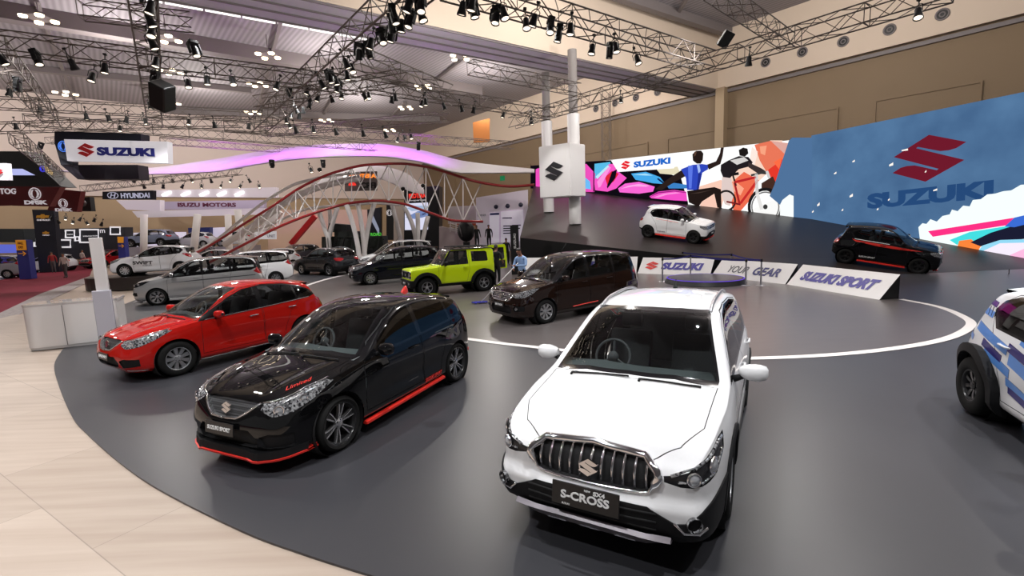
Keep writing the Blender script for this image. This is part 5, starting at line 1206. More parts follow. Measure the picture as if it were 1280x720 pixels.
for i, (x, y) in enumerate(FARL):
    o = copy_tree(SP); o.location = gd(x, y, 38 if y < 250 else 40); o.scale = (1.1,1.1,1.1); o.rotation_euler = (random.uniform(-.6,.6), random.uniform(-.6,.6), i)
    tag(o, 'tiny far spotlight %s in the row %s' % (('first second third fourth fifth sixth seventh eighth ninth tenth eleventh twelfth thirteenth fourteenth'.split()[i if i < 14 else i-14]), 'under the violet canopy' if i < 14 else 'over the white outlined booth wall'), 'spotlight', 'far stage lamps')
# roof lamps in fours
RL = emi('roof lamp glass', (255,232,196), 6)
for i, (x, y, wh) in enumerate([(49,24,'top left corner of the roof'),(208,49,'above the upright-looking truss'),(82,117,'left roof bay, lower'),(213,90,'right of the upright-looking truss'),(335,70,'left of the diagonal truss'),(322,106,'beside the diagonal truss foot'),(575,72,'right roof bay by the wall'),(529,109,'right roof bay, middle'),(507,135,'right roof bay, low'),(408,151,'middle of the roof, low'),(487,163,'over the canopy'),(316,141,'left of the diagonal truss, low'),(213,129,'under the upright-looking truss')]):
    p = gz(x, y, ZR-1.6); e = empty('roof_lamp', p); 
    mb = MB(); mb.tube([(0,0,.1),(0,0,1.5)], .03, 5); mb.box((0,0,.08),(1.2,1.2,.05)); mb.build('lamp_frame', GIRD, e)
    for sx in (-1,1):
        for sy in (-1,1):
            mb = MB(); mb.lathe([(.001,-.05),(.20,-.05),(.22,.05),(.001,.06)], 12, Matrix.Translation((sx*.48, sy*.48, 0))); mb.build('bulb', RL, e)
    tag(e, 'cluster of four warm roof lamps, '+wh, 'ceiling light', 'roof lamp clusters')
# small loudspeaker boxes
for i, (x, y, z, s, lab) in enumerate([(203,120,5.6,.5,'black loudspeaker hung from the upright-looking truss'),(907,49,7.8,.4,'black loudspeaker hung above the truss corner')]):
    mb = MB(); M4 = Matrix.Translation(gz(x, y, z)) @ Matrix.Rotation(.5, 4, 'Y') @ Matrix.Rotation(.5, 4, 'X'); mb.box(None, (s*.75, s*.7, s*1.15), M=M4, bev=.03); o = mb.build('loudspeaker', YB); tag(o, lab, 'loudspeaker')
# ------------------------------------------------------------------ video wall on the deck
W0, W1, W2 = Vector((22.4,20.55,0)), Vector((18.4,29.4,0)), Vector((6.61,42.15,0))
W0e = W1+(W0-W1)*1.5; W2e = W1+(W2-W1)*1.24; ZL = 7.25
def wallp(a, b):
    u = (b-a).normalized(); n = Vector((u.y, -u.x, 0)); n = n if n.y < 0 else -n; return a, n
def topz(px, py, a, n): return gp(px, py, a, n)
scr = {}
for nm, a, b, (ta, tb), lab in (('l', W1, W2e, ((985,175.5),(672,210)), 'tall bright video wall of a seated man and a cyclist, behind the white car'), ('r', W0e, W1, ((1280,115),(985,175.5)), 'tall blue video wall behind the black car on the deck')):
    o_, n = wallp(a, b); za, zb = topz(*ta, o_, n).z, topz(*tb, o_, n).z
    pa, pb = topz(*ta, o_, n), topz(*tb, o_, n); u = (b-a); L = u.length; u.normalize()
    def zt(s, pa=pa, pb=pb, a=a, u=u): sa, sb = (pa-a).dot(u), (pb-a).dot(u); return pa.z+(pb.z-pa.z)*(s-sa)/(sb-sa)
    e = empty('video_wall', (0,0,0)); tag(e, lab, 'video wall'); e.location = a
    mb = MB(); vs = []
    for s in (0, L):
        q = a+u*s-a
        for dz in (rz((a+u*s).x, (a+u*s).y)-.3, zt(s)):
            for off in (0, -.35): vs.append(Vector((q.x, q.y, dz))+n*off)
    mb._mk(vs, [(0,2,6,4),(1,5,7,3),(0,1,3,2),(4,6,7,5),(2,3,7,6),(0,4,5,1)])
    mb.build('panel', BLACKM, e); scr[nm] = (a, n, e, u, L, zt)
def screen_poly(nm, key, pts, mat, lay):
    a, n, e, *_ = scr[key]; mb = MB(); mb.poly([gp(x, y, a+n*(.02+.006*lay), n)-a for x, y in pts]); return mb.build(nm, mat, e, fix=False)
def E_(c, s=1.0): return emi('led %d %d %d' % tuple(c), c, s)
def lpt(key, s, z, off=.02):
    a, n, e, u, L, zt = scr[key]; return u*s+n*off+Vector((0,0,z))
# ---- right screen: blue field, dark red badge, navy wordmark, white splash and colour bands
a, n, e, u, L, zt = scr['r']
def field(key, mat):
    a, n, e, u, L, zt = scr[key]; g0, g1 = a, a+u*L
    mb = MB(); mb.poly([Vector((0,0,rz(g0.x, g0.y)))+n*.012, u*L+Vector((0,0,rz(g1.x, g1.y)))+n*.012, u*L+Vector((0,0,zt(L)))+n*.012, Vector((0,0,zt(0)))+n*.012]); return mb.build('picture_field', mat, e, fix=False)
def blues():
    m, nt, out = _new('led blue field'); N = nt.nodes; L = nt.links; em = N.new('ShaderNodeEmission'); nz = N.new('ShaderNodeTexNoise'); nz.inputs['Scale'].default_value = .55; nz.inputs['Detail'].default_value = 3
    tc = N.new('ShaderNodeTexCoord'); cr = N.new('ShaderNodeValToRGB'); cr.color_ramp.elements[0].position = .3; cr.color_ramp.elements[0].color = rgb((72,106,146)); cr.color_ramp.elements[1].position = .75; cr.color_ramp.elements[1].color = rgb((90,128,168))
    L.new(tc.outputs['Object'], nz.inputs[0]); L.new(nz.outputs['Fac'], cr.inputs[0]); L.new(cr.outputs[0], em.inputs[0]); em.inputs[1].default_value = .95; L.new(em.outputs[0], out.inputs[0]); return m
field('r', blues()); field('l', E_((255,255,255), 1.05))
def scr_frame(key, x, y, x2, y2, lay=2):
    """frame on the screen with X from the first pixel to the second"""
    a, n, e, *_ = scr[key]; p, q = gp(x, y, a+n*.04, n), gp(x2, y2, a+n*.04, n); return frame(p-a, (q-p).normalized(), (0,0,1)), (q-p).length
c0 = gp(1159,198,a+n*.03,n)-a; c1 = gp(1159,170,a+n*.03,n)-a; c2 = gp(1159,228,a+n*.03,n)-a
sbadge('badge', E_((112,26,44)), e, frame(c0, -u, (0,0,1)), (c1-c2).length, .004, sx=1.12)
def wordfit(nm, key, txt, L0, R0, T0, B0, mat, bold=.05, lay=2, shear=0):
    a, n, e, *_ = scr[key]; o = a+n*(.02+.01*lay)
    l, r, t, b = gp(*L0, o, n), gp(*R0, o, n), gp(*T0, o, n), gp(*B0, o, n)
    ux = (r-l); F = frame((l+r)/2-a, ux, (0,0,1)); F.translation = ((l+r)/2)-a
    return word(nm, txt, mat, e, F, (t-b).length, ux.length, bold=bold, depth=.003, shear=shear)
wordfit('wordmark', 'r', 'SUZUKI', (1084,252), (1242,236), (1160,236), (1160,257), E_((38,74,122)), .06)
splash = [(1148,284),(1153,279),(1158,280),(1163,274),(1171,277),(1178,270),(1187,268),(1190,262),(1197,264),(1204,257),(1212,258),(1216,250),(1226,249),(1234,243),(1244,242),(1254,239),(1264,238),(1276,231),(1292,230),(1340,222),(1340,345),(1290,330),(1240,315),(1150,300)]
screen_poly('picture_shape', 'r', splash, E_((244,255,255), 1.05), 5)
screen_poly('picture_shape', 'r', [(1160,289),(1262,273),(1340,262),(1340,268),(1262,281),(1166,296)], E_((255,50,135)), 6)
screen_poly('picture_shape', 'r', [(1187,300),(1212,290),(1256,283),(1340,272),(1340,290),(1240,300),(1196,306)], E_((70,225,228)), 7)
screen_poly('picture_shape', 'r', [(1199,301),(1214,299),(1226,308),(1222,315),(1196,311)], E_((255,135,60)), 8)
screen_poly('picture_shape', 'r', [(1213,303),(1238,291),(1300,272),(1340,265),(1340,292),(1300,296),(1240,304),(1226,308)], E_((28,30,52)), 9)
screen_poly('picture_shape', 'r', [(1256,283),(1268,272),(1340,255),(1340,266),(1268,284)], E_((60,110,215)), 10)
screen_poly('picture_shape', 'r', [(1222,315),(1228,307),(1250,300),(1340,297),(1340,335),(1290,328)], E_((150,220,248)), 11)
screen_poly('picture_shape', 'r', [(1228,314),(1250,304),(1340,302),(1340,338),(1280,326)], E_((250,240,255)), 12)
screen_poly('picture_shape', 'r', [(1262,319),(1280,311),(1340,306),(1340,340),(1290,329)], E_((255,190,228)), 13)
screen_poly('picture_shape', 'l', [(990,172),(986,176),(968,231),(962,245),(975,256),(978,285),(1015,290),(1015,172)], E_((80,115,156)), 12)
screen_poly('picture_shape', 'l', [(975,256),(978,250),(987,243),(992,245),(992,290),(975,290)], E_((250,255,255)), 13)
screen_poly('picture_shape', 'r', [(975,270),(978,250),(988,242),(994,246),(1000,245),(1001,273),(990,273)], E_((250,255,255)), 5)
for x, y, w, h in [(1044,216,3,2),(1067,201,3,2),(1114,205,5,3),(1131,187,8,2),(1064,244,4,3),(1023,255,3,3),(1053,262,2,2),(1016,264,2,2),(1097,261,2,2),(1111,249,2,2),(1169,237,5,2),(1157,214,2,2)]:
    screen_poly('picture_speck', 'r', [(x-w/2,y+h*.3),(x+w/2,y-h*.7),(x+w/2,y+h*.5),(x-w/2,y+h)], E_((255,245,235), 1.1), 6)
# ---- left screen: colour car art, seated man, cyclist
def SPL(pts, c, lay, s=1.0): screen_poly('picture_shape', 'l', pts, E_(c, s), lay)
def zc(l): return [(720+x*280/1280, 170+y*120/549) for x, y in l]          # crop coordinates
SPL(zc([(0,150),(210,138),(250,205),(460,190),(600,240),(640,380),(640,400),(0,330),(-260,300),(-260,170)]), (16,12,20), 1)
SPL(zc([(-230,190),(-150,160),(-30,158),(60,160),(110,215),(105,320),(60,320),(0,300),(-230,290)]), (240,80,190), 2)
SPL(zc([(100,160),(195,148),(200,175),(130,255),(100,240)]), (90,190,235), 2)
SPL(zc([(105,250),(190,160),(225,160),(250,210),(290,240),(230,300),(180,318),(110,310)]), (250,90,200), 3)
SPL(zc([(165,235),(205,200),(245,215),(215,260),(180,285)]), (225,40,60), 4)
SPL(zc([(50,235),(80,260),(85,305),(50,300)]), (110,190,250), 4)
SPL(zc([(240,300),(280,272),(360,262),(450,290),(440,318),(360,330),(250,322)]), (250,105,215), 3)
SPL(zc([(315,215),(400,205),(480,235),(510,275),(440,270),(340,250)]), (70,170,235), 3)
SPL(zc([(420,345),(470,318),(560,308),(630,318),(636,372),(560,368),(430,356)]), (245,80,200), 3)
SPL(zc([(520,285),(560,268),(640,280),(640,300),(530,300)]), (60,130,200), 4)
SPL(zc([(240,205),(200,140),(590,100),(560,185)]), (255,255,255), 5, 1.05)
wordfit('wordmark', 'l', 'SUZUKI', (792,206), (838,200.5), (815,199), (815,207), E_((30,105,205)), .06, 8)
a_, n_, e_, u_, *_ = scr['l']; bc = gp(782,206.3,a_+n_*.1,n_)-a_; sbadge('badge', E_((235,40,50)), e_, frame(bc, -u_, (0,0,1)), (gp(782,201,a_,n_)-gp(782,212,a_,n_)).length, .004, sx=1.1)
SPL(zc([(460,190),(580,175),(600,225),(480,215)]), (232,222,190), 2)
SPL(zc([(700,290),(830,250),(860,300),(830,415),(710,400)]), (252,205,185), 3)
SPL(zc([(845,220),(960,160),(1090,60),(1110,25),(1180,25),(1150,160),(1000,300),(880,330)]), (250,215,195), 3)
SPL(zc([(1020,50),(1110,28),(1220,42),(1195,120),(1145,285),(1100,225),(1050,140)]), (235,120,90), 4)
SPL(zc([(1090,200),(1190,125),(1145,285)]), (232,58,44), 5)
SPL(zc([(1115,30),(1222,42),(1200,110)]), (222,170,160), 5)
SPL(zc([(1125,230),(1150,285),(1120,330),(1090,310),(1060,300),(1060,270)]), (70,45,38), 6)
SPL(zc([(860,290),(960,205),(1040,250),(1000,360),(940,430),(900,425)]), (240,110,80), 4)
SPL(zc([(1000,420),(1190,340),(1280,360),(1280,480),(960,440)]), (252,252,250), 5)
for pts, c, l in (([(255,302),(300,284),(360,274),(420,284),(400,290),(330,288)], (255,170,235), 6),([(440,352),(500,330),(570,322),(600,326),(520,336),(470,352)], (255,150,225), 6),([(325,222),(395,214),(440,226),(400,226)], (170,225,250), 6),([(112,232),(180,168),(192,172),(122,246)], (190,235,250), 5),([(120,262),(185,176),(200,178),(140,290),(128,296)], (255,150,225), 5),([(205,205),(235,190),(225,240),(180,300),(176,290)], (18,12,24), 6),([(232,312),(262,330),(380,338),(440,326),(440,332),(380,345),(250,338)], (18,12,24), 6),([(100,158),(106,158),(104,318),(98,318)], (18,12,24), 6),([(415,352),(465,322),(560,312),(630,322),(630,326),(560,317),(470,328)], (150,30,120), 6),([(470,240),(512,272),(506,280),(462,246)], (16,40,90), 6),([(640,170),(668,168),(660,300),(645,300)], (92,120,230), 11),([(690,165),(705,164),(712,200),(700,215)], (170,195,250), 11),([(700,210),(716,214),(702,305),(690,306)], (34,48,140), 11),([(676,90),(690,88),(684,110),(674,118)], (92,66,54), 11),([(650,330),(720,318),(780,308),(700,328)], (66,52,46), 12),([(900,250),(960,300),(940,340),(880,300)], (255,170,140), 6),([(1050,60),(1090,55),(1080,110),(1055,100)], (250,165,130), 7),([(1005,62),(1040,90),(1020,170),(990,150)], (255,235,225), 4),([(1130,150),(1180,120),(1160,190)], (255,110,70), 8)):
    SPL(zc(pts), c, l)
# man
SPL(zc([(665,105),(685,85),(715,84),(728,100),(724,140),(712,158),(690,158),(668,140)]), (38,28,26), 7)
SPL(zc([(600,190),(665,165),(720,160),(752,165),(755,190),(722,210),(700,310),(635,308),(628,240)]), (48,72,190), 8)
SPL(zc([(610,190),(635,225),(560,265),(490,310),(452,305),(520,250)]), (44,32,30), 7)
SPL(zc([(745,165),(800,145),(822,100),(828,66),(845,66),(838,115),(825,160),(760,192)]), (44,32,30), 7)
SPL(zc([(635,315),(700,305),(790,292),(828,305),(832,410),(808,410),(790,330),(720,375),(700,405),(645,380)]), (36,26,24), 9)
# cyclist and bicycle
SPL(zc([(930,80),(955,66),(980,72),(985,100),(965,118),(935,112)]), (30,26,26), 7)
SPL(zc([(828,165),(870,140),(930,115),(985,120),(1010,150),(1000,172),(930,190),(880,240),(840,235),(826,200)]), (34,30,34), 8)
SPL(zc([(880,140),(960,120),(985,140),(920,165)]), (215,212,210), 9)
SPL(zc([(835,235),(885,235),(905,330),(880,400),(850,390),(830,330)]), (225,205,200), 7)
SPL(zc([(985,150),(1060,185),(1090,205),(1085,220),(1040,215),(985,178)]), (60,50,50), 9)
def disc(cx, cy, r0, r1, c, lay):
    P = [(cx+r1*math.cos(t)*.92, cy+r1*math.sin(t)) for t in np.linspace(0, 2*PI, 26)]; Q = [(cx+r0*math.cos(t)*.92, cy+r0*math.sin(t)) for t in np.linspace(2*PI, 0, 26)]
    a, n, e, *_ = scr['l']; mb = MB()
    P3 = [gp(*zc([p])[0], a+n*(.02+.006*lay), n)-a for p in P]; Q3 = [gp(*zc([p])[0], a+n*(.02+.006*lay), n)-a for p in Q[::-1]]
    mb.grid([P3, Q3], False); mb.build('picture_shape', E_(c), e, fix=False)
disc(1082,405,92,110,(28,26,28),8); disc(1082,405,80,88,(120,118,118),8); disc(1082,405,0,14,(60,60,60),8); disc(858,370,50,62,(40,34,34),8)
for p, q, w, c in (((905,265),(1030,235),7,(190,40,44)),((905,265),(935,390),6,(170,36,40)),((940,385),(1040,250),7,(200,44,44)),((1030,215),(1035,330),9,(212,210,208)),((1035,330),(1062,420),10,(232,230,228)),((860,375),(940,392),5,(120,30,34)),((895,220),(915,285),5,(40,36,36)),((1000,225),(1085,205),6,(60,58,58)),((1090,200),(1105,240),8,(210,208,206)),((880,222),(930,214),8,(28,26,28))):
    dx, dy = q[0]-p[0], q[1]-p[1]; l = math.hypot(dx, dy); nx, ny = -dy/l*w, dx/l*w
    SPL(zc([(p[0]+nx, p[1]+ny), (q[0]+nx, q[1]+ny), (q[0]-nx, q[1]-ny), (p[0]-nx, p[1]-ny)]), c, 10)
# ------------------------------------------------------------------ the deck
e0, e1, e2 = Vector((.54,26.43,1.81)), Vector((8.9,21.77,.70)), Vector((13.2,18.55,0))
lt = Vector((2.64,48.68,0)); lt.z = rz(lt.x, lt.y)
P = [(e0.x, e0.y), (e1.x, e1.y), (e2.x, e2.y), (31,19.6), (28,24), (19.4,32), (5,46.5), (lt.x, lt.y)]
mb = MB(); k = len(P); vs = [(x, y, max(.004, rz(x, y))) for x, y in P]+[(x, y, 0) for x, y in P]
mb._mk(vs, [tuple(range(k))]); mb.mi = 1; mb._mk(vs, [(i, (i+1) % k, k+(i+1) % k, k+i) for i in range(k)])
o = mb.build('display_deck', [RAMPM, BLACKM]); tag(o, 'dark sloping display deck carrying two cars in front of the video walls', 'ramp')
for x, y, y0, lab in ((1192,361,351,'slim dark rod standing at the foot of the deck, nearer the sport sign'),(1260,352,337,'slim dark rod standing at the foot of the deck, above the rally car')):
    p = rp(x, y); mb = MB(); h = gd(x, y0, p.y).z-p.z; mb.lathe([(.001,0),(.07,0),(.06,.02),(.015,.03),(.015,h),(.001,h+.01)], 10, Matrix.Translation(p+Vector((0,0,.01)))); o = mb.build('floor_rod', BLACKM); tag(o, lab, 'rod')
# ------------------------------------------------------------------ wedge signs round the back of the turntable
SB = [Vector(p) for p in ((10.42,13.2,0),(9.95,17.0,0),(8.6,20.3,0),(6.0,22.5,0),(.1,24.8,0))]
PUR = pr('violet lettering', (62,54,160), .4); REDT = pr('red lettering', (222,52,46), .4); NAVY = pr('navy lettering', (40,44,120), .4); GREYT = pr('grey lettering', (70,72,84), .4)
SIGNW = pr('white sign face', (228,226,226), .35, emit=.12)
def wedge(a, b, h, d, label, texts, endcap=True):
    e = empty('wedge_sign', a); u = (b-a); L = u.length; u.normalize(); n = Vector((-u.y, u.x, 0))       # n points to the back
    if n.y < 0 and n.x < 0: n = -n
    if n.dot(Vector((0,1,0))) < 0 and abs(n.y) > abs(n.x): n = -n
    if n.x < 0 and abs(n.x) > abs(n.y): n = -n
    g = .03; mb = MB()
    A0, B0 = u*g, u*(L-g); vs = [A0, B0, B0+n*d+Vector((0,0,h)), A0+n*d+Vector((0,0,h)), A0+n*d, B0+n*d]
    mb._mk(vs, [(3,2,5,4),(0,4,5,1),(0,3,4),(1,5,2)]); mb.mi = 1; mb._mk([v for v in vs[:4]], [(0,1,2,3)])
    mb.build('wedge_body', [BLACKM, SIGNW], e)
    tag(e, label, 'sign', 'low wedge signs behind the turntable'); up = (n*d+Vector((0,0,h))); sl = up.length; up.normalize()
    ux = -u                                                                   # reading direction as seen from the stand
    F0 = frame(A0, ux, up); nz = F0.to_3x3() @ Vector((0,0,1))
    for (txt, s0, hh, ww, mat, sh, bold, v) in texts:
        o = u*(L*(1-s0))+up*(sl*v)+nz*.012; F = frame(o, ux, up)
        if txt == '@S': sbadge('badge', mat, e, F, hh, .004, 1.1)
        else: word('lettering', txt, mat, e, F, hh, ww, bold=bold, shear=sh, depth=.006)
    return e
wedge(SB[0], SB[1], .70, .62, 'white wedge sign with violet sport lettering at the right end of the row', [('SUZUKI SPORT', .50, .40, 3.0, PUR, .25, .06, .5)])
wedge(SB[1], SB[2], .70, .62, 'white wedge sign lettered your gear, second from the right end', [('YOUR', .33, .34, .95, GREYT, .25, .0, .5), ('GEAR', .70, .40, 1.15, NAVY, .25, .03, .5)])
wedge(SB[2], SB[3], .72, .62, 'white wedge sign with red badge and violet wordmark behind the roped podium', [('@S', .18, .48, 0, REDT, 0, 0, .5), ('SUZUKI', .60, .40, 1.9, PUR, .2, .06, .5)])
wedge(SB[3], SB[4], .76, .62, 'white wedge sign with violet wordmark behind the brown car', [('SUZUKI', .72, .46, 2.6, PUR, .15, .06, .5)])
# ------------------------------------------------------------------ roped podium
pc = gz(888,354); e = empty('round_podium', (pc.x-.1, pc.y+.3, 0)); mb = MB()
mb.lathe([(.001,.20),(1.36,.20),(1.40,.19),(1.5,.02),(1.5,.007)], 48); mb.build('podium_body', BLACKM, e, sharp=30)
mb = MB(); mb.lathe([(1.375,.198),(1.40,.205),(1.425,.19),(1.40,.175)], 48); mb.build('light_rim', emi('violet rim light', (120,90,230), .9), e)
mb = MB(); mb.lathe([(.001,.204),(1.34,.204)], 40); mb.build('top_disc', pr('podium top', (58,54,66), .3), e)
tag(e, 'low round dark podium with violet lit rim inside the rope barrier', 'podium')
PP = []
for i, ((x, y), nm) in enumerate(zip([(828,352),(863,346),(853,340),(914,345),(951,357),(932,357)], ['front left corner','inner left','back left','back right','front right corner','beside the front right corner'])):
    p = gz(x, y); e = empty('barrier_post', p); mb = MB()
    mb.lathe([(.001,.03),(.05,.03),(.17,.012),(.175,.007)], 20); mb.build('base', SILVER, e, sharp=40)
    mb = MB(); mb.lathe([(.03,.02),(.03,.94),(.001,.95)], 12); mb.build('post', SILVER, e, sharp=40)
    mb = MB(); mb.lathe([(.042,.86),(.042,.96),(.001,.975)], 12); mb.build('belt_head', BLACKM, e, sharp=40)
    tag(e, 'chrome barrier post round the podium, '+nm, 'barrier post', 'barrier posts round the podium'); PP.append(p)
for i, (a, b, nm) in enumerate(((0,1,'left side'),(1,4,'front side'),(4,3,'right side'),(3,2,'back side'),(5,1,'inner run'))):
    a, b = PP[a], PP[b]; mb = MB(); R = []
    for t in np.linspace(0, 1, 9):
        q = a.lerp(b, t)+Vector((0,0,.92-.05*math.sin(PI*t))); R.append([q+Vector((0,0,-.03)), q+Vector((0,0,.03))])
    mb.grid(R); R2 = [[q+Vector((.004,.004,0)) for q in r] for r in R]; mb.grid(R2); o = mb.build('barrier_belt', ROPEB); tag(o, 'violet blue barrier belt between chrome posts, '+nm+' of the podium', 'barrier belt', 'barrier belts')
# ------------------------------------------------------------------ twin columns and the white badge box
CG = pr('grey column', (128,122,120), .6); CW = pr('white column sleeve', (226,224,224), .4)
for (bx, by, tx, ty, sx, sy, lab) in ((686,268,683,80,684,152,'left of the twin columns through the white badge box'),(719,283,715,66,717,143,'right of the twin columns through the white badge box')):
    p = rp(bx, by-3); e = empty('column', p); zs = gd(sx, sy, p.y).z-p.z; zt_ = ZB-.1-p.z
    mb = MB(); mb.lathe([(.001,0),(.37,0),(.37,zs),(.30,zs),(.30,zs-.1)], 28); mb.build('sleeve', CW, e, sharp=40)
    mb = MB(); mb.lathe([(.27,zs-.2),(.27,zt_)], 24); mb.build('shaft', CG, e, sharp=40); tag(e, lab, 'column', 'twin columns')
pl, prr = rp(686,265), rp(719,280); cm = (pl+prr)/2; e = empty('badge_box', (cm.x, cm.y, 0)); tag(e, 'white box with dark angular badge hung on the twin columns', 'sign box')
Yf = prr.y-1.4
q = [gd(673,186,Yf+1.2), gd(712,178,Yf), gd(731.5,177,Yf+.9)]; qb = [gd(675,248,Yf+1.2), gd(712.5,245,Yf), gd(731.5,244,Yf+.9)]
zt2, zb2 = max(q[0].z, q[1].z), (qb[0].z+qb[1].z)/2
F3 = [Vector((v.x-cm.x, v.y-cm.y, 0)) for v in q]; bk = F3[0]+(F3[2]-F3[1])*1.0
mb = MB(); poly4 = [F3[0], F3[1], F3[2], F3[2]+(F3[0]-F3[1])]; mb._mk([Vector((v.x, v.y, z)) for z in (zb2, zt2) for v in poly4], [(0,1,2,3),(7,6,5,4),(0,4,5,1),(1,5,6,2),(2,6,7,3),(3,7,4,0)])
bmesh.ops.bevel(mb.bm, geom=list(mb.bm.edges), offset=.04, segments=2, affect='EDGES'); mb.build('box_body', CW, e)
fu = (F3[1]-F3[0]).normalized(); fc = (F3[0]+F3[1])/2+Vector((0,0,(zb2+zt2)/2)); fn = fu.cross(Vector((0,0,1))); fc += fn*(.02 if fn.y < 0 else -.02)
sbadge('badge', pr('brushed dark badge', (70,70,74), .3, .7), e, frame(fc, fu, (0,0,1)), (zt2-zb2)*.36, .05, sx=.95)
# black banner post beside the columns
p = gd(644,318,24); e = empty('banner_post', (p.x, p.y, 0)); mb = MB(); mb.box((0,0,1.25),(.42,.12,2.5), bev=.02); mb.build('banner_body', BLACKM, e)
word('lettering', 'SUZUKI', WHITET, e, frame((0,-.065,1.7), (0,0,1), (-1,0,0)), .12, .75, bold=.03); tag(e, 'black upright banner post with white vertical wordmark at the deck corner', 'banner')
# ------------------------------------------------------------------ white reception desk and pylon
d0, d1, d2 = gz(33,440), gz(79,437), gz(146,427); e = empty('reception_desk', (d1.x, d1.y, 0)); tag(e, 'white laminate reception desk with rounded end at the edge of the stand', 'counter')
ux = (d2-d0).normalized(); nn = Vector((-ux.y, ux.x, 0)); H = 1.06; Ld = (d2-d0).length+.1; o0 = d0-d1
ol = []
for t in np.linspace(PI, PI*1.5, 6): ol.append(o0+ux*(.22+.22*math.cos(t))+nn*(.22+.22*math.sin(t)))
ol += [o0+ux*Ld, o0+ux*Ld+nn*.75, o0+nn*.75]
def outline(mb, P, z0, z1): mb.prism([(v.x, v.y) for v in P], z0, z1)
mb = MB(); outline(mb, ol, .06, H-.05); mb.build('desk_body', WHITE, e, sharp=30)
mb = MB(); c_ = sum(ol, Vector((0,0,0)))/len(ol); outline(mb, [c_+(v-c_)*.96 for v in ol], 0, .06); mb.build('plinth', pr('desk plinth', (190,186,184), .4), e)
mb = MB(); outline(mb, [c_+(v-c_)*1.02 for v in ol], H-.05, H); mb.build('desk_top', pr('white desk top', (205,200,198), .15, coat=.6), e, sharp=30)
mb = MB(); s_ = o0+ux*(Ld*.42)-nn*.003; mb.box(s_+Vector((0,0,.53)), (.012,.01,.94), rz=math.atan2(ux.y, ux.x)); mb.build('panel_joint', GIRD, e)
b0 = gz(137,433); Yp = b0.y; e = empty('pylon', (b0.x, b0.y, 0)); tag(e, 'tall thin white pylon standing against the reception desk', 'pylon')
tp = gd(122,297,Yp); mb = MB(); Hh = tp.z; mb.box((0,.05,Hh/2), (.23,.10,Hh), rz=.5, bev=.01); mb.build('pylon_body', WHITE, e)
mb = MB(); mb.box((.02,-.02,.7), (.34,.12,1.25), rz=.5, bev=.02); mb.build('glass_sleeve', pr('frosted sleeve', (196,194,204), .12, coat=.5), e)
# ------------------------------------------------------------------ hanging signs on the left
def capY(x, Y, f=.93):
    d = ray(x, 300); return min(Y, f*AB/(d.dot(A40)/d.y))
def board(px, Y, mat, name, label, cat, t=.15, texts=(), kind=None, group=None, parent=None):
    """flat sign from four pixel corners (tl, tr, br, bl) at depth Y, with real thickness"""
    Y = capY(sum(p[0] for p in px)/4, Y); P = [gd(x, y, Y) for x, y in px]; c = sum(P, Vector((0,0,0)))/4; e = empty(name, c)
    if parent is not None: e.parent = parent; e.location = c-parent.location
    mb = MB(); vs = [p-c for p in P]+[p-c+Vector((0,t,0)) for p in P]; mb._mk(vs, [(0,1,2,3),(7,6,5,4),(0,4,5,1),(1,5,6,2),(2,6,7,3),(3,7,4,0)]); mb.build('board', mat, e)
    for (txt, x0, x1, yc, hpx, m, bold, sh) in texts:
        a, b = gd(x0, yc if not isinstance(yc, tuple) else yc[0], Y-.03)-c, gd(x1, yc if not isinstance(yc, tuple) else yc[1], Y-.03)-c
        F = frame((a+b)/2, b-a, (0,0,1)); h = hpx*Y/FPX
        if txt == '@S': sbadge('badge', m, e, F, h, .02, 1.1)
        elif txt == '@ring':
            mb = MB(); r = h/2; mb.tube([F @ Vector((r*math.cos(t_), r*math.sin(t_), 0)) for t_ in np.linspace(0, 2*PI, 25)[:-1]], r*.09, 5, closed=True)
            for s_ in (-1,1):
                mb.prism([(s_*r*.10, r*.75), (s_*r*.55, r*.55), (s_*r*.78, 0), (s_*r*.55, -r*.55), (s_*r*.10, -r*.75), (s_*r*.38, -r*.3), (s_*r*.42, 0), (s_*r*.38, r*.3)], 0, .02, F)
            mb.build('emblem', m, e)
        elif txt == '@oval':
            mb = MB(); mb.tube([F @ Vector((h*.85*math.cos(t_), h*.5*math.sin(t_), 0)) for t_ in np.linspace(0, 2*PI, 25)[:-1]], h*.06, 5, closed=True)
            for s_ in (-1,1): mb.tube([F @ Vector((s_*h*.3-h*.12, -h*.35, 0)), F @ Vector((s_*h*.3+h*.12, h*.35, 0))], h*.08, 5)
            mb.tube([F @ Vector((-h*.32, -.02*h, 0)), F @ Vector((h*.32, .05*h, 0))], h*.07, 5); mb.build('emblem', m, e)
        elif txt == '@tie':
            mb = MB(); w = (b-a).length/2; mb.prism([(-w,-h*.32),(-w*.82,h*.25),(-w*.25,h*.25),(-w*.22,h*.5),(w*.3,h*.5),(w*.28,h*.25),(w,h*.25),(w*.82,-h*.32),(w*.25,-h*.32),(w*.22,-h*.5),(-w*.3,-h*.5),(-w*.28,-h*.32)], 0, .03, F); mb.build('emblem', m, e)
        else: word('lettering', txt, m, e, F, h, (b-a).length, bold=bold, shear=sh, depth=.02)
    if parent is None: tag(e, label, cat, group, kind)
    return e, c
BLUEL = pr('blue sign lettering', (52,56,150), .4); SIGNRED = pr('red sign badge', (200,40,44), .4); LITW = pr('lit white board', (232,230,236), .4, emit=.35); DNAVY = pr('dark navy board', (18,20,34), .5)
hs, _ = board([(80,174),(209,177),(210,204),(84,201)], 20, LITW, 'hanging_sign', 'white hanging sign with red badge and blue wordmark in the upper left', 'sign', .3, [('@S', 98, 117, 187.6, 16, SIGNRED, 0, 0), ('SUZUKI', 121, 193, (189,190.5), 10, BLUEL, .06, 0)])
board([(68,164),(176,167),(176,182),(68,180)], 20.6, DNAVY, 'sign_frame', None, None, .5, parent=hs)
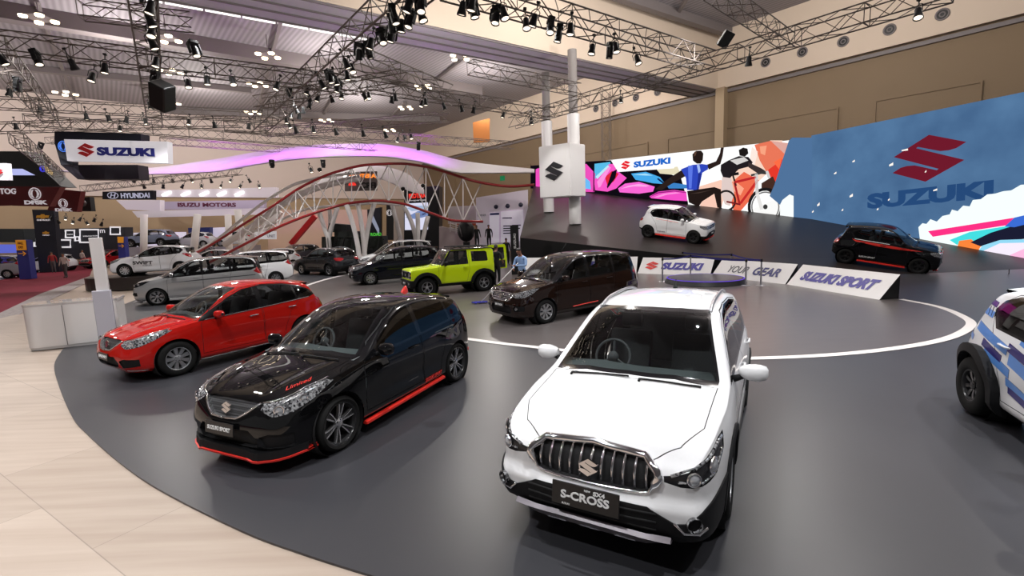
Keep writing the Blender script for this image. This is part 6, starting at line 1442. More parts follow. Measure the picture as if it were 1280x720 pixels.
board([(68,178),(90,178),(90,206),(76,206)], 20.4, DNAVY, 'end_panel', None, None, .3, [('@ring', 76, 82, 183, 12, emi('blue neon ring', (80,130,235), 1.0), 0, 0)], parent=hs)
board([(76,206),(172,206),(174,224),(97,224)], 21, pr('purple black soffit', (26,14,32), .5), 'lower_band', None, None, .6, parent=hs)
board([(128,239.5),(191,238),(191,249.5),(128,249)], 30, DNAVY, 'hanging_sign', 'dark blue hanging sign with oval emblem and silver lettering', 'sign', .3, [('@oval', 134, 148, 244.3, 7.5, pr('silver lettering', (190,192,215), .4, emit=.3), 0, 0), ('HYUNDAI', 151, 187, (244.6,244), 6.2, pr('silver lettering', (190,192,215), .4, emit=.3), .03, 0)])
DRED = pr('dark red board', (98,24,28), .5); SILV = pr('pale lettering', (225,220,225), .4, emit=.4)
board([(-40,233),(40,233),(32,256),(-40,258)], 24.5, DRED, 'hanging_sign', 'dark red hanging sign cut off by the left edge of the frame', 'sign', .3, [('AUTOG', -14, 20, 239, 7, SILV, .03, 0)])
board([(22,234),(75,234),(62,258),(15,257)], 23.5, DRED, 'hanging_sign', 'dark red slanted sign with white ring emblem, larger of the red pair', 'sign', .3, [('@ring', 34, 53, 242.3, 14, SILV, 0, 0), ('DFSK', 30.5, 59, 253, 5, SILV, .05, .0)])
board([(70,236),(101,239),(96,265),(59,263)], 25.5, DRED, 'hanging_sign', 'dark red slanted sign with white ring emblem, smaller and lower', 'sign', .3, [('@ring', 72, 85.5, 254.3, 10.5, SILV, 0, 0), ('DFSK', 69, 90.5, 262.3, 3.8, SILV, .05, 0)])
board([(98,247),(112,246),(114,264),(98,264)], 27, BLACKM, 'hanging_sign', 'small black sign with a faint ring behind the smaller red sign', 'sign', .3, [('@ring', 100, 108, 254, 7, GIRD, 0, 0)])
e, c = board([(-40,189),(32,189),(74,222),(76,233),(-40,233)][:0] or [(-40,189),(30,189),(76,233),(-40,233)], 27, pr('charcoal screen housing', (24,25,28), .5), 'overhead_screen_housing', 'dark overhead screen housing slanting down at the left edge', 'screen housing', 1.0, [('@ring', 50, 56.5, 211, 7, emi('violet neon', (70,70,235), 1.0), 0, 0)])
Yq = 26.97; mb = MB(); mb.poly([gd(x, y, Yq)-c for x, y in [(9,211),(28,211),(44,219),(9,219)]]); mb.build('lit_strip', emi('pale violet screen', (190,195,250), .9), e, fix=False)
mb = MB(); mb.poly([gd(x, y, Yq-.03)-c for x, y in [(55,208),(58,208),(66,215),(66,219.5),(58,215)]]); mb.build('lit_mark', emi('amber screen', (250,215,150), 1), e, fix=False)
board([(-30,204),(8,204),(10,225),(-30,225)], 20, LITW, 'hanging_sign', 'small pale rounded sign with red dot at the left edge', 'sign', .2, [('@S', -3, 2, 214.5, 7, SIGNRED, 0, 0)])
# far white fascia ring with lit strips
for (px, Y, lab, txts) in (([(190,238),(345,234),(345,247),(190,246)], 48, 'long white overhead fascia band right of the dark blue sign', ()), ([(205,252),(330,250),(330,261),(205,262)], 56, 'far violet overhead band with dark maroon lettering', [('ISUZU MOTORS', 222, 295, 256, 5, pr('maroon lettering', (96,24,60), .5), .04, 0)]), ([(145,250),(200,250),(200,264),(158,262)], 46, 'pale overhead block under the dark blue sign', ()), ([(165,264),(330,260),(330,268),(172,272)], 50, 'lower pale overhead fascia band with lit edges', ())):
    board(px, Y, pr('pale fascia', (222,214,224), .5, emit=.12) if not txts else pr('violet fascia', (176,164,190), .5, emit=.1), 'overhead_fascia', lab, 'fascia', .6, txts)
for i, x in enumerate((208,232,255,277,299)):
    p0, p1 = gd(x-5, 244, 47.9), gd(x+5, 240, 47.9); mb = MB(); mb.tube([p0, p1], .12, 5); o = mb.build('strip_light', emi('white strip lamp', (255,252,248), 4)); tag(o, 'slanted white strip light on the long fascia band, number %s from the left' % ('one two three four five'.split()[i]), 'strip light', 'strip lights on the fascia')
for x0, y0, x1, y1, Y, lab in ((180,268,176,308,42,'pale slim column left of the distant cars'),(247,268,238,318,40,'white slanted slim column among the distant cars'),(297,262,302,292,40,'short white slim column beside the red rails'),(285,268,284,300,44,'white square column before the red rails')):
    a, b = gd(x0, y0, Y), gd(x1, y1, Y); a2 = Vector(b); mb = MB(); mb.tube([Vector((b.x, b.y, 0)), a], .28, 8); o = mb.build('slim_column', WHITEM); tag(o, lab, 'column')
# pylon boards on the floor
def totem(px, Y, mat, label, texts, t=.4, top=None):
    P = [gd(x, y, Y) for x, y in px]; c = (P[2]+P[3])/2; c.z = 0; e = empty('totem', c)
    mb = MB(); vs = [Vector((p.x-c.x, p.y-c.y, p.z if i < 2 else 0)) for i, p in enumerate(P)]; vs += [v+Vector((0,t,0)) for v in vs]; mb._mk(vs, [(0,1,2,3),(7,6,5,4),(0,4,5,1),(1,5,6,2),(2,6,7,3),(3,7,4,0)]); mb.build('totem_body', mat, e)
    if top:
        Q = [gd(x, y, Y-.02)-c for x, y in top[0]]; mb = MB(); mb._mk(Q+[q+Vector((0,-.03,0)) for q in Q], [(4,5,6,7),(0,1,5,4),(1,2,6,5),(2,3,7,6),(3,0,4,7)]); mb.build('top_panel', top[1], e)
    for (txt, x0, x1, yc, hpx, m) in texts:
        a, b = gd(x0, yc, Y-.06)-c, gd(x1, yc, Y-.06)-c; F = frame((a+b)/2, b-a, (0,0,1)); h = hpx*Y/FPX; w = (b-a).length/2
        if txt == '@tie': mb = MB(); mb.prism([(-w,-h*.32),(-w*.82,h*.25),(-w*.25,h*.25),(-w*.22,h*.5),(w*.3,h*.5),(w*.28,h*.25),(w,h*.25),(w*.82,-h*.32),(w*.25,-h*.32),(w*.22,-h*.5),(-w*.3,-h*.5),(-w*.28,-h*.32)], 0, .03, F); mb.build('emblem', m, e)
        elif txt == '>': mb = MB(); mb.tube([F @ Vector((-w, 0, 0)), F @ Vector((w, 0, 0))], h*.14, 4); mb.tube([F @ Vector((w*.3, h*.6, 0)), F @ Vector((w, 0, 0)), F @ Vector((w*.3, -h*.6, 0))], h*.14, 4); mb.build('arrow', m, e)
        else: word('lettering', txt, m, e, F, h, 2*w, bold=.02, depth=.01)
    tag(e, label, 'totem'); return e
GOLD = pr('gold emblem', (222,160,60), .35, .4); AMB = pr('amber panel', (232,158,40), .5, emit=.15); TBL = pr('royal blue board', (44,50,128), .5, emit=.04)
totem([(40,262),(67,262),(73,331),(48,331)], 40, DNAVY, 'tall dark navy totem with two gold cross emblems', [('@tie', 45, 62, 270.5, 5.5, GOLD), ('CHEVROLET', 46, 63, 275, 2, SILV), ('@tie', 53, 62, 291, 4, GOLD), ('CHEVROLET', 53, 62, 294, 1.3, SILV)])
totem([(19,300),(33,300),(39,345),(24,345)], 33, TBL, 'blue totem with amber top and arrow, left of the carpet', [('>', 23, 32, 317, 4, AMB), ('HALL', 22, 29, 304, 3, DRED), ('EXIT', 23, 29, 309, 3, DRED)], top=([(19.5,300),(32,300),(33.5,312.5),(21,313)], AMB))
totem([(146.5,296),(155,296),(157,326),(148,326)], 40.5, TBL, 'smaller blue totem with amber top behind the white hatchback', [('>', 148.5,154.5,307.5,3,AMB)], top=([(147,296),(154.5,296),(154.5,303.5),(147.5,303.5)], AMB))
e, c = board([(35,287),(156,284),(158,323),(35,325)], 62, pr('dark booth wall', (34,34,40), .6), 'booth_wall', 'long dark booth wall with white rounded outlines in the far left', 'booth wall', 1.0)
OUTL = pr('white outline', (235,235,238), .4, emit=.5)
for (x0, y0, x1, y1) in ((82,288,93,297),(100,287,123,303),(138,284,150,293),(72,300,88,309),(94,296,99,301),(38,289,46,299),(43,301,48,308)):
    mb = MB(); P = [gd(x, y, capY(95,62)-.08)-c for x, y in ((x0,y0),(x1,y0),(x1,y1),(x0,y1))]; mb.tube(P, .09, 5, closed=True); mb.build('outline_frame', OUTL, e)
for (x0, x1, y, h) in ((104,122,295,1.4),(84,91,293,1.2),(125,131,289,4)): 
    F = frame((gd(x0,y,capY(95,62)-.08)-c+gd(x1,y,capY(95,62)-.08)-c)/2, (1,0,0), (0,0,1)); word('lettering', 'EXHIBITION' if h < 1.3 else ('INNOVATION' if h < 2 else 'm'), OUTL, e, F, h*capY(95,62)/FPX, (x1-x0)*capY(95,62)/FPX)
board([(-30,286),(29,286),(31,303),(-30,303)], 55, pr('teal dark booth wall', (38,44,48), .6), 'booth_wall', 'dark booth wall at the far left edge', 'booth wall', 1.0)
board([(165,291),(228,290),(228,308),(165,310)], 70, pr('bright booth wall', (226,222,240), .5, emit=.4), 'booth_wall', 'bright white booth wall behind the distant cars', 'booth wall', .6)
board([(235,285),(262,284),(262,300),(236,300)], 68, pr('deep blue booth wall', (38,48,104), .5, emit=.1), 'booth_wall', 'deep blue booth wall right of the bright one', 'booth wall', .6)
board([(262,285),(281,284),(281,296),(262,297)], 69, pr('bright booth wall', (226,222,240), .5, emit=.4), 'booth_wall', 'small bright booth wall beside the deep blue one', 'booth wall', .6)
board([(-20,306),(22,306),(22,316),(-20,317)], 46, pr('lit violet counter', (96,110,220), .5, emit=.5), 'lit_counter', 'lit violet blue counter at the far left', 'counter', 1.0)
mb = MB(); p0, p1 = gz(40,336,0), gz(58,331,0); mb.box(((p0.x+p1.x)/2, p0.y+.4, .55), (2.3,.9,1.1), bev=.03); o = mb.build('info_counter', pr('brown counter', (120,92,74), .5)); tag(o, 'brown counter behind the blue totem', 'counter')
# ------------------------------------------------------------------ the wave canopy, red rails and white lattice
def canopym():
    m, nt, out = _new('stretched white fabric'); N = nt.nodes; L = nt.links
    p = N.new('ShaderNodeBsdfPrincipled'); p.inputs['Base Color'].default_value = rgb((196,190,192)); p.inputs['Roughness'].default_value = .7
    tc = N.new('ShaderNodeTexCoord'); nz = N.new('ShaderNodeTexNoise'); nz.inputs['Scale'].default_value = 2; mp = N.new('ShaderNodeMapping'); mp.inputs['Scale'].default_value = (.2,3,3)
    b = N.new('ShaderNodeBump'); b.inputs['Strength'].default_value = .3; b.inputs['Distance'].default_value = .05
    L.new(tc.outputs['Object'], mp.inputs[0]); L.new(mp.outputs[0], nz.inputs[0]); L.new(nz.outputs[0], b.inputs['Height']); L.new(b.outputs[0], p.inputs['Normal']); L.new(p.outputs[0], out.inputs[0]); return m
CAN = canopym()
tops = mono([(60,213),(120,214),(180,211),(260,201),(330,189),(400,181.5),(460,180),(520,187),(580,202),(668,212)])
bots = mono([(60,214),(120,217),(180,218.5),(260,216),(330,205),(400,197.5),(460,196),(520,202),(580,217),(668,216.5)])
R = []
for x in np.linspace(62, 668, 60):
    r = []
    for j in range(9):
        t = j/8; y = float(tops(x))*(1-t)+float(bots(x))*t; Y = 35-4.5*t+.5*math.sin(PI*t); r.append(gd(x, y, Y))
    R.append(r)
mb = MB(); mb.grid(R); R2 = [[p+Vector((0,.04,.05)) for p in r] for r in R]; mb.grid(R2); o = mb.build('wave_canopy', CAN, fix=False); tag(o, 'long white wave shaped fabric canopy glowing violet over the middle of the hall', 'canopy')
for i, (x, y) in enumerate(((205,218),(320,206),(420,196),(470,195),(505,199))):
    pass
RAILR = pr('dark red rail', (150,28,32), .35, coat=.3)
e = empty('lattice_arch', (0,32,0)); tag(e, 'white lattice arch with two red rails curving under the canopy', 'arch')
E0 = Vector((0,32,0))
def curve(pts, Y, n=6):
    f = mono(pts); xs = np.linspace(pts[0][0], pts[-1][0], len(pts)*n); return [gd(x, float(f(x)), Y)-E0 for x in xs]
up = [(225,326),(255,311),(300,283),(340,258),(380,232),(420,215),(460,206),(500,204.5),(530,208),(560,216),(600,228),(640,233),(668,231)]
upw = [(240,318),(270,300),(300,276),(340,246),(375,228),(420,219),(450,216)]
lo = [(262,328),(310,303),(350,283),(400,264),(440,253.5),(470,251),(500,254),(540,267),(570,276),(604,277)]
low = [(300,296),(340,280),(390,260),(440,256),(470,254),(500,256)]
inn = [(280,306),(320,280),(370,245),(420,228),(450,222)]
for nm, pts, Y, r, m in (('red_rail', up, 31, .085, RAILR), ('white_rail', upw, 33.5, .10, WHITEM), ('red_rail', lo, 31, .085, RAILR), ('white_rail', low, 33.5, .09, WHITEM), ('white_rail', inn, 32.5, .22, WHITEM)):
    mb = MB(); mb.tube(curve(pts, Y), r, 6); mb.build(nm, m, e)
fu_, fl_ = mono(up), mono(lo); xs = list(np.linspace(300, 602, 14))
for i in range(len(xs)-1):
    mb = MB(); a, b = xs[i], xs[i+1]
    ya, yb = float(fu_(a)), float(fu_(b)); la, lb = float(fl_(max(a, 310))), float(fl_(max(b, 310)))
    mb.tube([gd(a, ya, 31)-E0, gd(b, lb, 31.6)-E0], .04, 5); mb.tube([gd(a, la, 31)-E0, gd(b, yb, 32)-E0], .04, 5); mb.tube([gd(a, ya, 31)-E0, gd(a, la, 31)-E0], .035, 5); mb.build('lattice_panel', WHITEM, e)
for i in range(8):
    x = 290+14*i; mb = MB(); yy = float(mono(inn)(min(x,449))); mb.tube([gd(x, yy, 32.5)-E0, gd(x+9, float(fl_(max(x+9,310))), 33)-E0], .035, 5); mb.build('lattice_panel', WHITEM, e)
for i, (x0, y0, xm, ym, x1, y1, Y) in enumerate(((433,256,446,290,449,321,31),(447,254,454,285,456,322,31.3),(468,253,458,285,455,322,31.5),(399,264,405,285,410,297,33),(422,259,415,280,411,297,33),(412,262,414,280,412,297,34),(505,259,522,285,521,322,33),(522,266,523,290,522,322,32),(535,270,529,295,524,322,32),(490,256,498,285,503,310,34))):
    a, m_, b = gd(x0, y0, Y), gd(xm, ym, Y), gd(x1, y1, Y); pts = []
    for t in np.linspace(0, 1, 8): pts.append(a*(1-t)**2+m_*2*t*(1-t)+b*t*t-E0)
    pts.append(Vector((pts[-1].x, pts[-1].y, 0))); mb = MB(); mb.tube(pts, .15, 8); mb.build('arch_strut', WHITEM, e)
# white cone dome under the arch
R = []
for t in np.linspace(0, 1, 22):
    x = 392+138*t; yt = float(mono([(392,232),(410,220),(440,211),(470,208),(500,214),(520,226),(530,238)])(x)); yb = float(mono([(392,236),(420,226),(450,221),(475,224),(500,234),(515,240),(530,243)])(x))
    R.append([gd(x, yt*(1-s)+yb*s, 38-3*s) for s in np.linspace(0, 1, 5)])
mb = MB(); mb.grid(R); mb.grid([[p+Vector((0,.1,.06)) for p in r] for r in R]); o = mb.build('white_dome', CAN, fix=False); tag(o, 'smaller white fabric hood arching inside the lattice arch', 'canopy')
ORNG = emi('orange sign letters', (255,140,60), 1.2); REDL2 = emi('red sign letters', (240,60,50), 1.0)
e, c = board([(431,215),(471,214),(471,238),(431,239)], 35, pr('clear grey sign board', (120,112,112), .5), 'hanging_sign', 'hanging sign with orange lettering and a red sun mark under the white hood', 'sign', .15, [('PROTERA', 437, 470, 219.8, 5, ORNG, .05, 0), ('CPFI', 450.5, 470, 231.5, 7, BLACKM, .05, 0)])
mb = MB(); F = frame(gd(440.5,232,34.9)-c, (1,0,0), (0,0,1)); mb.prism([(.28*math.cos(t), .26*math.sin(t)) for t in np.linspace(0, PI, 12)], 0, .03, F); mb.build('sun_mark', REDL2, e)
mb = MB(); mb.ball(gd(432,221,34.8)-c, .16); mb.build('globe_mark', emi('white globe lamp', (255,250,240), 2.5), e)
# dark media tower with bright screen
e, c = board([(505,236),(549,232),(549,318),(505,318)], 40, pr('black tower cladding', (22,21,26), .5), 'media_tower', 'tall black media tower with a bright screen and red lettering', 'tower', 2.0, [('PROTERA', 511, 532, (245.3,244), 6, REDL2, .05, 0), ('Properties', 511, 532, (251,250), 2.6, SILV, .02, 0)])
mb = MB(); mb.poly([gd(x, y, 39.9)-c for x, y in ((506,254.5),(535,253),(535,287),(506,287.5))]); mb.build('screen', emi('media screen', (218,218,240), 1.0), e, fix=False)
for pts, col in (([(507,272),(522,264),(535,262),(535,270),(520,274)], (120,140,190)), ([(508,260),(520,257),(534,257),(534,261),(515,264)], (170,190,220)), ([(522,268),(532,266),(532,268),(522,271)], (40,50,90))):
    mb = MB(); mb.poly([gd(x, y, 39.87)-c for x, y in pts]); mb.build('picture_shape', emi('media %d' % col[0], col, .9), e, fix=False)
e, c = board([(459,262),(476,259),(476,300),(460,302)], 44, DNAVY, 'media_screen', 'dark media panel with a pale swoosh behind the arch struts', 'panel', .5)
mb = MB(); mb.poly([gd(x, y, 43.9)-c for x, y in ((461,270),(466,268),(474,286),(474,294))]); mb.build('picture_shape', emi('pale swoosh', (160,165,185), .7), e, fix=False)
board([(483,255),(492,254),(492,300),(483,300)], 44, BLACKM, 'hanging_banner', 'narrow black banner with a silver ring emblem beside the pale pier', 'panel', .4, [('@ring', 483.5, 490, 266, 7, SILV, 0, 0)])
board([(492,256),(505,256),(505,318),(492,318)], 43, pr('pale pier', (206,190,178), .7), 'pale_pier', 'pale pier left of the black media tower', 'pier', 1.0)
board([(335,262),(460,262),(460,312),(335,312)], 50, pr('peach wall panel', (206,176,156), .8), 'booth_wall', 'plain peach wall behind the lattice arch', 'booth wall', .5)
mb = MB(); P = [gd(x, y, 41) for x, y in ((296,312),(346,262),(352,266),(310,314))]; mb._mk(P+[p+Vector((0,.4,0)) for p in P], [(0,1,2,3),(7,6,5,4),(0,4,5,1),(1,5,6,2),(2,6,7,3),(3,7,4,0)]); o = mb.build('slanted_fin', WHITEM); tag(o, 'white slanted fin panel left of the red diagonal bar', 'fin')
mb = MB(); mb.tube([gd(364,305,41), gd(394,270,41)], .28, 4); o = mb.build('diagonal_bar', pr('bright red bar', (205,24,28), .4)); tag(o, 'bright red diagonal bar leaning before the peach wall', 'bar')
board([(318,290),(345,289),(345,299),(318,299)], 36, LITW, 'small_board', 'small white board with grey lettering under the red rail', 'sign', .1, [('UNIT', 334, 344, 295, 3.5, GIRD, 0, 0)])
for x, y, lab in ((432,221,''),(504,237,'right end of the white hood'),(529,233,'tip of the white hood'),(400,213,'left end of the white hood'),(407,235,'inside the white hood')):
    if lab:
        mb = MB(); mb.lathe([(.001,-.02),(.13,-.02),(.16,.12),(.06,.2),(.001,.2)], 12, Matrix.Translation(gd(x, y, 34)) @ Matrix.Rotation(.8, 4, 'X')); mb.mi = 1; mb.lathe([(.001,-.03),(.12,-.03)], 12, Matrix.Translation(gd(x, y, 34)) @ Matrix.Rotation(.8, 4, 'X')); o = mb.build('flood_lamp', [YB, emi('flood glass', (255,252,245), 12)]); tag(o, 'small bright flood lamp at the '+lab, 'flood lamp', 'flood lamps on the hood')
# dark machine display in front of the peach wall: stacked equipment on a trailer
e = empty('equipment_trailer', gz(440,322)); o_ = e.location.copy(); tag(e, 'dark equipment trailer with a black case on top, behind the dark wagon', 'trailer')
Ye = 33.5
def eb(px, name, mat, dpt=1.4, off=0):
    P = [gd(x, y, Ye+off)-o_ for x, y in px]; mb = MB(); mb._mk(P+[p+Vector((0,dpt,0)) for p in P], [(0,1,2,3),(7,6,5,4),(0,4,5,1),(1,5,6,2),(2,6,7,3),(3,7,4,0)]); mb.build(name, mat, e)
eb([(411,279),(434,281),(433,291),(409,290)], 'equipment_case', BLACKM)
eb([(402,296),(478,295),(480,318),(402,318)], 'trailer_bed', pr('dark machine green', (26,30,26), .6)); eb([(418,290),(446,289),(446,297),(418,297)], 'machine_block', pr('dark machine green', (26,30,26), .6), 1.2, -.1)
for x in (410,428,462,474): mb = MB(); mb.lathe([(.45,-.15),(.5,-.1),(.5,.1),(.45,.15),(.2,.16),(.001,.1)], 18, Matrix.Translation(gd(x,318,Ye-.2)-o_) @ Matrix.Rotation(PI/2, 4, 'X')); mb.build('wheel', TYRE, e)
for i in range(7): x = 404+11*i; mb = MB(); mb.tube([gd(x,318,Ye-.3)-o_, gd(x+5,297,Ye-.3)-o_, gd(x+10,300,Ye-.3)-o_], .06, 5); mb.build('machine_pipe', BLACKM, e)
word('lettering', 'OFF ROAD', emi('green letters', (90,220,70), .8), e, frame(gd(465,293,Ye-.4)-o_, (1,0,0), (0,0,1)), .22, 1.3, bold=.02)
# white merchandise booth
bx = [(595,247),(660,237),(660,312),(595,318)]
e, c = board(bx, 38, pr('white booth wall', (222,210,222), .5, emit=.1), 'merchandise_booth', 'white merchandise booth with round emblems left of the deck', 'booth', 3.0)
for x, y, r in ((620,258.5,2.6),(634.5,257.5,2.8),(651,256,2.8)):
    mb = MB(); mb.lathe([(.001,.03),(r*38/FPX,.03),(r*38/FPX,0)], 20, Matrix.Translation(gd(x, y, 37.98)-c) @ Matrix.Rotation(PI/2, 4, 'X')); mb.build('round_emblem', pr('dark emblem disc', (58,58,84), .4), e)
def flat(nm, pts, Y, mat, e, c): mb = MB(); P = [gd(x, y, Y)-c for x, y in pts]; mb._mk(P+[p+Vector((0,-.05,0)) for p in P], [(4,5,6,7),(0,1,5,4),(1,2,6,5),(2,3,7,6),(3,0,4,7)]); mb.build(nm, mat, e)
flat('display_niche', [(612,266),(624,265.5),(624,303),(612,304)], 37.98, pr('lit niche', (235,225,240), .5, emit=.3), e, c); flat('niche_lintel', [(612.5,266.5),(624,266),(624,268.5),(612.5,269)], 37.9, NAVY, e, c)
flat('display_niche', [(626,264.5),(654,262),(654,301),(626,303)], 37.98, pr('lit niche', (235,225,240), .5, emit=.3), e, c)
for x0, x1, y in ((628,640,272),(629,638,282),(629,638,285),(629,638,288),(629,638,291),(640,651,281),(641,650,285)): flat('shelf_part', [(x0,y),(x1,y-.3),(x1,y+1),(x0,y+1.2)], 37.9, BLACKM, e, c)
word('lettering', 'CORNER', GREYT, e, frame(gd(602,269,37.95)-c, (1,0,0), (0,0,1)), .16, .7)
board([(560,258),(596,257),(596,279),(560,280)], 41, pr('pale barrier wall', (196,186,188), .6), 'barrier_wall', 'pale wall panel between the tower and the white booth', 'wall panel', .4)
board([(571,277),(596,275),(596,282),(571,283)], 42, pr('rust band', (170,74,44), .6), 'rust_band', 'rust coloured band above the stairs', 'panel', .3)
e, c = board([(549,283),(592,290),(592,318),(549,318)], 40, pr('pale stair side', (206,190,190), .6), 'stair_block', 'pale stair side with white railings right of the black tower', 'stairs', 1.5)
for k_ in range(4): mb = MB(); mb.tube([gd(562,279+2.6*k_,39.8)-c, gd(592,287+2.8*k_,39.8)-c], .035, 5); mb.build('railing_bar', WHITEM, e)
for k_ in range(5): mb = MB(); mb.tube([gd(563+7*k_,277+1.8*k_,39.8)-c, gd(563+7*k_,290+2*k_,39.8)-c], .04, 5); mb.build('railing_post', WHITEM, e)
# small wall things
board([(591,153),(612,148),(612,177),(592,178)], 46, pr('orange wall panel', (196,122,58), .6, emit=.05), 'wall_panel', 'orange framed panel high on the far wall', 'panel', .3)
board([(625,220),(631,219.5),(631,225.5),(625,226)], 44, emi('exit sign green', (40,140,90), .6), 'exit_sign', 'small green lit emergency sign on the far wall', 'exit sign', .1)
e = empty('bundle', gd(583,297,37)); mb = MB()
mb.ball((0,0,0), .75, (.9,.6,1.1), 10); mb.build('bundle_body', BLACKM, e); mb = MB(); mb.tube([(-.3,-.3,-.4),(-.5,-.4,.5),(0,-.5,.8),(.4,-.4,.4)], .05, 5); mb.build('strap', GIRD, e); e.location.z = .83+.0; e.location = (gd(583,297,37).x, 37, 2.2); tag(e, 'black draped display figure above the stairs railing', 'display')
mb = MB(); mb.box((0,0,-.83-.55), (.5,.5,1.1)); mb.build('stand', BLACKM, e)
# ------------------------------------------------------------------ people
SKINM = pr('skin', (150,102,78), .55); HAIRM = pr('dark hair', (16,13,12), .5, noise=.3, nscale=60); SHOE = pr('dark shoes', (18,17,17), .5)
def person(label, loc, rz_, shirt, legs, arms=None, step=.0, lean=0, head=0, sleeve='long', fingers=True, hh=1.70, hat=None, group=None):
    """arms: ((elbow, hand) right, (elbow, hand) left) in body space; faces -Y"""
    e = empty('person', loc, rz_); k = hh/1.72
    J = {}; bones = []
    def jt(n, p, r, par=None, mat=0):
        q = Vector(p)
        if q.z > .95: q.y -= lean*(q.z-.95)
        J[n] = (q*k, r*k if not isinstance(r, tuple) else (r[0]*k, r[1]*k))
        if par: bones.append((par, n, mat))
    jt('pel', (0,0,.95), (.155,.11)); jt('waist', (0,0,1.08), (.145,.10), 'pel', 1); jt('chest', (0,.01,1.28), (.165,.115), 'waist', 1); jt('up', (0,.015,1.42), (.13,.09), 'chest', 1)
    jt('neck', (0,.01,1.50), .052, 'up', 0); h = head
    jt('hd0', (0,-.015-h*.03,1.575), (.07,.082), 'neck', 0); jt('hd1', (0,-.012-h*.06,1.65), (.075,.092), 'hd0', 0); jt('hd2', (0,0-h*.08,1.70), (.055,.065), 'hd1', 0)
    A = arms or (((-.25,.03,1.15), (-.27,-.06,.90)), ((.25,.03,1.15), (.27,-.06,.90)))
    am = 1 if sleeve == 'long' else 0
    for s, nm, (el, hd) in ((-1,'r',A[0]), (1,'l',A[1])):
        jt('sh'+nm, (s*.185,.015,1.40), .062, 'up', 1); jt('el'+nm, el, .046, 'sh'+nm, 1); jt('wr'+nm, hd, .030, 'el'+nm, am)
        el_, hd_ = Vector(el), Vector(hd); d = (hd_-el_).normalized(); side = Vector((-s*.3,-1,0)).normalized(); side = (side-d*side.dot(d)).normalized(); pn = d.cross(side)
        jt('pm'+nm, hd_+d*.075, (.036,.020), 'wr'+nm, 0)
        if fingers:
            for i, (o, l) in enumerate(((-.026,.062),(-.009,.072),(.009,.068),(.026,.05))):
                b = hd_+d*.105+side*-o; jt('f%s%d' % (nm, i), b, .0105, 'pm'+nm, 0); jt('g%s%d' % (nm, i), b+d*l*.55+pn*s*.012, .0095, 'f%s%d' % (nm, i), 0); jt('h%s%d' % (nm, i), b+d*l*.85+pn*s*.035, .0075, 'g%s%d' % (nm, i), 0)
            b = hd_+d*.05+side*.035; jt('t'+nm, b, .012, 'pm'+nm, 0); jt('u'+nm, b+d*.05+side*.015, .009, 't'+nm, 0)
    for s, nm in ((-1,'r'), (1,'l')):
        st = step*s
        jt('hip'+nm, (s*.09,0,.90), .10, 'pel', 2); jt('kn'+nm, (s*.10,-.02-st*.5,.50), .066, 'hip'+nm, 2); jt('an'+nm, (s*.105,.02-st*.4,.10), .045, 'kn'+nm, 2); jt('to'+nm, (s*.12,-.14-st*.4,.035), (.042,.030), 'an'+nm, 3)
    names = list(J); me = bpy.data.meshes.new('person_skeleton'); me.from_pydata([J[n][0] for n in names], [(names.index(a), names.index(b)) for a, b, m in bones], [])
    o = bpy.data.objects.new('sk', me); COL.objects.link(o); md = o.modifiers.new('s', 'SKIN'); md.use_smooth_shade = True; sv = me.skin_vertices[0].data
    for i, n in enumerate(names): r = J[n][1]; sv[i].radius = r if isinstance(r, tuple) else (r, r); sv[i].use_root = (i == 0)
    o.modifiers.new('sub', 'SUBSURF').levels = 1
    dg = bpy.context.evaluated_depsgraph_get(); bm_ = bpy.data.meshes.new_from_object(o.evaluated_get(dg)); bpy.data.objects.remove(o); bm_.name = 'body'
    b = mobj('body', bm_, [SKINM, shirt, legs, SHOE], e)
    seg = [(J[a][0], J[c][0], m) for a, c, m in bones]
    for p in bm_.polygons:
        c = p.center; best = (9, 0)
        for a, q, m in seg:
            ab = q-a; t = max(0, min(1, (c-a).dot(ab)/max(ab.dot(ab), 1e-9))); dd = (c-(a+ab*t)).length
            if dd < best[0]: best = (dd, m)
        p.material_index = best[1]; p.use_smooth = True
        if .84*k < c.z < .99*k and best[1] in (0,1,2) and abs(c.x) < .2*k and abs(c.y) < .16*k: p.material_index = 2
    hc = J['hd1'][0]
    mb = MB(); R = []
    for i in range(7):
        f = PI*.56*i/6; R.append([(hc.x+.083*k*math.sin(f)*math.cos(t), hc.y+.012*k+.100*k*math.sin(f)*math.sin(t)-(.0), hc.z+.02*k+.085*k*math.cos(f)-(.055*k*max(0, math.sin(t)) if i > 3 else 0)+(.03*k*max(0, -math.sin(t)) if i > 4 else 0)) for t in np.linspace(0, 2*PI, 17)[:-1]])
    mb.grid(R, cv=True); mb.build('hair' if not hat else 'cap', hat or HAIRM, e, fix=False)
    mb = MB(); mb.tube([hc+Vector((0,-.088,.0))*k, hc+Vector((0,-.112,-.03))*k, hc+Vector((0,-.09,-.04))*k], [.010*k,.016*k,.011*k], 6); mb.build('nose', SKINM, e)
    mb = MB(); mb.tube([hc+Vector((-.022,-.089,-.062))*k, hc+Vector((0,-.095,-.064))*k, hc+Vector((.022,-.089,-.062))*k], .006*k, 5); mb.build('mouth', pr('lips', (120,66,56), .5), e)
    for s in (-1,1):
        mb = MB(); mb.ball(hc+Vector((s*.078,.005,-.012))*k, .022*k, (.4,.8,1.3), 6); mb.build('ear', SKINM, e)
        mb = MB(); mb.ball(hc+Vector((s*.03,-.083,.005))*k, .011*k, (1.2,.6,.8), 6); mb.build('eye', pr('eye', (22,18,16), .2), e)
    tag(e, label, 'person', group); return e
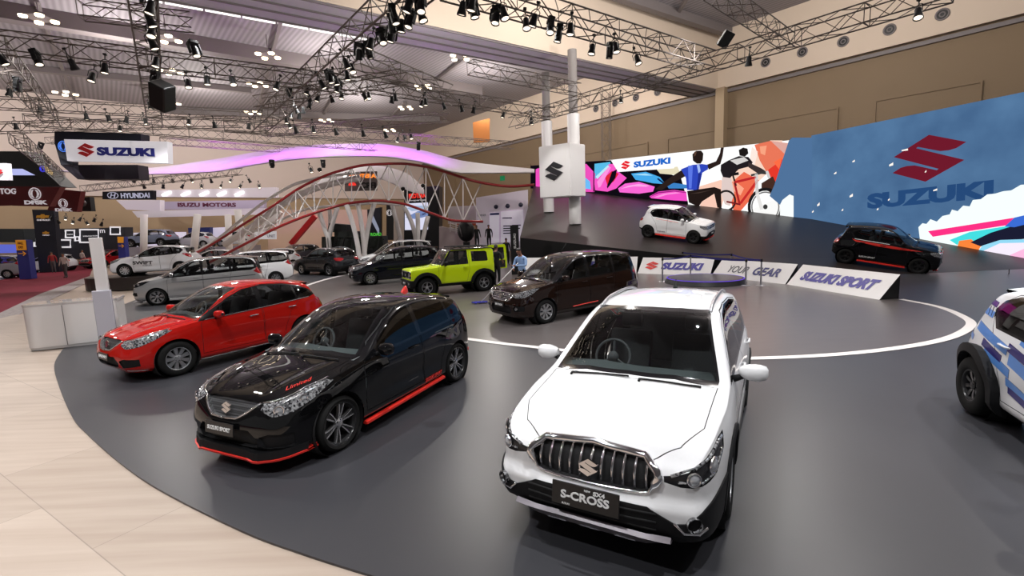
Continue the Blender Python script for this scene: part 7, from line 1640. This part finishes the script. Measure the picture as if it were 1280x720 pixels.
BLKCL = pr('black cloth', (16,16,18), .8); SKYCL = pr('pale blue shirt cloth', (150,180,222), .75); DKCL = pr('dark trousers', (22,23,28), .8); WHCL = pr('white shirt cloth', (200,184,178), .8); GRYCL = pr('grey trousers', (82,76,78), .8); YELCL = pr('yellow shirt cloth', (196,170,40), .8); REDCL = pr('red cloth', (140,30,34), .8)
def grd(x, y, Y=None): p = gz(x, y); p.z = 0; return p
person('person in black shirt and trousers standing at the open back door of the lime off-roader', (-.60,19.3,.006), 2.6, BLKCL, BLKCL, sleeve='short', arms=(((-.26,-.02,1.14),(-.18,-.22,1.02)),((.26,.02,1.14),(.27,-.08,.90))))
mp_ = Vector((.36,15.7,.006))
person('person in pale blue shirt leaning over a mop behind the brown wagon', mp_, -.55, SKYCL, DKCL, arms=(((-.24,-.10,1.15),(-.12,-.34,1.06)),((.24,-.12,1.16),(-.02,-.36,1.18))), lean=.18, head=1.2)
hb = gz(600,379,.02); Rm = Matrix.Rotation(-.55, 4, 'Z'); hand = mp_+Rm @ Vector((-.10,-.43,1.08)); d = (hand-hb).normalized(); e = empty('mop', hb); tag(e, 'blue headed mop with a long white pole held by the person in pale blue', 'mop')
mb = MB(); mb.tube([d*.06, (hand-hb)+d*.25], .013, 8); mb.build('pole', WHITEM, e)
MOPB = pr('blue mop yarn', (40,44,150), .9, noise=.3, nscale=30); mb = MB(); mb.box((0,0,.035),(.46,.14,.03), rz=.2, bev=.01)
for i in range(26):
    a = random.uniform(0, 6.28); x = random.uniform(-.22,.22); mb.tube([(x, random.uniform(-.05,.05), .05), (x+.08*math.cos(a), .10*math.sin(a), .045), (x+.12*math.cos(a), .16*math.sin(a), .008)], .012, 5)
mb.build('mop_head', MOPB, e)
def pd(x, Y, z=0): p = gd(x, 340, Y); p.z = z; return p
person('person in black at the edge of the deck beside the black banner post', pd(634,30), .3, BLKCL, BLKCL, fingers=False)
person('person in black before the lit niche of the white booth', pd(613,34,.9), -.3, BLKCL, BLKCL, fingers=False)
person('person in black seen above the lime off-roader roof, left of the niche', pd(598,33.5,.9), .4, BLKCL, BLKCL, fingers=False)
for lab, x, yf, sh, lg, hat, rot in (('person in white shirt and black trousers walking up the crimson carpet', 105.5,335.5, WHCL, BLKCL, None, 2.9),('person in white and red with grey trousers nearest on the crimson carpet', 83,347.5, WHCL, GRYCL, None, .2),('person in dark clothes left of the nearest person on the carpet', 68,341, REDCL, GRYCL, None, .6),('person in yellow and dark clothes behind the pair on the carpet', 61,337, YELCL, DKCL, None, -.4),('person in yellow vest and black by the white pylon', 113,333, YELCL, BLKCL, None, .5)):
    p = gz(x, yf); s_ = 36.0/p.y if p.y > 36 else 1; q = Vector((p.x, p.y, 0)); person(lab, q, rot, sh, lg, fingers=False, step=.2, hh=1.70)
RA_YAW = 1.16
# ------------------------------------------------------------------ the cars
def put(car, x, y, a, label, cat='car', z=.006):
    car.location = (x, y, z); car.rotation_euler = (0,0,a); tag(car, label, cat); return car
def put_ramp(car, pf, pb, x1, track, label):
    """parks a car on the sloping deck by the contact points of its right-hand wheels"""
    f, b = rp(*pf), rp(*pb); ux = (b-f); ux.normalize(); uy = RN.cross(ux).normalized(); o = f-ux*x1-uy*track
    M4 = Matrix((ux, uy, RN)).transposed().to_4x4(); M4.translation = o+RN*.004; car.matrix_world = M4 @ Matrix.Diagonal((1,1,1.06,1)); tag(car, label, 'car'); return car
MESH = mesh_mat()
Mw = roles(paint('pearl white paint', (.80,.80,.81))); car, B, P = build_car(SCROSS, Mw, 'crossover'); dress_scross(car, B, P, Mw); put(car, .532, 3.257, 1.064, 'white crossover with chrome barred grille, nearest the camera'); C_SC = car
Mk = roles(paint('piano black paint', (.0035,.0035,.004), rough=.12), mesh=MESH, sglass=glass('smoked side glass', (.16,.17,.18), 1.1), rim=pr('machined alloy', (.62,.62,.64), .25, .9))
S_ = dict(BALENO, style=dict(n=6, kind='twin', darklip=1), rim=.245); car, B, P = build_car(S_, Mk, 'hatchback'); dress_baleno(car, B, P, Mk, True); put(car, -3.081, 4.721, 1.139, 'black hatchback with red lip and side skirts beside the red hatchback')
Mr = roles(paint('fire red paint', (.42,.009,.006), rough=.15), mesh=MESH, handle=CHROME); car, B, P = build_car(BALENO, Mr, 'hatchback'); dress_baleno(car, B, P, Mr, False); put(car, -7.136, 8.026, 1.002, 'bright red hatchback parked beside the white reception desk')
Mb = roles(paint('dark brown paint', (.014,.006,.0045), .2, .15), gchrome=CHROME, sglass=SDG); car, B, P = build_car(ERTIGA, Mb, 'wagon'); dress_ertiga(car, B, P, Mb, 'ERTIGA'); put(car, -.327, 11.814, .599, 'dark brown seven seat wagon parked behind the white crossover')
for sg in (1,-1):
    mirror_line(car, B, [(1.7,.8,.33),(2.6,.8,.37)], (0,-sg if sg < 0 else -1,0), .012, Mb['red'], 'side_stripe', off=.004) if sg > 0 else None
Mj = roles(paint('lime yellow paint', lin((206,232,26)), rough=.2), roof=GLOSSB, mirror=TRIM); car, B, P = build_car(JIMNY, Mj, 'off_roader'); dress_jimny(car, B, P, Mj); put(car, -3.976, 17.447, .46, 'lime yellow boxy off-roader with its back door open')
Md = roles(paint('midnight paint', (.006,.007,.012), .2, .15), gchrome=CHROME); car, B, P = build_car(ERTIGA, Md, 'wagon'); dress_ertiga(car, B, P, Md, 'ERTIGA'); put(car, -7.559, 21.948, .451, 'near black seven seat wagon parked left of the lime off-roader'); C_ER = car
Ms = roles(paint('two tone silver paint', (.48,.48,.485), .5, .28), gchrome=DALLOY, spoiler=GLOSSB, rim=pr('machined alloy', (.62,.62,.64), .25, .9), lampin=LAMPDK); S_ = dict(ERTIGA, style=dict(n=7, kind='mesh'), rim=.225)
S_['shapes'] = dict(S_['shapes'], roof_panel=dict(m='roofk', d=(0,0,-1), mirror=False, box=(1.6,4.2,1.5,2), facing=.2, polys=[[(1.92,.60,1.7),(1.85,0,1.7),(1.92,-.60,1.7),(4.10,-.58,1.7),(4.10,.58,1.7)]]), side_band=dict(m='band', d=(0,-1,0), polys=[sd([(1.2,.80),(2.2,.86),(4.1,.92),(4.1,.89),(2.2,.82)])], off=.004)); Ms['band'] = pr('dark side band', (.05,.05,.055), .4); Ms['roofk'] = GLOSSB
car, B, P = build_car(S_, Ms, 'wagon'); dress_ertiga(car, B, P, Ms, None, sport=True); put(car, -14.248, 17.843, .412, 'silver wagon with black roof and sporty wheels behind the red hatchback')
Mi = roles(paint('white deck paint', (.80,.80,.81)), rim=DALLOY, rim2=DARK); car, B, P = build_car(IGNIS, Mi, 'city_car'); dress_ignis(car, B, P, Mi, 'IGNIS')
mirror_line(car, B, [(1.5,.8,.93),(2.7,.8,1.0)], (0,-1,0), .008, Mi['red'], 'side_stripe', off=.003)
decal('side_lettering', B, car, 'IGNIS', 2.35, .40, 1, .06, .42, GREYT, bold=.02); put_ramp(car, (866,304.5), (811,297), IGNIS['x1'], .80, 'white city car with red lower edge, higher on the sloping deck')
Mib = roles(paint('gloss black paint', (.004,.004,.005), rough=.12), rim=DALLOY, rim2=DARK, emblem=REDP); S_ = dict(IGNIS); S_['shapes'] = dict(S_['shapes'], stripe=dict(m='red', d=(0,-1,0), polys=[sd([(.62,.88),(1.2,.92),(2.85,1.02),(3.0,1.06),(2.85,.96),(1.9,.86),(1.2,.84)])], off=.003), stripe_white=dict(m='plate_text', d=(0,-1,0), polys=[sd([(1.7,1.005),(2.9,1.075),(2.9,1.05),(1.7,.985)])], off=.006))
car, B, P = build_car(S_, Mib, 'city_car'); dress_ignis(car, B, P, Mib, 'IGNIS'); decal('side_lettering', B, car, 'SUZUKI SPORT', 2.35, .40, 1, .06, .55, WHITET, bold=.03); put_ramp(car, (1145,343), (1058,330), IGNIS['x1'], .80, 'black city car with red stripes on the sloping deck')
# rally car cut off by the right edge
Mx = roles(paint('rally white paint', (.80,.80,.82)), rim=DALLOY, rim2=DARK, mid=pr('mid blue livery', (84,140,216), .3, coat=.5), navy=pr('navy livery', (34,24,110), .3, coat=.5), sglass=TINT)
S_ = dict(IGNIS, r=.345, tw=.24, arch=.40, under=.27, rim=.19, track=.90, style=dict(n=8, kind='plain'))
def q4(x, z, w, h, s=-.10): return sd([(x, z), (x+w, z+s*w), (x+w, z+s*w+h), (x, z+h)])
S_['shapes'] = dict(S_['shapes'], livery_mid=dict(m='mid', d=(0,-1,0), off=.003, polys=[q4(2.55,.86,.75,.10,.2), q4(1.6,.55,.9,.13,.25), q4(2.45,.63,.5,.10,.3), q4(1.9,.92,.5,.07,.2), q4(1.2,.72,.6,.12,.2), q4(3.05,1.18,.25,.07,.1), q4(2.0,.42,.5,.09,.25), q4(3.30,.86,.2,.06,.2)]), livery_navy=dict(m='navy', d=(0,-1,0), off=.004, polys=[q4(2.62,.76,.42,.08,.25), q4(2.0,.80,.55,.09,.2), q4(1.7,.70,.3,.08,.2), q4(2.1,.40,.36,.07,.2), q4(1.35,.48,.4,.08,.2), q4(1.0,.84,.5,.08,.2), q4(3.08,1.30,.22,.06,.1)]),
    wheel_arch_trim=dict(m='trim', d=(0,-1,0), polys=[archring(.65,.345,.40,.50,.20), archring(3.085,.345,.40,.50,.20)], thick=.085))
S_['r'] = .345
car, B, P = build_car(S_, Mx, 'rally_car'); dress_ignis(car, B, P, Mx, None, lip=False); RALLY = car
f = gz(1206,516); ux = Vector((math.cos(RA_YAW), math.sin(RA_YAW), 0)); uy = Vector((-ux.y, ux.x, 0)); o_ = f-ux*S_['x2']-uy*.90; put(car, o_.x, o_.y, RA_YAW, 'white rally car with blue block livery, cut off by the right edge')
# white hatchback on its black plinth
Mf = roles(paint('white hatch paint', (.74,.74,.76)), mesh=MESH, rim=pr('bright alloy', (.75,.75,.77), .3, .7)); car, B, P = build_car(SWIFT, Mf, 'hatchback'); dress_swift(car, B, P, Mf); decal('side_lettering', B, car, 'SWIFT', 1.62, .66, -1, .17, .86, BLACKM, bold=.03, slope=-.03); decal('small_lettering', B, car, 'SUZUKI', 1.80, .52, -1, .05, .4, GREYT)
ZP = .62; f, b = gz(157,346,ZP), gz(218,338,ZP); a = .27; ux = Vector((math.cos(a), math.sin(a), 0)); uy = Vector((-ux.y, ux.x, 0)); o_ = f-ux*.8+uy*.84; put(car, o_.x, o_.y, a, 'white hatchback with black side lettering on a low black plinth', z=ZP+.006); C_SW = car
e = slab('plinth', [(o_+ux*(1.95+3.3*math.cos(t))+uy*(.2+1.75*math.sin(t)))[:2] for t in np.linspace(0, 2*PI, 41)[:-1]], ZP, pr('dark brown plinth', (40,34,32), .35), ZP); tag(e, 'low black plinth under the white lettered hatchback', 'plinth')
# copies standing further back
PW = paint('pearl white paint', 0)
def again(src, frm, to, name, x, y, a, label, z=.006):
    c = copy_tree(src); recolour(c, frm, to); put(c, x, y, a, label, z=z); c.name = name
    return c
def strip(c, names):
    for ch in list(c.children):
        if any(ch.name.startswith(n) for n in names):
            for g in list(ch.children): bpy.data.objects.remove(g)
            bpy.data.objects.remove(ch)
a = .41; ux = Vector((math.cos(a), math.sin(a), 0)); uy = Vector((-ux.y, ux.x, 0)); f = gd(345,348,23.5); f.z = 0; o_ = f-ux*3.56+uy*.84
again(C_ER, Md['paint'], PW, 'wagon', o_.x, o_.y, a, 'white wagon seen from behind beyond the silver wagon')
van = again(C_ER, Md['paint'], paint('white van paint', (.78,.78,.78)), 'van', gd(447,330,27).x, 27, .40, 'white van behind the near black wagon'); van.scale = (1,1,1.11)
f, b = gz(374,340)*.93, gz(415,341.5)*.93; f.z = b.z = 0; ux = (b-f).normalized(); a = math.atan2(ux.y, ux.x); uy = Vector((-ux.y, ux.x, 0)); m_ = (f+b)/2; o_ = m_-ux*2.205+uy*.86
again(C_SC, Mw['paint'], paint('graphite paint', (.022,.024,.028), .3, .2), 'crossover', o_.x, o_.y, a, 'dark graphite crossover seen from behind, left of the near black wagon')
FAR = [(C_ER, Md['paint'], (150,152,158), 'wagon', -62,330,34,.3,'silver car cut off by the left edge of the frame'),
 (C_SW, Mf['paint'], (225,228,235), 'hatchback', 20,322,42,.4,'white car behind the blue totem and the navy totem'),
 (C_SW, Mf['paint'], (60,70,190), 'hatchback', -50,322,42,.2,'blue car at the far left booth'),
 (C_SC, Mw['paint'], (170,20,26), 'crossover', 105,318,44,1.35,'far red car under the white outlined booth wall'),
 (C_SC, Mw['paint'], (150,152,158), 'crossover', 162,313,38,.35,'silver car behind the white lettered hatchback, left'),
 (C_ER, Md['paint'], (120,122,126), 'wagon', 200,311,43,.35,'grey car behind the white lettered hatchback, middle'),
 (C_SW, Mf['paint'], (226,226,228), 'hatchback', 224,312,36,.35,'white car with red tail lamp near the red rails'),
 (C_SW, Mf['paint'], (216,218,222), 'hatchback', 270,300,49,.1,'far white car before the deep blue booth wall'),
 (C_SC, Mw['paint'], (120,128,150), 'crossover', 158,301,48,.1,'far grey blue car before the bright booth wall'),
 (C_SW, Mf['paint'], (200,202,208), 'hatchback', 216,302,48.5,.1,'far pale car right of the grey blue one'),
 (C_SW, Mf['paint'], (225,225,226), 'hatchback', 300,313,33,.45,'white car under the red rails'),
 (C_SC, Mw['paint'], (52,50,56), 'crossover', 338,312,38,1.0,'dark car with red lamps left of the deep blue one'),
 (C_SW, Mf['paint'], (30,30,110), 'hatchback', 388,311,45,.5,'deep blue car before the peach wall')]
for src, frm, col, nm, x, y, Y, a, lab in FAR:
    Y = capY(x, Y, .86); p = gd(x, y, Y); c = again(src, frm, paint('far paint %d %d %d' % col, col), nm, p.x, Y, a, lab)
    strip(c, ('plate', 'side_lettering', 'small_lettering', 'seat', 'wiper', 'steering', 'dashboard', 'sill_trim', 'shut_line'))
    if p.y > 0 and y < 306:
        c.location.z = max(.006, gd(x, y+8, Y).z)
        if c.location.z > .2:
            q = c.location; mb = MB(); mb.box((q.x+1.95*math.cos(a), q.y+1.95*math.sin(a), q.z/2-.005), (3.9,2.1,q.z-.01), rz=a); o = mb.build('plinth', pr('grey plinth', (150,146,156), .5)); tag(o, 'grey plinth under the '+lab, 'plinth')
# ------------------------------------------------------------------ light
w = bpy.data.worlds.new('hall air'); SC.world = w; w.use_nodes = True
bg = w.node_tree.nodes['Background']; bg.inputs[0].default_value = (1,.98,.97,1); bg.inputs[1].default_value = .2
def area(name, loc, tgt, size, power, col=(1,.96,.92), sy=None):
    l = bpy.data.lights.new(name, 'AREA'); l.energy = power; l.color = col; l.size = size
    if sy: l.shape = 'RECTANGLE'; l.size_y = sy
    o = bpy.data.objects.new(name, l); COL.objects.link(o); o.location = loc
    o.rotation_euler = (Vector(tgt)-Vector(loc)).to_track_quat('-Z', 'Y').to_euler(); return o
def spot(name, loc, tgt, power, ang=60, col=(1,.97,.94), r=.12, blend=.6):
    l = bpy.data.lights.new(name, 'SPOT'); l.energy = power; l.color = col; l.spot_size = math.radians(ang); l.spot_blend = blend; l.shadow_soft_size = r
    o = bpy.data.objects.new(name, l); COL.objects.link(o); o.location = loc; o.rotation_euler = (Vector(tgt)-Vector(loc)).to_track_quat('-Z', 'Y').to_euler(); return o
for i, (x, y) in enumerate(((-8,1),(-3.5,.5),(1.5,.8),(5.5,2.5),(-9,6),(-5,5.5),(-.5,5),(4,6.5),(8,8),(-12,11),(-6,11),(0,10.5),(5,12),(-14,18),(-7,17),(-1,16.5),(-10,24),(-20,19),(-23,27),(-14,28),(9,5),(10,1.5))):  # closing entries are added fill, whitening the plinth hatchback and rally car
    spot('stage_spot_and_fill', (x, y, 7.4), (x+(.9 if i % 2 else -.7), y+1.3, 0), 960, 100, (.985,.99,1), .07, .8)
def bulb(x, y, z, p, r=.5, col=(1,.95,.89)):
    l = bpy.data.lights.new('roof_lamp_and_fill_light', 'POINT'); l.energy = p; l.color = col; l.shadow_soft_size = r; o = bpy.data.objects.new('roof_lamp_and_fill_light', l); COL.objects.link(o); o.location = (x, y, z)
for x, y in ((-38,26),(-26,34),(-14,40),(-2,46),(-44,38),(-30,48),(-16,54),(6,40)): bulb(x, y, 13.5, 1500)
for x, y in ((12,16),(20,14),(4,24),(16,26)): bulb(x, y, 14.5, 1200, .15)
for x, y in ((-12,13),(-2,22),(9,26)): bulb(x, y, 10.6, 800, .1)  # fill lamps added below the header to brighten its soffit
for tx, ty, p in ((330,197,1600),(400,189,2600),(470,187,3000),(525,195,1600),(225,213,1200),(275,208,1200),(130,215,800)):
    spot('violet_wash', tuple(gd(tx, ty-62, 30.6)), tuple(gd(tx, ty, 32.6)), p, 84, (.58,.07,1.0), blend=1)
spot('deck_key', (5,17,9.5), tuple(rp(848,300)), 2600, 24); spot('deck_key', (11,12,9.5), tuple(rp(1110,335)), 1400, 26); spot('deck_key', (0,20,9.5), tuple(gd(700,215,28)), 1800, 22)
SC.cycles.max_bounces = 8; SC.cycles.transparent_max_bounces = 16; SC.cycles.sample_clamp_indirect = 4; SC.cycles.sample_clamp_direct = 0
SC.cycles.use_denoising = True
